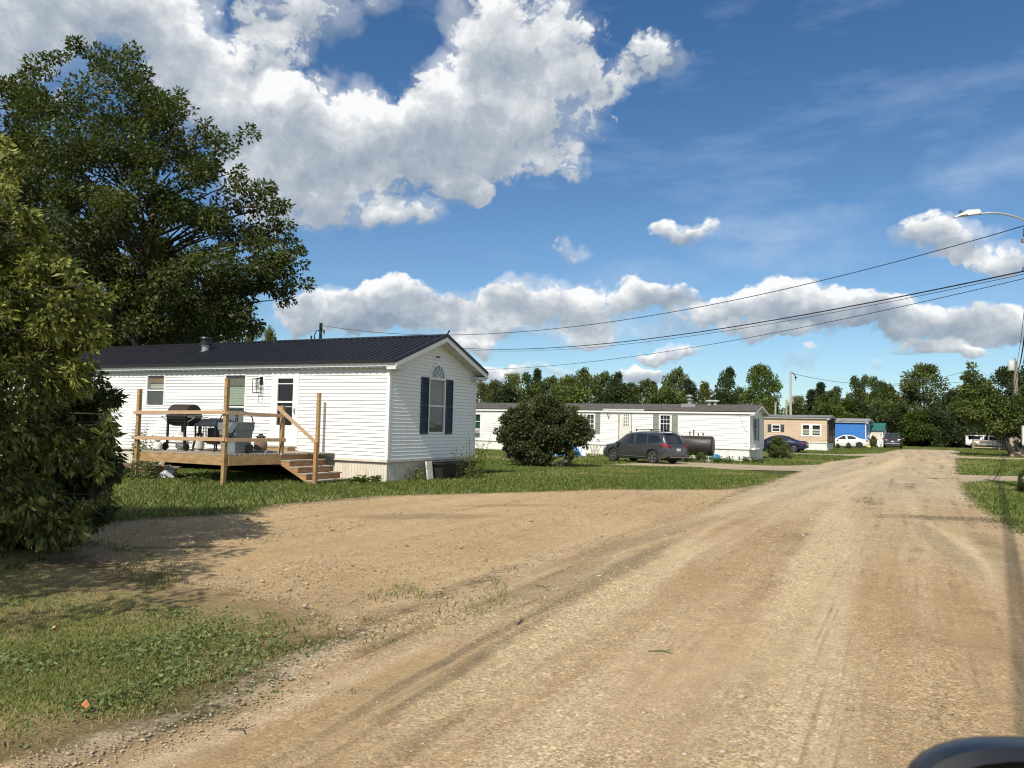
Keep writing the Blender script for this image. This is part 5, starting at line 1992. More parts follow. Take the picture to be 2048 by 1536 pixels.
pF, pR = gr(1215.5, 923.5), gr(1317, 928.6)
dv = pF - pR
GREYP = paint('dark_grey_paint', (.085, .09, .098), .6, .3)
hd_ = math.atan2(dv.y, dv.x)
mid = (pF + pR) / 2
ctr = Vector((mid.x, mid.y, 0)) + Vector((-math.sin(hd_), math.cos(hd_), 0)) * -.93
zz = float(zf(mid.y))
suv('parked_car', 'dark grey estate car with roof bars parked before the long white home', (ctr.x, ctr.y, zz + .02), hd_, GREYP)
o_ = gr(1807, 898)
suv('parked_car', 'dark car seen from behind at the far end of the road', (o_.x, o_.y + 2.4, float(zf(o_.y + 2))), rad(90 - 27), paint('charcoal_paint', (.035, .036, .045), .5), rails=False)
a_, b2 = gr(1667, 897.5), gr(1706, 898)
cc = at(1692, 890, 86)
sedan('parked_car', 'white four door sedan parked before the blue mobile home', (cc.x, 86.0, float(zf(86))), rad(180 - 25), paint('white_car_paint', (.70, .70, .69), .0, .35), rimm=mat('dark_rim', (.05, .05, .05), .6))
cc = at(1556, 890, 68)
sedan('parked_car', 'dark blue sedan half hidden by the round shrub at the tan home', (cc.x, 68.0, float(zf(68)) + .02), rad(180 - 30), paint('navy_car_paint', (.012, .018, .05), .4), L=4.8)


def pickup(loc, rz):
    t = thing('pickup_truck', 'white pickup truck with bed cap parked behind the rail fence', 'truck', loc, rz)
    pm = paint('white_truck_paint', (.72, .72, .72), 0, .4)
    c = Car(5.4, .95,
            top=[(-2.7, 1.62), (-2.68, 1.72), (-2.6, 1.76), (-.75, 1.78), (-.6, 1.78), (.35, 1.76), (.6, 1.66), (1.15, 1.16), (1.3, 1.12), (2.4, 1.02), (2.62, .92), (2.7, .75)],
            belt=[(-2.7, 1.08), (1.1, 1.06), (2.4, .92), (2.7, .7)], bot=[(-2.7, .5), (-2.3, .42), (2.4, .36), (2.7, .42)],
            width=[(-2.7, .94), (-2.5, 1), (2.2, 1), (2.6, .9), (2.7, .8)], twidth=[(-2.7, .80), (.5, .78), (1.2, .88), (2.7, .8)],
            wheels=(-1.75, 1.75), rw=.38)
    c.body(pm, t)
    c.side_patch('side_window', [(.85, 1.14), (.42, 1.6), (-.05, 1.64), (-.05, 1.14)], CARGLASS, t)
    c.side_patch('side_window', [(-.15, 1.14), (-.15, 1.64), (-.62, 1.64), (-.62, 1.14)], CARGLASS, t)
    c.side_patch('side_window', [(-1.05, 1.18), (-1.05, 1.64), (-2.35, 1.64), (-2.35, 1.18)], CARGLASS, t)
    c.top_patch('windscreen', .60, 1.14, .88, .9, CARGLASS, t)
    c.strip('cab_seam', [(-.82, 1.7), (-.82, 1.1), (-.82, .5)], UNDER, t, w=.03)
    c.put_wheels(t)
    a = MB()
    a.box(-2.3, 2.3, -.6, .6, .36, .6)
    a.build('underbody', UNDER, t)


cc = at(1977, 889, 101)
pickup((cc.x, 101, float(zf(101))), rad(-22))

# ------------------------------------------------------------------ oil tank, ball, blocks, bins near the second home
cc = gr(1390, 921)
ot = thing('oil_tank', 'dark brown horizontal oil tank on legs by the long white home', 'oil tank', (cc.x, cc.y, cc.z), -az2)
OILM = mat('dark_brown_tank', (.030, .024, .022), .5, var=.25, vscale=2, grime=.2)
a = MB()
r = .62
prof = [(0, -1.20), (.4, -1.19), (.56, -1.16), (r, -1.10), (r, 1.10), (.56, 1.16), (.4, 1.19), (0, 1.20)]
a.lathe(prof, 24, Matrix.Translation((0, 0, .95)) @ Matrix.Rotation(rad(90), 4, 'Y') @ Matrix.Diagonal((1, .82, 1, 1)))
a.build('shell', OILM, ot, smooth=True)
for (x, y) in ((-.85, -.3), (.85, -.3), (-.85, .3), (.85, .3)):
    a = MB()
    a.bar((x, y, .5), (x * 1.05, y * 1.25, -.05), .05, .05, up=(0, 1, 0))
    a.build('leg', OILM, ot)
a = MB()
for x, h in ((-.35, .2), (-.1, .3), (.2, .1), (.5, .12)):
    a.tube([(x, 0, 1.58), (x, 0, 1.62 + h)], .04, 8)
    a.tube([(x, 0, 1.58 + h), (x, 0, 1.64 + h)], .06, 8)
a.build('filler_pipe', OILM, ot)
cc = gr(1432, 925)
bl = MB()
bl.lathe([(.0, 0)] + [(.26 * math.sin(math.pi * i / 12), .26 - .26 * math.cos(math.pi * i / 12)) for i in range(1, 12)] + [(0, .52)], 18)
o = bl.build('play_ball', mat('blue_ball', (.03, .22, .5), .3, var=.1), smooth=True)
o.location = (cc.x, cc.y, cc.z)
tag(o, 'bright blue play ball in the grass by the oil tank', 'ball')
cc = gr(1413, 925)
a = MB()
a.box(-.35, .35, -.2, .2, 0, .2)
a.box(-.5, -.2, -.25, .25, 0, .1)
o = a.build('concrete_block', mat('pale_concrete', (.42, .39, .33), .9, var=.12), bevel=.01)
o.location, o.rotation_euler.z = cc, .3
tag(o, 'pale concrete block by the leg of the oil tank', 'block')
cc = gr(1026, 918.5)
wb = thing('wheeled_bin', 'black wheeled rubbish bin beside the big round bush', 'bin', (cc.x, cc.y, cc.z), -az2)
a = MB()
frustum(a, (.27, .29), (.33, .37), .02, 1.05)
a.build('body', BLACK, wb, bevel=.02)
a = MB()
a.box(-.37, .37, -.42, .40, 1.05, 1.12)
a.build('lid', BLACK, wb, bevel=.02)
for x in (-.3, .3):
    a = MB()
    a.lathe([(0, -.03), (.12, -.03), (.12, .03), (0, .03)], 14, Matrix.Translation((x, .34, .12)) @ Matrix.Rotation(rad(90), 4, 'Y'))
    a.build('wheel', BLACK, wb)
# blue tarp over a heap, with white sheet
BTARP = mat('blue_tarp', (.03, .15, .42), .45, var=.3, vscale=3)
cc = gr(1144, 913)
nx_, ny_ = 18, 12


def heap(name, label, cat, loc, sx, sy, h, m, seed):
    rs = np.random.RandomState(seed)
    v, f = [], []
    for j in range(ny_ + 1):
        for i in range(nx_ + 1):
            u, w = i / nx_ * 2 - 1, j / ny_ * 2 - 1
            e = max(abs(u), abs(w)) ** 3
            z = h * (1 - e) * (.75 + .35 * float(vnoise(u * 3 + seed, w * 3 + 2)))
            v.append((u * sx * (1 - .25 * (z / h)) + .03 * rs.randn(), w * sy * (1 - .25 * (z / h)) + .03 * rs.randn(), z - .03))
    for j in range(ny_):
        for i in range(nx_):
            k = j * (nx_ + 1) + i
            f.append((k, k + 1, k + nx_ + 2, k + nx_ + 1))
    a = MB()
    a.add(v, f)
    o = a.build(name, m, smooth=True)
    o.location = loc
    return tag(o, label, cat)


heap('tarp_heap', 'heap under a crumpled blue tarp behind the big round bush', 'tarp', (cc.x - .3, cc.y, cc.z), .95, .6, 1.05, BTARP, 3)
cc2 = gr(1158, 912.5)
heap('white_sheet', 'crumpled white sheet against the end of the blue tarp heap', 'sheet', (cc2.x + .1, cc2.y - .1, cc2.z), .35, .4, .95, mat('white_sheet', (.6, .63, .68), .6, var=.1), 8)
# lattice panel by the car nose
cc = gr(1194, 913.5)
a = MB()
for k in range(3):
    a.bar((-.5 + .2 * k, 0, 0), (-.1 + .2 * k, 0, .8), .05, .015, up=(0, 1, 0))
    a.bar((.1 - .2 * k, .016, 0), (-.3 - .2 * k + .2, .016, .8), .05, .015, up=(0, 1, 0))
a.bar((-.5, 0.03, .03), (.25, 0.03, .03), .03, .06)
o = a.build('lattice_panel', mat('weathered_lattice', (.40, .34, .24), .8, var=.2))
o.location, o.rotation_euler.z = cc, -az2
tag(o, 'small weathered lattice panel by the nose of the grey car', 'lattice')
# toy bicycle lying at the foot of the bush
cc = gr(1142, 932)
bk = thing('childs_bicycle', 'small bicycle lying in the grass at the foot of the big bush', 'bicycle', (cc.x - .3, cc.y, cc.z + .05), rad(-15), rot=(rad(-72), 0, rad(-10)))
bk.scale = (.8, .8, .8)
for x in (-.38, .38):
    a = MB()
    n_ = 20
    pts = [(x + .24 * math.cos(6.2832 * i / n_), 0, .24 + .24 * math.sin(6.2832 * i / n_)) for i in range(n_ + 1)]
    a.tube(pts, .022, 6, caps=False)
    for i in range(6):
        t = math.pi * i / 6
        a.bar((x + .23 * math.cos(t), 0, .24 + .23 * math.sin(t)), (x - .23 * math.cos(t), 0, .24 - .23 * math.sin(t)), .006, .006, up=(0, 1, 0))
    a.build('wheel', TYRE, bk)
a = MB()
for p, q in (((-.38, 0, .24), (-.1, 0, .22)), ((-.1, 0, .22), (.28, 0, .5)), ((-.38, 0, .24), (-.18, 0, .52)), ((-.18, 0, .52), (.28, 0, .52)), ((-.1, 0, .22), (-.2, 0, .60)), ((.38, 0, .24), (.26, 0, .66))):
    a.bar(p, q, .03, .03, up=(0, 1, 0))
a.build('frame', mat('lilac_frame', (.22, .22, .30), .4), bk)
a = MB()
a.bar((.22, -.25, .68), (.22, .25, .68), .03, .03)
a.build('handlebar', STEEL, bk)
a = MB()
a.box(-.32, -.1, -.07, .07, .60, .65)
a.build('saddle', mat('white_saddle', (.7, .7, .72), .5), bk, bevel=.02)
# stepping slabs before the round shrub
for i, px in enumerate((1543, 1549, 1555)):
    cc = gr(px * 1.0 + (i * 3), 915.5)
    a = MB()
    a.box(-.25, .25, -.18, .18, 0, .07)
    o = a.build('paving_slab', mat('pale_slab', (.5, .47, .40), .85, var=.15), bevel=.01)
    o.location = cc
    o.rotation_euler.z = .3 * i
    tag(o, ['pale slab in the grass at the left of the round shrub', 'pale slab in the grass before the middle of the round shrub', 'pale slab in the grass at the right of the round shrub'][i], 'slab', 'slabs by the round shrub')
# yellow marker cone by the blue home
cc = gr(1738, 895.5)
a = MB()
a.box(-.2, .2, -.2, .2, 0, .04)
a.lathe([(.14, .04), (.03, .75), (0, .76)], 12)
o = a.build('marker_cone', mat('yellow_plastic', (.55, .6, .12), .5))
o.location = cc
tag(o, 'small yellow cone at the foot of the blue home steps', 'cone')

# ------------------------------------------------------------------ poles, wires, street light
POLEW = mat('weathered_pole', (.26, .22, .17), .85, var=.2, vscale=2, stretch=(6, 6, .4), bump=.3, bscale=14)
POLED = mat('dark_pole', (.06, .06, .055), .85, var=.25, vscale=2)
ALU = mat('galvanised_arm', (.55, .56, .57), .35, metal=.6, var=.08)
WIRE = mat('black_wire', (.02, .02, .022), .6)


def pole(label, x, y, h, r, m, z0=None, lean=0):
    t = thing('utility_pole', label, 'utility pole', (x, y, float(zf(y)) if z0 is None else z0))
    a = MB()
    a.tube([(0, 0, -.5), (lean * .5, 0, h * .5), (lean, 0, h)], [r * 1.25, r * 1.1, r], 12)
    a.build('shaft', m, t)
    return t


NP = Vector((15.45, 22.9, 0))
ph = 8.9
npole = pole('wooden utility pole with curved street light arm at the right edge', NP.x, NP.y, ph, .13, POLEW)
tip = at(1957, 428, 23.2) - NP
b0 = at(2049, 440, 22.95) - NP
a = MB()
arm = [tip, tip.lerp(b0, .25) + Vector((0, 0, .075)), tip.lerp(b0, .5) + Vector((0, 0, .105)), tip.lerp(b0, .75) + Vector((0, 0, .075)), b0, Vector((-.1, 0, b0.z - .22)), Vector((0, 0, b0.z - .40))]
a.tube(arm, .03, 8)
a.build('lamp_arm', ALU, npole, smooth=True)
p0, p1 = at(1909, 434.5, 23.3) - NP, at(1931, 427.5, 23.25) - NP
p2 = at(1957, 425, 23.2) - NP
a = MB()
d_ = (p2 - p1).normalized()
sd_ = d_.cross(Vector((0, 0, 1))).normalized()
up_ = sd_.cross(d_)


def slab_seg(mb, pts):
    """pts: (point, half width, top, bottom)"""
    vs = []
    for (p, w, tz, bz) in pts:
        vs += [p - sd_ * w + up_ * bz, p + sd_ * w + up_ * bz, p + sd_ * w * .7 + up_ * tz, p - sd_ * w * .7 + up_ * tz]
    fs = [(0, 1, 2, 3), tuple(len(vs) - 4 + k for k in (3, 2, 1, 0))]
    for i in range(len(pts) - 1):
        for k in range(4):
            k2 = (k + 1) % 4
            fs.append((i * 4 + k, i * 4 + k2, (i + 1) * 4 + k2, (i + 1) * 4 + k))
    mb.add(vs, fs)


slab_seg(a, [(p0, .05, .02, -.02), (p0.lerp(p1, .5), .14, .045, -.02), (p1, .15, .06, -.05), (p1.lerp(p2, .1), .1, .10, -.07), (p2, .075, .09, -.05), (p2 + d_ * .06, .05, .06, -.03)])
a.build('lamp_head', mat('lamp_head_grey', (.62, .62, .62), .4, var=.05), npole)
a = MB()
pp = p0.lerp(p1, .6) + up_ * .05
a.tube([pp, pp + up_ * .09], .04, 10)
a.build('photocell', mat('dark_photocell', (.05, .07, .07), .4), npole)
a = MB()
w1 = at(2046, 452, 22.9) - NP
a.tube([w1 + Vector((.1, 0, 0)), w1 + Vector((.02, 0, -.08)), w1 + Vector((0, 0, -.2)), w1 + Vector((.06, 0, -.33))], .012, 5)
a.tube([w1 + Vector((.02, 0, -.26)), w1 + Vector((.05, 0, -.30)), w1 + Vector((.1, 0, -.34))], .035, 6)
w2 = at(2045, 540, 22.9) - NP
a.tube([w2 + Vector((.1, 0, .12)), w2 + Vector((.02, 0, .06)), w2 + Vector((0, 0, 0)), w2 + Vector((.04, 0, -.05)), w2 + Vector((.12, 0, -.03))], .016, 5)
a.build('service_loop', BLACK, npole)
a = MB()
a.box(-.16, .16, -.17, -.13, 6.1, 6.7)
a.bar((-.5, -.14, 7.4), (.5, -.14, 7.4), .09, .11)
a.build('cross_arm', POLEW, npole)

fp_ = at(2031, 722, 74)
fpole = pole('weathered utility pole carrying a grey transformer behind the right trees', fp_.x, 74, fp_.z + .08, .17, POLEW)
hz = fp_.z + .08
a = MB()
a.lathe([(0, -.5), (.27, -.5), (.29, -.45), (.29, .35), (.24, .42), (.08, .46), (.08, .56), (0, .58)], 16, Matrix.Translation((-.55, -.2, hz - .45)))
tr_ = a.build('transformer', mat('transformer_grey', (.50, .54, .52), .5, var=.05), fpole, smooth=True)
a = MB()
a.bar((-.55, -.2, hz - .3), (0, 0, hz - .3), .06, .08)
a.tube([(-.55, -.2, hz + .05), (-.4, -.2, hz + .3), (0, 0, hz + .12)], .02, 5)
a.bar((.0, .0, hz - .1), (.0, .0, hz + .3), .05, .05, up=(0, 1, 0))
a.build('bracket', GREYM, fpole)
sp = at(642, 646, 47)
spole = pole('dark service pole standing behind the black metal roof', sp.x, 47, sp.z - float(zf(47)), .095, POLED)
a = MB()
hz = sp.z - float(zf(47))
a.tube([(-.05, 0, hz - .5), (-.22, -.05, hz - .46), (-.34, -.05, hz - .7), (-.36, 0, hz - 1.0)], .035, 6)
a.tube([(.05, 0, hz - .3), (.2, 0, hz - .55), (.22, 0, hz - .75)], .02, 5)
a.tube([(.2, 0, hz - .45), (.2, 0, hz - .6)], .05, 6)
a.tube([(-.55, 0, hz - 2.4), (-.55, 0, hz - .78)], .05, 6)
a.build('weatherhead', BLACK, spole)
mp_ = at(1582, 742, 92)
mpole = pole('pale utility pole standing behind the tan mobile home', mp_.x, 92, mp_.z, .12, mat('pale_pole', (.46, .41, .34), .8, var=.15, vscale=2, stretch=(6, 6, .4)), lean=-.05)
a = MB()
a.tube([(.1, 0, mp_.z - .2), (.35, 0, mp_.z - .3), (.55, 0, mp_.z - .7), (.5, 0, mp_.z - 1.1)], .05, 6)
a.tube([(.45, 0, mp_.z - .7), (.7, 0, mp_.z - .75)], .08, 6)
a.build('weatherhead', BLACK, mpole)
for i, (px, py, Y, lab) in enumerate(((1551, 805, 88, 'short pale post rising behind the tan roof'), (1573, 800, 90, 'short grey post between the pale post and the utility pole'))):
    q_ = at(px, py, Y)
    a = MB()
    a.tube([(0, 0, -.3), (0, 0, q_.z)], [.14, .10], 8)
    a.tube([(0, 0, q_.z - .3), (.15, 0, q_.z - .1), (.1, 0, q_.z + .15)], .03, 5)
    o = a.build('service_post', mat('grey_service_post', (.34, .32, .28), .8, var=.1))
    o.location = (q_.x, Y, 0)
    tag(o, lab, 'post')


def wire(label, P0, P1, pix, r, m=WIRE):
    """a hanging line in the vertical plane through P0 and P1 (plan), its height read where it crosses"""
    P0, P1 = Vector(P0[:2]), Vector(P1[:2])
    d = P1 - P0
    pts = []
    for (x, y) in pix:
        dr_ = ray(x, y)
        # solve P0 + t d parallel to the ray's plan direction
        t = (P0.y * dr_[0] - P0.x * dr_[1]) / (d.x * dr_[1] - d.y * dr_[0])
        p = P0 + d * t
        pts.append(Vector((p.x, p.y, EYE + dr_[2] * p.y / dr_[1])))
    # smooth sag between the read heights: fit a parabola along the span
    s = np.array([(Vector(q[:2]) - P0).length for q in pts])
    z = np.array([q[2] for q in pts])
    co = np.polyfit(s, z, min(2, len(s) - 1))
    L = d.length
    out_ = []
    n = 36
    for i in range(n + 1):
        q = P0 + d * (i / n)
        out_.append(Vector((q.x, q.y, float(np.polyval(co, L * i / n)))))
    a = MB()
    a.tube(out_, r, 6)
    o = a.build('power_line', m, smooth=True)
    return tag(o, label, 'cable')


NPp = (NP.x, NP.y)
wire('single twisted cable sagging from the right pole to the service pole behind the black roof', NPp, (sp.x + .1, 47), [(2046, 453), (1820, 510), (1500, 600), (1280, 637), (1000, 664), (890, 668), (760, 665), (655, 654)], .013)
wire('thick cable bundle running from the right pole to behind the black gable', NPp, (-5, 62), [(2046, 541), (1750, 605), (1500, 649), (1250, 682), (955, 698)], .022)
wire('thin cable just under the thick cable bundle', NPp, (-5, 62.5), [(2046, 546), (1750, 612), (1500, 655), (1250, 687), (955, 701)], .010)
wire('lowest service line running from the right pole to the black gable eave', NPp, (-2.2, 50), [(2046, 558), (1750, 623), (1500, 677), (1250, 714), (970, 739)], .011)
wire('thin line running right from the pale pole to the far trees', (mp_.x, 92), (66, 110), [(1586, 747), (1640, 759), (1700, 766), (1790, 768)], .025)
wire('thin line from the far trees to the transformer pole', (fp_.x, 74), (55, 120), [(2024, 752), (1940, 762), (1880, 768), (1800, 771)], .02)


def span(label, p, q, sag, r):
    a = MB()
    p, q = Vector(p), Vector(q)
    a.tube([p.lerp(q, t / 30) - Vector((0, 0, sag * 4 * (t / 30) * (1 - t / 30))) for t in range(31)], r, 6)
    return tag(a.build('power_line', WIRE, smooth=True), label, 'cable')


fz = float(fp_.z)
span('upper cable along the road between the two right poles', (NP.x, NP.y, 8.7), (fp_.x + .1, 74, fz - .1), .9, .015)
span('middle thick cable along the road between the two right poles', (NP.x, NP.y, 7.4), (fp_.x + .15, 74, fz - 1.0), .9, .035)
span('lower cable along the road between the two right poles', (NP.x, NP.y, 6.6), (fp_.x + .2, 74, fz - 1.9), .9, .02)
bk_dir = Vector((math.sin(rad(31.8)), math.cos(rad(31.8)), 0))
for i, (dx, hz_, r, lab) in enumerate(((.24, 7.4, .022, 'thick cable coming over the road to the right pole, casting the dark ground stripe'), (.38, 8.7, .024, 'cable beside the thick one over the road, casting the faint ground stripe'))):
    q = NP - bk_dir * 42
    span(lab, (NP.x + dx, NP.y, hz_), (q.x + dx, q.y, hz_), .5, r)

# road sign at the right edge of the frame
sg = thing('road_sign', 'white road sign with rounded corners cut off by the right frame edge', 'sign', (14.95 + .45, 22.0, 0))
s0_ = at(2044, 851, 22.0) - Vector((15.4, 22.0, 0))
s1_ = at(2044, 891, 22.0) - Vector((15.4, 22.0, 0))
a = MB()
zt, zb, xl = s0_.z, s1_.z, s1_.x


def rrect(x0, x1, z0, z1, r):
    pts = []
    for (cx, cz, a0) in ((x1 - r, z1 - r, 0), (x0 + r, z1 - r, 90), (x0 + r, z0 + r, 180), (x1 - r, z0 + r, 270)):
        for k in range(5):
            t = rad(a0 + 22.5 * k)
            pts.append((cx + r * math.cos(t), cz + r * math.sin(t)))
    return pts


a.prism(rrect(xl, xl + .46, zb, zt, .05), -.004, .004)
a.build('sign_plate', mat('sign_white', (.72, .72, .72), .4, var=.03), sg)
a = MB()
o1, o2 = rrect(xl + .015, xl + .445, zb + .015, zt - .015, .045), rrect(xl + .025, xl + .435, zb + .025, zt - .025, .04)
for i in range(len(o1)):
    j = (i + 1) % len(o1)
    a.quad((o1[i][0], -.0065, o1[i][1]), (o1[j][0], -.0065, o1[j][1]), (o2[j][0], -.0065, o2[j][1]), (o2[i][0], -.0065, o2[i][1]))
a.build('sign_border', BLACK, sg)
a = MB()
a.box(xl + .21, xl + .25, .006, .04, -.4, zt)
a.build('sign_post', STEEL, sg)

# ------------------------------------------------------------------ rail fence on the right
FENW = mat('pale_fence_wood', (.40, .31, .22), .85, var=.2, vscale=2)
fp0, fp1 = gr(1944, 900), gr(2047, 902.5)
fp0 = Vector((55.0, 93.0, 0))
fp1 = Vector((fp0.x + 11.2, 86.0, 0))
fn = thing('rail_fence', 'low three rail timber fence in front of the white pickup', 'fence', fp0)
dF = fp1 - fp0
npst = 5
for i in range(npst + 1):
    p = dF * (i / npst)
    a = MB()
    a.box(p.x - .07, p.x + .07, p.y - .07, p.y + .07, -.2, 1.22)
    a.build('post', FENW, fn)
for z in (.3, .7, 1.1):
    a = MB()
    a.bar((0, -.09, z), dF + Vector((0, -.09, z)), .04, .14)
    a.build('rail', FENW, fn)
gt_ = thing('timber_gate', 'tall timber gate and post by the leaning tree trunk', 'gate', at(2021, 895, 84).to_2d().to_3d())
gt_.location = (at(2021, 895, 84).x, 84, 0)
a = MB()
a.box(-.14, .14, -.14, .14, -.2, 2.5)
a.build('post', FENW, gt_)
a = MB()
for z in (.2, .7, 1.2, 1.6):
    a.box(.14, 1.0, -.04, .04, z, z + .22)
a.box(.9, 1.02, -.06, .06, .1, 1.9)
a.build('boards', FENW, gt_)
# bright bush-like white flowers pot on truck? -> a white heap seen against the truck
cc = at(1976, 886, 97)

# ------------------------------------------------------------------ the photographer's own car: door mirror at the lower right corner
dm0 = thing('car_door', 'black door mirror and door of the car the picture is taken from', 'car door', (.9, .2, 0))
MIRB = mat('glossy_black_mirror', (.008, .009, .012), .38, var=.1, coat=.15)
mc = at(2085, 1630, .74) - Vector((.9, .2, 0))
a = MB()
W_, H_ = .122, .062
nth, nph = 28, 10
vs, fs = [], []


def sup(t, e=.8):
    c_, s_ = math.cos(t), math.sin(t)
    return (abs(c_) ** e * (1 if c_ > 0 else -1), abs(s_) ** e * (1 if s_ > 0 else -1))


for j in range(nph + 1):
    ph_ = (math.pi / 2) * j / nph
    k = math.cos(ph_) ** .6 if j < nph else 0.02
    for i in range(nth):
        u, w = sup(2 * math.pi * i / nth)
        vs.append((mc.x + u * W_ * k, mc.y + .075 * math.sin(ph_), mc.z + w * H_ * k))
for j in range(nph):
    for i in range(nth):
        i2 = (i + 1) % nth
        fs.append((j * nth + i, j * nth + i2, (j + 1) * nth + i2, (j + 1) * nth + i))
a.add(vs, fs)
b_ = len(a.v)
ring1 = [(mc.x + sup(2 * math.pi * i / nth)[0] * W_, mc.y, mc.z + sup(2 * math.pi * i / nth)[1] * H_) for i in range(nth)]
ring2 = [(mc.x + sup(2 * math.pi * i / nth)[0] * W_ * .90, mc.y - .006, mc.z + sup(2 * math.pi * i / nth)[1] * H_ * .82) for i in range(nth)]
ring3 = [(mc.x + sup(2 * math.pi * i / nth)[0] * W_ * .88, mc.y + .012, mc.z + sup(2 * math.pi * i / nth)[1] * H_ * .78) for i in range(nth)]
a.add(ring1 + ring2 + ring3, [(k * nth + i, k * nth + (i + 1) % nth, (k + 1) * nth + (i + 1) % nth, (k + 1) * nth + i) for k in range(2) for i in range(nth)])
hs = a.build('mirror_housing', MIRB, dm0, smooth=True)
a = MB()
a.add(ring3, [tuple(range(nth))])
m_, b, p, out = new_mat('mirror_glass')
p.inputs['Base Color'].default_value = (.02, .02, .022, 1)
p.inputs['Roughness'].default_value = .08
a.build('mirror_glass', m_, hs)
a = MB()
a.bar((mc.x + .10, mc.y + .02, mc.z - .03), (mc.x + .22, mc.y - .02, mc.z - .07), .05, .035)
a.build('mirror_arm', MIRB, dm0, bevel=.01)
a = MB()
a.box(mc.x + .20, mc.x + .26, mc.y - .45, mc.y + .25, -.0 + .45, mc.z - .05)
a.build('door_panel', paint('own_car_paint', (.01, .012, .02), .3), dm0, bevel=.02)

# ------------------------------------------------------------------ trees and bushes
BARK = mat('grey_bark', (.10, .085, .068), .9, var=.3, vscale=5, stretch=(3, 3, .6), bump=.5, bscale=12)
BARKD = mat('dark_bark', (.05, .042, .035), .9, var=.3, vscale=5, bump=.5, bscale=12)
LF_BIG = leaf_mat('leaf_dark_green', (.020, .034, .008), (.115, .132, .028), .32, dry=(.16, .12, .03))
LF_MID = leaf_mat('leaf_mid_green', (.045, .074, .015), (.135, .178, .038), .32)
LF_YEL = leaf_mat('leaf_yellow_green', (.072, .094, .016), (.18, .20, .04), .32)
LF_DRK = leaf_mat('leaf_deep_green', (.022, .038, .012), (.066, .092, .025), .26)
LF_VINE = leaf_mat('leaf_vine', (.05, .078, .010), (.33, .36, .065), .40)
LF_BUSH = leaf_mat('leaf_lilac', (.040, .058, .018), (.135, .15, .045), .28, rough=.4)
LF_CON = leaf_mat('leaf_spruce', (.026, .044, .020), (.070, .10, .040), .18)


def leaf_quads(P, Dv, Ln, Wd, rs, fold=.0):
    """one kite per leaf: P base points, Dv directions"""
    n = len(P)
    Dv = Dv / (np.linalg.norm(Dv, axis=1, keepdims=True) + 1e-9)
    rnd = rs.randn(n, 3)
    S = np.cross(Dv, rnd)
    S /= (np.linalg.norm(S, axis=1, keepdims=True) + 1e-9)
    N = np.cross(S, Dv)
    Ln, Wd = Ln[:, None], Wd[:, None]
    V = np.stack([P, P + Dv * Ln * .42 + S * Wd * .5 + N * Wd * fold, P + Dv * Ln - N * Wd * fold, P + Dv * Ln * .42 - S * Wd * .5 + N * Wd * fold], 1)
    F = (np.arange(n) * 4)[:, None] + np.arange(4)[None]
    return V.reshape(-1, 3), F


def crown(name, clumps, n, ln, wd, m, parent, seed, droop=.45, flat=.75, tint_shift=None, out_bias=.9):
    rs = np.random.RandomState(seed)
    C = np.array([c[:3] for c in clumps])
    R = np.array([c[3] for c in clumps])
    w = R ** 2
    idx = rs.choice(len(C), n, p=w / w.sum())
    d = rs.randn(n, 3)
    d /= np.linalg.norm(d, axis=1, keepdims=True)
    rr = rs.rand(n) ** .45
    P = C[idx] + d * (R[idx] * rr)[:, None] * np.array([1, 1, flat])
    cen = C.mean(0)
    outw = P - cen
    outw /= (np.linalg.norm(outw, axis=1, keepdims=True) + 1e-6)
    Dv = outw * .55 + d * out_bias + rs.randn(n, 3) * .55 + np.array([0, 0, -droop])
    V, F = leaf_quads(P, Dv, ln * (.6 + .8 * rs.rand(n)), wd * (.6 + .8 * rs.rand(n)), rs, .12)
    ct = rs.rand(len(C))
    t = np.clip(.55 * rs.rand(n) + .45 * ct[idx], 0, 1)
    return np_mesh(name, V, F, m, tint=np.repeat(t, 4), parent=parent)


def limbs(name, base, top, clumps, r, m, parent, seed, every=1, fork=.25, ns=7):
    """tapered trunk with limbs reaching into the leaf clumps"""
    rs = random.Random(seed)
    a = MB()
    base, top = Vector(base), Vector(top)
    n = 8
    spine = []
    for i in range(n + 1):
        t = i / n
        p = base.lerp(top, t) + Vector((rs.uniform(-1, 1), rs.uniform(-1, 1), 0)) * r * 1.1 * (t > 0) * (1 if i < n else .3)
        spine.append((p, r * (1.25 - 1.0 * t) if i else r * 1.5))
    a.tube([s[0] for s in spine], [max(.012, s[1]) for s in spine], ns + 3)
    for c in clumps[::every]:
        c = Vector(c[:3])
        H = (top - base).length
        t = max(fork, min(.95, ((c - base).dot(top - base) / H ** 2) - .12 - .15 * rs.random()))
        i = min(n - 1, int(t * n))
        f = t * n - i
        p = spine[i][0].lerp(spine[i + 1][0], f)
        r0 = max(.012, (spine[i][1] * (1 - f) + spine[i + 1][1] * f) * rs.uniform(.28, .5))
        mid_ = p.lerp(c, .5) + Vector((rs.uniform(-.1, .1), rs.uniform(-.1, .1), .12)) * (c - p).length * .6
        q1 = p.lerp(mid_, .5) + Vector((rs.uniform(-1, 1), rs.uniform(-1, 1), 0)) * r0
        a.tube([p, q1, mid_, mid_.lerp(c, .6) + Vector((0, 0, .05)), c], [r0, r0 * .8, r0 * .55, r0 * .35, max(.006, r0 * .12)], ns - 2, caps=False)
    return a.build(name, m, parent, smooth=True)


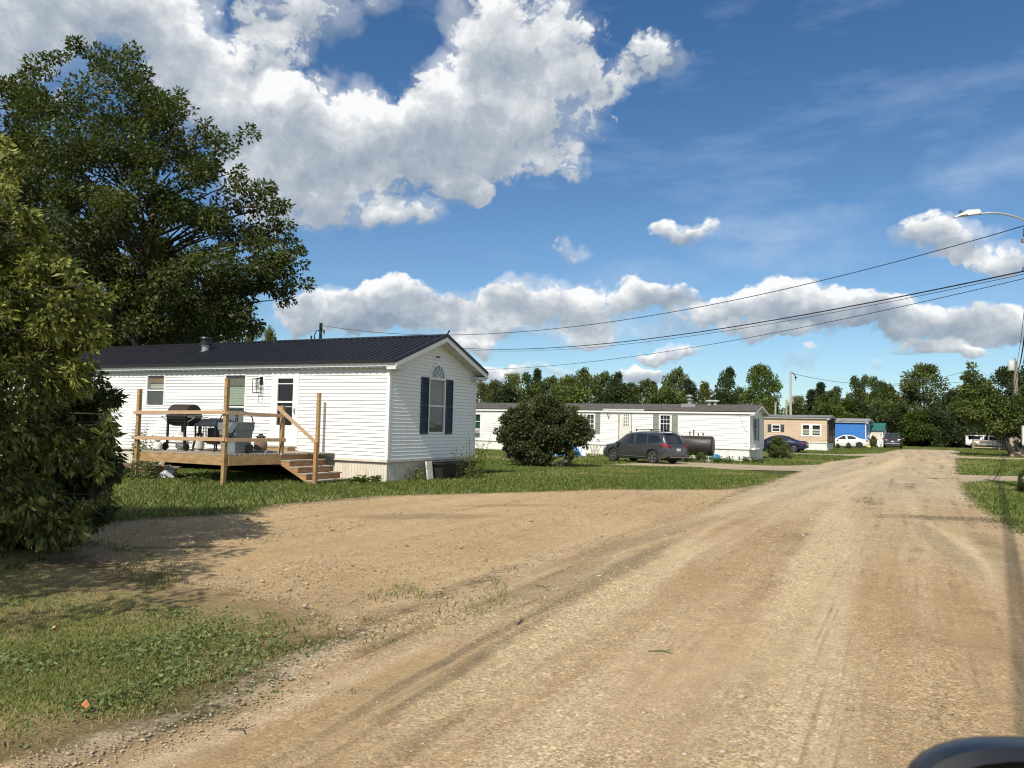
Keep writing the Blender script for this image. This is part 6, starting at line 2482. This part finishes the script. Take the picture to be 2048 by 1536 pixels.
def clumps_env(seed, n, H, h0, prof, rmax, cr):
    """clump centres inside a crown whose radius follows prof(t), t from crown base to top"""
    rs = random.Random(seed)
    out_ = []
    for i in range(n):
        t = rs.random() ** .9
        R = prof(t) * rmax
        a = rs.uniform(0, 6.283)
        q = R * math.sqrt(rs.uniform(.12, 1)) * rs.uniform(.75, 1.08)
        out_.append((q * math.cos(a), q * math.sin(a), h0 + (H - h0) * t, cr * rs.uniform(.6, 1.25) * (1 - .35 * t)))
    out_.append((0, 0, H - cr * .4, cr * .6))
    return out_


round_ = lambda t: (math.sin(math.pi * min(1, .16 + .84 * t) ** .9)) ** .6 if t < 1 else .1
dome = lambda t: math.sqrt(max(0, 1 - t ** 2.4)) * .97 + .03
cone = lambda t: (1 - t) ** .85 * .95 + .05
colm = lambda t: (min(1, t * 5 + .5)) * (1 - t ** 3) * .9 + .1

VAR = {}


def make_variant(key, H, h0, prof, rmax, ncl, cr, nleaf, ln, wd, m, seed, bark=BARK, droop=.3, flat=.8):
    cl = clumps_env(seed, ncl, H, h0, prof, rmax, cr)
    c = crown('crown', cl, nleaf, ln, wd, m, None, seed, droop, flat)
    t = limbs('trunk', (0, 0, -.3), (0, 0, H * .9), cl, .02 * H, bark, None, seed, every=2, ns=5)
    COL.objects.unlink(c)
    COL.objects.unlink(t)
    VAR[key] = (c.data, t.data, H)


make_variant('round', 10, 1.6, round_, 3.6, 70, 1.25, 9000, .34, .2, LF_MID, 21)
make_variant('round2', 10, 1.0, dome, 3.9, 75, 1.3, 9500, .34, .2, LF_YEL, 22)
make_variant('dark', 10, .8, round_, 3.7, 90, 1.1, 13000, .30, .18, LF_DRK, 23)
make_variant('maple', 10, .5, dome, 4.3, 110, 1.2, 16000, .30, .2, LF_MID, 24)
make_variant('tall', 10, 1.2, colm, 2.1, 55, 1.0, 7500, .32, .19, LF_MID, 25)
make_variant('tallyel', 10, .8, lambda t: colm(t) * .95, 2.4, 60, 1.0, 8000, .32, .19, LF_YEL, 26)
make_variant('spruce', 10, .5, cone, 2.3, 95, .75, 11000, .34, .13, LF_CON, 27, BARKD, .55, .5)
make_variant('shrub', 4, .2, dome, 2.6, 60, .8, 8000, .26, .16, LF_MID, 28, BARKD)
make_variant('scrub', 4, .1, dome, 2.7, 60, .8, 8000, .24, .15, LF_DRK, 29, BARKD)


def plant(kind, px, top, Y, wpx, label, name='tree', cat='tree', group=None, wide=1.0):
    c, t, H = VAR[kind]
    p = at(px, top, Y)
    zg = float(zf(Y))
    h = p.z - zg
    sz = h / H
    wid = wpx * Y / FOC
    nat = {'round': 8.3, 'round2': 9.2, 'dark': 8.6, 'maple': 10, 'tall': 5.2, 'tallyel': 5.6, 'spruce': 5.0, 'shrub': 6.0, 'scrub': 6.2}[kind]
    sx = wid / nat * wide
    r = thing(name, label, cat, (p.x, Y, zg), random.uniform(0, 6.28), group)
    r.scale = (sx, sx, sz)
    for nm, me in (('crown', c), ('trunk', t)):
        o = D.objects.new(nm, me)
        COL.objects.link(o)
        o.parent = r
    return r


TL = 'trees beyond the long white home'
for q in (('round2', 962, 766, 120, 46, 'olive tree showing just right of the black gable corner'),
          ('round', 990, 763, 128, 56, 'low green tree right of the olive one by the black gable'),
          ('round2', 1026, 751, 124, 62, 'bright green round tree left of the big bush top'),
          ('tall', 1056, 748, 120, 40, 'slim dark tree standing above the left side of the big bush'),
          ('spruce', 1075, 741, 132, 34, 'spiky topped tree above the middle of the big bush'),
          ('round', 1100, 756, 118, 66, 'broad tree just right of the spiky topped one'),
          ('round2', 1137, 757, 112, 76, 'yellowish broad tree over the left shutter of the long white home'),
          ('round', 1166, 740, 126, 58, 'tallest rounded green tree above the front door canopy'),
          ('round', 1206, 747, 122, 58, 'mid green tree right of the tallest rounded one'),
          ('dark', 1236, 750, 118, 62, 'dark tree left of the bare twigs over the home'),
          ('tall', 1263, 768, 110, 44, 'slim tree near the dip left of the small white cloud'),
          ('round', 1290, 762, 116, 60, 'green tree under the small white cloud'),
          ('spruce', 1306, 766, 124, 36, 'small pointed tree right of the small white cloud'),
          ('round2', 1334, 776, 112, 52, 'yellow green low tree left of the tall maple'),
          ('round', 1354, 739, 116, 54, 'tall maple above the flue of the long white home'),
          ('dark', 1378, 764, 108, 56, 'dark spreading tree at the right foot of the tall maple'),
          ('tallyel', 1410, 768, 120, 40, 'pale thin topped tree between the maple and the dark round tree'),
          ('dark', 1458, 741, 104, 66, 'very dark round tree above the right roof vents'),
          ('maple', 1522, 737, 102, 104, 'large dense maple behind the end of the long white home'),
          ('round2', 1596, 795, 118, 50, 'low pale tree just right of the pale utility pole'),
          ('spruce', 1623, 782, 118, 40, 'left spruce above the tan home roof'),
          ('spruce', 1641, 768, 124, 40, 'taller spruce above the two framed windows'),
          ('round', 1660, 783, 112, 48, 'round tree right of the taller spruce'),
          ('tall', 1676, 775, 116, 38, 'slim dark green tree over the tan gable end'),
          ('tallyel', 1694, 800, 108, 50, 'low yellowish tree left of the three poplars'),
          ('tall', 1712, 755, 122, 36, 'left poplar behind the blue home'),
          ('tall', 1729, 753, 124, 34, 'middle poplar behind the blue home'),
          ('tall', 1746, 756, 120, 38, 'right poplar behind the blue home'),
          ('round', 1767, 766, 116, 56, 'bushy tree right of the poplars'),
          ('tallyel', 1790, 795, 114, 46, 'low light green tree left of the big dome shaped tree'),
          ('maple', 1846, 736, 116, 118, 'big dome shaped green tree at the end of the road'),
          ('scrub', 1900, 788, 112, 66, 'greyish tree right of the big dome shaped tree'),
          ('round', 1916, 796, 108, 52, 'small grey green tree left of the leaning maple'),
          ('dark', 2016, 740, 92, 110, 'dark tree behind the transformer pole'),
          ('dark', 2068, 728, 88, 110, 'dark tree cut by the right frame edge'),
          ('round', 900, 775, 128, 60, 'tree hidden behind the black gable')):
    plant(*q, group='trees along the far edge of the park', wide=1.15 if q[0] in ('maple', 'dark') else 1.5)
for i, (px, top, Y, w, kind, lab) in enumerate(((1600, 815, 104, 90, 'scrub', 'dark thicket shrub above the tan home roof'), (1660, 812, 106, 90, 'shrub', 'green thicket shrub above the gable of the tan home'),
                                                (1715, 805, 108, 90, 'scrub', 'dark thicket shrub above the blue home roof'), (1766, 806, 110, 90, 'shrub', 'green thicket shrub over the shed'),
                                                (1800, 815, 108, 90, 'scrub', 'dark shrub behind the car at the road end'), (1838, 826, 106, 90, 'shrub', 'green shrub right of the car at the road end'),
                                                (1875, 822, 105, 90, 'scrub', 'dark shrub left of the rail fence'), (1915, 826, 104, 90, 'scrub', 'dark shrub at the left end of the rail fence'),
                                                (1955, 822, 106, 90, 'shrub', 'green shrub behind the white pickup'), (2000, 838, 106, 90, 'scrub', 'dark shrub right of the white pickup'),
                                                (2050, 838, 104, 100, 'scrub', 'dark shrub at the right frame edge'), (1440, 792, 98, 110, 'scrub', 'dark shrub low behind the right roof vents'),
                                                (1340, 786, 104, 120, 'shrub', 'green shrub low behind the flue'), (1240, 778, 106, 120, 'scrub', 'dark shrub low behind the left home roof'),
                                                (1130, 778, 106, 120, 'shrub', 'green shrub low behind the big bush'), (1010, 778, 108, 120, 'scrub', 'dark shrub low right of the black gable'), (1540, 800, 96, 70, 'shrub', 'green shrub low behind the two grey posts'))):
    plant(kind, px, top, Y, w, lab, 'shrub', 'shrub', 'undergrowth along the far tree line', 1.25)
for (px, top, Y, w, kind, lab) in ((1557, 876, gr(1557, 917).y, 50, 'shrub', 'round green shrub in front of the dark blue sedan'),
                                   (1747, 873, 93, 17, 'shrub', 'small shrub between the blue home steps and the shed'),
                                   (1676, 888, 82, 13, 'scrub', 'small leafy sapling before the front door of the white sedan'),
                                   (1697, 886, 82, 13, 'scrub', 'small leafy sapling before the rear wheel of the white sedan'),
                                   (2054, 940, 22.6, 38, 'scrub', 'thin twiggy clump at the right edge by the gravel drive')):
    plant(kind, px, top, Y, w, lab, 'shrub', 'shrub')


def from_outline(poly, n, Y, thick, r0, r1, seed, back=0):
    """leaf clumps filling an outlined crown, given its real distance and a rounded depth"""
    rs = np.random.RandomState(seed)
    poly = np.array(poly, float)
    lo, hi = poly.min(0), poly.max(0)
    out_ = []
    while len(out_) < n:
        p = lo + rs.rand(2) * (hi - lo)
        s = float(sdist(np.array([p[0]]), np.array([p[1]]), poly)[0])
        r = r0 + (r1 - r0) * rs.rand()
        rp = r * FOC / Y
        if s < rp * .75:
            if s < rp * .12:
                continue
            r = max(.25 * r0, s / FOC * Y)
        dep = thick * math.sqrt(min(1, s / 260.))
        y = Y + (rs.rand() * 2 - 1) * dep
        v = at(p[0], p[1], y)
        out_.append((v.x, v.y, v.z, r))
    return out_


def sprigs(poly, n, Y, d0, d1, r0, r1, seed, xmin=-9999):
    """small leaf clumps straying beyond an outline: single shoots"""
    rs = np.random.RandomState(seed)
    poly = np.array(poly, float)
    cen = poly.mean(0)
    out_ = []
    while len(out_) < n:
        i = rs.randint(len(poly))
        p = poly[i] + (poly[(i + 1) % len(poly)] - poly[i]) * rs.rand()
        if p[0] < xmin:
            continue
        d = p - cen
        p = p + d / np.linalg.norm(d) * rs.uniform(d0, d1)
        v = at(p[0], p[1], Y + rs.uniform(-.5, .5))
        out_.append((v.x, v.y, v.z, rs.uniform(r0, r1)))
    return out_


# the big tree behind the near home
BIG = [(-260, 60), (-120, 120), (0, 168), (40, 180), (66, 130), (84, 80), (120, 112), (182, 92), (236, 128), (272, 108), (292, 160), (346, 162), (392, 215), (412, 248), (484, 264), (492, 300), (472, 372),
       (542, 378), (560, 428), (582, 490), (617, 512), (610, 560), (566, 592), (524, 566), (496, 586), (516, 648), (500, 682), (340, 690), (100, 700), (-260, 720)]
bt_ = at(262, 690, 39)
bt = thing('tree', 'huge dark leafy tree towering behind the black roof', 'tree', (bt_.x, 39, float(zf(39))))
bx, by_, bz = bt.location
clb = [(x - bx, y - by_, z - bz, r) for x, y, z, r in from_outline(BIG, 560, 39, 5.0, .5, 1.15, 41) + sprigs(BIG, 60, 39, -10, 14, .3, .6, 44, -50)]
crown('crown', clb, 145000, .21, .11, LF_BIG, bt, 42, droop=.5)
limbs('trunk', (0, 0, -.3), (1.0, 0, 15.5), [c for c in clb if c[2] < 16.5 and abs(c[0]) < 8 and Vector(c[:3]).length < 16.5], .36, BARKD, bt, 43, every=2, fork=.28, ns=7)
for i, (px, top, Y, w, kind, lab) in enumerate(((40, 300, 48, 330, 'dark', 'dark tree filling the gap left of the huge tree trunk'), (180, 470, 52, 250, 'dark', 'dark lower tree just behind the huge tree trunk'),
                                                (330, 500, 50, 220, 'dark', 'dark lower tree under the right limbs of the huge tree'), (430, 560, 54, 170, 'round', 'lower tree behind the flue pipe'),
                                                (540, 664, 84, 60, 'round2', 'small yellow green tree top above the black ridge'), (500, 668, 80, 50, 'round', 'small green tree top left of the yellow green one'))):
    plant(kind, px, top, Y, w, lab)

# the vine covered bush at the left edge
VINE = [(-640, 180), (-300, 230), (-60, 222), (2, 290), (26, 338), (14, 372), (4, 405), (44, 420), (70, 470), (112, 525), (150, 562), (196, 580), (204, 606), (176, 640), (206, 676), (160, 706), (150, 760), (196, 790), (214, 850), (200, 930),
        (214, 990), (150, 1010), (170, 1060), (80, 1110), (-60, 1120), (-640, 1260)]
vb_ = Vector((-7.2, 8.6, 0))
vb = thing('vine_bush', 'tall yellow green vine covered bush filling the left frame edge', 'bush', vb_)
cl1 = [(x - vb_.x, y - vb_.y, z, r) for x, y, z, r in from_outline(VINE, 330, 8.9, 1.3, .16, .42, 51) + sprigs(VINE, 80, 8.6, -8, 14, .06, .12, 56, 0)]
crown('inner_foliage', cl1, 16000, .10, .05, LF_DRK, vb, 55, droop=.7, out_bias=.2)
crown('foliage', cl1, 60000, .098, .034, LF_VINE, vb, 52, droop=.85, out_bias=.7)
crown('sunlit_leaves', [c for c in cl1 if c[2] > 1.9], 36000, .085, .030, leaf_mat('leaf_sunlit', (.18, .22, .025), (.52, .55, .11), .42), vb, 57, droop=.9, out_bias=1.3)  # brighter leaf copy on the upper bush, sunlight put into its colour
crown('vine_leaves', [c for c in cl1 if c[0] > -.2], 900, .115, .095, leaf_mat('leaf_grape', (.13, .165, .025), (.26, .29, .07), .42), vb, 53, droop=.9)
limbs('stems', (-.3, .5, -.2), (-.4, .4, 4.2), cl1, .07, BARKD, vb, 54, every=2, fork=.05, ns=5)
# overhanging branches beyond the frame that shade the near gravel
ob_ = Vector((-7.3, 4.2, 0))
ob = thing('tree', 'leafy tree just beyond the left frame edge shading the pad', 'tree', ob_)
rs_ = random.Random(9)
clo = [(rs_.gauss(.6, .9), rs_.gauss(.9, 1.3), rs_.gauss(4.2, .7), rs_.uniform(.35, .6)) for i in range(60)]
clo = [c for c in clo if (c[0] + ob_.x) / max(.5, c[1] + ob_.y) < -.80 and c[2] < 5.6]
crown('crown', clo, 12000, .11, .06, LF_MID, ob, 61)
limbs('trunk', (0, 0, -.2), (.3, .4, 4.6), clo, .09, BARK, ob, 62, every=2, ns=5)
# darker narrow-leaved shrub in front of the home
NARROW = [(110, 730), (180, 728), (222, 750), (212, 772), (258, 786), (266, 806), (232, 812), (206, 838), (228, 846), (236, 868), (206, 880), (238, 902), (240, 960), (214, 985), (238, 1012), (206, 1045), (150, 1050), (120, 1085), (40, 1110), (0, 1000), (40, 850)]
nb_ = gr(150, 1062)
nb2 = thing('shrub', 'dark narrow leaved shrub overhanging the lawn left of the deck', 'shrub', nb_)
cl2 = [(x - nb_.x, y - nb_.y, z, r) for x, y, z, r in from_outline(NARROW, 170, nb_.y + .6, .9, .12, .30, 71)]
crown('foliage', cl2, 24000, .11, .036, leaf_mat('leaf_narrow', (.03, .048, .012), (.10, .125, .03), .3), nb2, 72, droop=1.0)
limbs('stems', (0, .4, -.1), (-.2, .5, 2.6), cl2, .05, BARKD, nb2, 73, every=2, fork=.05, ns=5)
# low dark growth at the foot
LOW = [(-80, 1000), (60, 990), (180, 1000), (232, 1020), (200, 1060), (120, 1100), (60, 1128), (-80, 1150)]
lo_ = gr(90, 1100)
lw = thing('shrub', 'low dark undergrowth at the foot of the vine covered bush', 'shrub', lo_)
cl3 = [(x - lo_.x, y - lo_.y, max(.08, z), r) for x, y, z, r in from_outline(LOW, 90, lo_.y + .3, .7, .10, .22, 81)]
crown('foliage', cl3, 14000, .075, .035, LF_DRK, lw, 82, droop=.6)
limbs('stems', (0, .2, -.1), (0, .2, .5), cl3, .02, BARKD, lw, 83, every=3, fork=.05, ns=5)

# the big round bush between the two white homes
BUSH = [(1093, 790), (1122, 800), (1136, 822), (1156, 818), (1168, 838), (1172, 858), (1186, 872), (1166, 880), (1172, 896), (1146, 905), (1138, 922), (1128, 934), (1090, 936), (1050, 934), (1038, 922), (1016, 905),
        (996, 884), (994, 868), (1006, 846), (1018, 824), (1036, 808), (1056, 812), (1070, 792)]
bb_ = gr(1090, 936)
by2 = bb_.y + 1.2
bu = thing('bush', 'big round dark green bush on the lawn between the two white homes', 'bush', (bb_.x, by2, float(zf(by2))))
cl4 = [(x - bb_.x, y - by2, z - float(zf(by2)), r) for x, y, z, r in from_outline(BUSH, 240, by2, 1.7, .14, .42, 91) + sprigs(BUSH, 60, by2, -8, 4, .10, .20, 94)]
for i_ in range(len(cl4)):
    x, y, z, r = cl4[i_]
    cl4[i_] = (x, y * 1.0, max(.1, z), r)
crown('foliage', cl4, 40000, .115, .07, LF_BUSH, bu, 92, droop=.2)
limbs('stems', (0, 0, -.1), (0, 0, 2.2), cl4, .06, BARKD, bu, 93, every=3, fork=.03, ns=5)

# leaning maple on the right, with several trunks
MAP = [(1930, 716), (1948, 722), (1954, 742), (1974, 746), (1984, 770), (2000, 790), (2024, 800), (2046, 772), (2110, 760), (2150, 800), (2150, 890), (2060, 880), (2030, 878), (2000, 866), (1960, 872), (1930, 846), (1918, 830), (1926, 800), (1916, 776), (1928, 750)]
mb_ = at(2030, 908, 69)
mpT = thing('tree', 'bright green maple with a leaning dark trunk at the right edge', 'tree', (mb_.x, 69, float(zf(69))))
cl5 = [(x - mb_.x, y - 69, z - float(zf(69)), r) for x, y, z, r in from_outline(MAP, 120, 69, 2.6, .5, .95, 101)]
crown('crown', cl5, 30000, .25, .16, LF_MID, mpT, 102, droop=.35)
limbs('trunk', (0, 0, -.2), (-2.6, .3, 5.2), cl5, .24, BARKD, mpT, 103, every=3, fork=.35, ns=6)
limbs('trunk', (.5, .2, -.2), (.9, .3, 4.2), cl5[::2], .26, BARKD, mpT, 104, every=4, fork=.4, ns=6)
limbs('trunk', (1.1, -.1, -.2), (2.4, .3, 4.0), cl5[1::2], .22, BARKD, mpT, 105, every=4, fork=.4, ns=6)
# firewood stump heap at its foot
for i in range(4):
    a = MB()
    a.tube([(-.22, 0, 0), (.22, 0, 0)], [.12, .11], 9)
    o = a.build('cut_log', mat('pale_cut_log', (.26, .20, .13), .9, var=.3, vscale=4))
    q_ = at(2040, 906, 66)
    o.location = (q_.x + .55 * (i - 1.3), 66, .05 + .2 * (i % 2))
    o.rotation_euler = (0, .1, 1.3 + .3 * i)
    tag(o, ['leftmost cut log at the maple foot', 'second cut log from the left at the maple foot', 'third cut log from the left at the maple foot', 'rightmost cut log at the maple foot'][i], 'log', 'cut logs at the maple foot')


# ------------------------------------------------------------------ weeds standing as single plants
def weed(name, label, loc, h, n, spread, ln, wd, m, seed, group=None):
    rs = np.random.RandomState(seed)
    t = thing(name, label, 'weed', loc, 0, group)
    a = MB()
    P, Dv = [], []
    for i in range(n):
        an, q = rs.rand() * 6.28, spread * math.sqrt(rs.rand())
        b_ = Vector((q * math.cos(an), q * math.sin(an), -.02))
        hh = h * rs.uniform(.5, 1.0)
        tip_ = b_ + Vector((rs.uniform(-.2, .2) * hh, rs.uniform(-.2, .2) * hh, hh))
        md_ = b_.lerp(tip_, .5) + Vector((rs.uniform(-.04, .04), rs.uniform(-.04, .04), 0))
        a.tube([b_, md_, tip_], [.006, .005, .002], 4, caps=False)
        k = int(10 + hh * 16)
        for j in range(k):
            f = .12 + .88 * j / k
            p = b_.lerp(md_, f * 2) if f < .5 else md_.lerp(tip_, f * 2 - 1)
            P.append(tuple(p))
            t_ = rs.rand() * 6.28
            Dv.append((math.cos(t_), math.sin(t_), .5 - .5 * rs.rand()))
    a.build('stem', m, t)
    P, Dv = np.array(P), np.array(Dv)
    k = len(P)
    V, F = leaf_quads(P, Dv, ln * (.5 + rs.rand(k)), wd * (.5 + rs.rand(k)), rs, .1)
    np_mesh('leaves', V, F, m, tint=np.repeat(rs.rand(k), 4), parent=t)
    return t


weed('tall_weed', 'tall thin weeds in front of the middle of the black trough', HL(.95, 2.5), 1.15, 9, .35, .09, .022, LF_YEL, 201)
weed('tall_weed', 'tallest weeds at the right end of the black trough', HL(.9, 3.5), 1.5, 9, .4, .09, .022, LF_YEL, 202)
weed('tall_weed', 'weeds between the white board and the gable corner', HL(.25, 1.1), .5, 12, .35, .09, .03, LF_YEL, 203)
weed('tall_weed', 'weeds before the right half of the black trough', HL(.98, 3.05), .9, 9, .35, .09, .024, LF_YEL, 204)
weed('leafy_weed', 'broad leafy weed by the bottom deck step', HL(-.45, -.75), .22, 9, .24, .14, .05, LF_MID, 205)
weed('leafy_weed', 'broad leafy weed between the deck steps and the house corner', HL(-.15, -.45), .26, 10, .24, .14, .05, LF_MID, 206)
weed('leafy_weed', 'leafy weeds under the left end of the deck', HL(-5.2, -3.5), .55, 18, .4, .10, .04, LF_MID, 207)
weed('leafy_weed', 'leafy weeds under the deck behind the corner post', HL(-3.3, -3.2), .3, 16, .5, .10, .04, LF_MID, 208)
weed('flowering_weed', 'thin stemmed weed with dry heads beside the left deck post', HL(-5.9, -3.3), 1.55, 6, .35, .09, .03, LF_MID, 209)
weed('flowering_weed', 'tall thin weed before the siding left of the deck', HL(-6.9, -2.2), 1.5, 5, .3, .09, .03, LF_MID, 210)
weed('leafy_weed', 'pale leafy weed against the cream skirting left of the deck', HL(-7.9, -1.2), 1.1, 26, .5, .12, .04, LF_YEL, 211)
cc = gr(1385, 924)
weed('leafy_weed', 'low leafy weeds under the oil tank', (cc.x, cc.y, cc.z), .7, 40, .9, .16, .08, LF_MID, 212)
cc = gr(1440, 926)
weed('leafy_weed', 'low weeds at the skirting right of the blue ball', (cc.x, cc.y, cc.z), .45, 26, .8, .16, .07, LF_MID, 213)
cc = gr(1500, 926)
weed('leafy_weed', 'ragged weeds at the near corner of the long white home', (cc.x, cc.y, cc.z), .4, 26, .8, .14, .06, LF_MID, 214)


# ------------------------------------------------------------------ lawns
def lawn():
    rs = np.random.RandomState(77)

    def cull(X, Y, ok):
        k = ok & (X / np.maximum(Y, .5) > -.74) & (X / np.maximum(Y, .5) < .98)
        return k
    # near verge
    n = 520000
    X, Y = rs.uniform(-8, -.5, n), 2.2 + 9 * rs.rand(n) ** 1.25
    ok, d = on_lawn(X, Y, rs, -.12)
    k = cull(X, Y, ok)
    X, Y, d = X[k], Y[k], d[k]
    dry = fbm(X * .8 + 3, Y * .8 + 1, 4) + .07
    far_ = np.clip((Y - 5.2) / 2.2, 0, 1)
    # thin out on the worn ground near the pad
    keep = rs.rand(len(X)) < np.clip(1.05 - .45 * far_ - 2.2 * np.clip(dry - .55, 0, 1) - .5 * np.clip(1 + d / .8, 0, 1), .08, 1)
    X, Y, dry, far_ = X[keep], Y[keep], dry[keep], far_[keep]
    n = len(X)
    d = d[keep]
    t = np.clip(.08 + .6 * rs.rand(n) + .5 * far_ * rs.rand(n) + 1.9 * np.clip(dry - .52, 0, 1) + .35 * np.clip(1 + d / .8, 0, 1) * rs.rand(n) + (rs.rand(n) > .9) * .3, 0, 1)
    h = (.016 + .030 * rs.rand(n)) * (1.1 - .4 * far_)
    blades('near_grass', 'short patchy grass of the near roadside verge', X, Y, h, .0045 + .003 * rs.rand(n), t, rs, 1.0)
    # scattered tufts spilling over the gravel edge
    n = 16000
    X, Y = rs.uniform(-6, 0, n), rs.uniform(4.5, 10, n)
    sd = np.maximum(sdist(X, Y, PAD), sdist(X, Y, ROAD))
    k = (sd > 0) & (sd < .9) & (fbm(X * 1.8 + 9, Y * 1.8, 3) + .1 * rs.rand(n) > .60)
    X, Y = X[k], Y[k]
    n = len(X)
    z0 = .03
    blades('edge_grass', 'thin grass straggling into the gravel edge', X, Y, .05 + .05 * rs.rand(n), .006 + .004 * rs.rand(n), .5 * rs.rand(n), rs, 1.1)
    # middle lawn
    n = 360000
    X, Y = rs.uniform(-16, 30, n), 8 + 30 * rs.rand(n) ** .9
    ok, d = on_lawn(X, Y, rs)
    k = cull(X, Y, ok) & ~((X < -.5) & (Y < 9.5) & (X > -8))
    X, Y = X[k], Y[k]
    n = len(X)
    dry = fbm(X * .45 + 8, Y * .45, 4)
    edge_ = np.clip(1 + d[k] / 1.0, 0, 1)
    t = np.clip(.06 + .58 * rs.rand(n) + 1.5 * np.clip(dry - .52, 0, 1) + .28 * edge_ * rs.rand(n), 0, 1)
    blades('lawn_grass', 'mown grass between the homes and the road', X, Y, .045 + .05 * rs.rand(n), .012 + .012 * rs.rand(n), t, rs, .8)
    n = 330000
    X, Y = rs.uniform(-16, 64, n), 36 + 74 * rs.rand(n) ** 1.1
    ok, d = on_lawn(X, Y, rs, .0)
    k = cull(X, Y, ok)
    X, Y = X[k], Y[k]
    n = len(X)
    dry = fbm(X * .25 + 2, Y * .25, 4)
    t = np.clip(.08 + .55 * rs.rand(n) + 1.7 * np.clip(dry - .48, 0, 1), 0, 1)
    blades('far_grass', 'mown grass around the far homes', X, Y, .06 + .07 * rs.rand(n), .03 + .03 * rs.rand(n), t, rs, .8)
    # broad-leaved weeds in the near verge
    n = 30000
    X, Y = rs.uniform(-5, -.5, n), 2.4 + 4.2 * rs.rand(n)
    ok, d = on_lawn(X, Y, rs, -.05)
    k = cull(X, Y, ok) & (fbm(X * 1.1 + 5, Y * 1.1 + 2, 3) + .12 * rs.rand(n) > .53)
    X, Y = X[k], Y[k]
    n = len(X)
    P = np.stack([X, Y, np.full(n, .012) + .035 * rs.rand(n)], 1)
    a_ = rs.rand(n) * 6.28
    Dv = np.stack([np.cos(a_), np.sin(a_), .15 + .5 * rs.rand(n)], 1)
    V, F = leaf_quads(P, Dv, .017 + .03 * rs.rand(n) ** 2 + .03 * (rs.rand(n) > .94), .011 + .013 * rs.rand(n), rs, .1)
    o = np_mesh('clover', V, F, leaf_mat('leaf_clover', (.075, .125, .025), (.18, .24, .075), .25), tint=np.repeat(rs.rand(n), 4))
    tag(o, 'clover and plantain leaves in the near verge', kind='stuff')


lawn()


# fallen leaves and twigs near the camera
def fallen(label, px, py, s, ang, c):
    p = gr(px, py)
    a = MB()
    pts = []
    for i in range(10):
        t = 6.283 * i / 10
        r = s * (1 if i % 2 == 0 else .55)
        pts.append((r * math.cos(t), r * .8 * math.sin(t), .02 * math.sin(t * 2) + .02))
    a.add([(0, 0, .012)] + pts, [(0, i + 1, (i + 1) % 10 + 1) for i in range(10)])
    o = a.build('fallen_leaf', mat('dry_leaf', c, .7, var=.25, vscale=20))
    o.location = (p.x, p.y, .045)
    o.rotation_euler = (.3, .2, ang)
    tag(o, label, 'leaf')


fallen('orange dry leaf at the grass edge by the bottom left', 162, 1438, .038, .4, (.48, .20, .07))
fallen('pale brown dry leaf in the grass further up the verge', 105, 1277, .035, 1.4, (.42, .27, .14))


def twig(label, x0, y0, x1, y1, r, c):
    p, q = gr(x0, y0), gr(x1, y1)
    m_ = p.lerp(q, .5) + Vector((.02, .03, 0))
    a = MB()
    off = Vector((0, 0, .045))
    a.tube([p + off, m_ + off * 1.1, q + off], [r, r, r * .6], 5)
    a.tube([m_ + off, m_ + off + (q - p) * .25 + Vector((.03, .05, .01))], [r * .6, r * .3], 4)
    tag(a.build('twig', mat('twig_bark', c, .9, var=.2)), label, 'twig')


twig('greenish twig lying on the middle of the gravel road', 1296, 1318, 1346, 1324, .006, (.12, .13, .07))
twig('short dark twig on the tyre tread marks', 1034, 1262, 1040, 1250, .006, (.07, .06, .045))
twig('thin twig on the gravel by the bottom left', 455, 1480, 490, 1488, .004, (.08, .06, .045))
twig('thin twig on the tyre tracks above the road middle', 1068, 1180, 1100, 1192, .004, (.08, .06, .045))
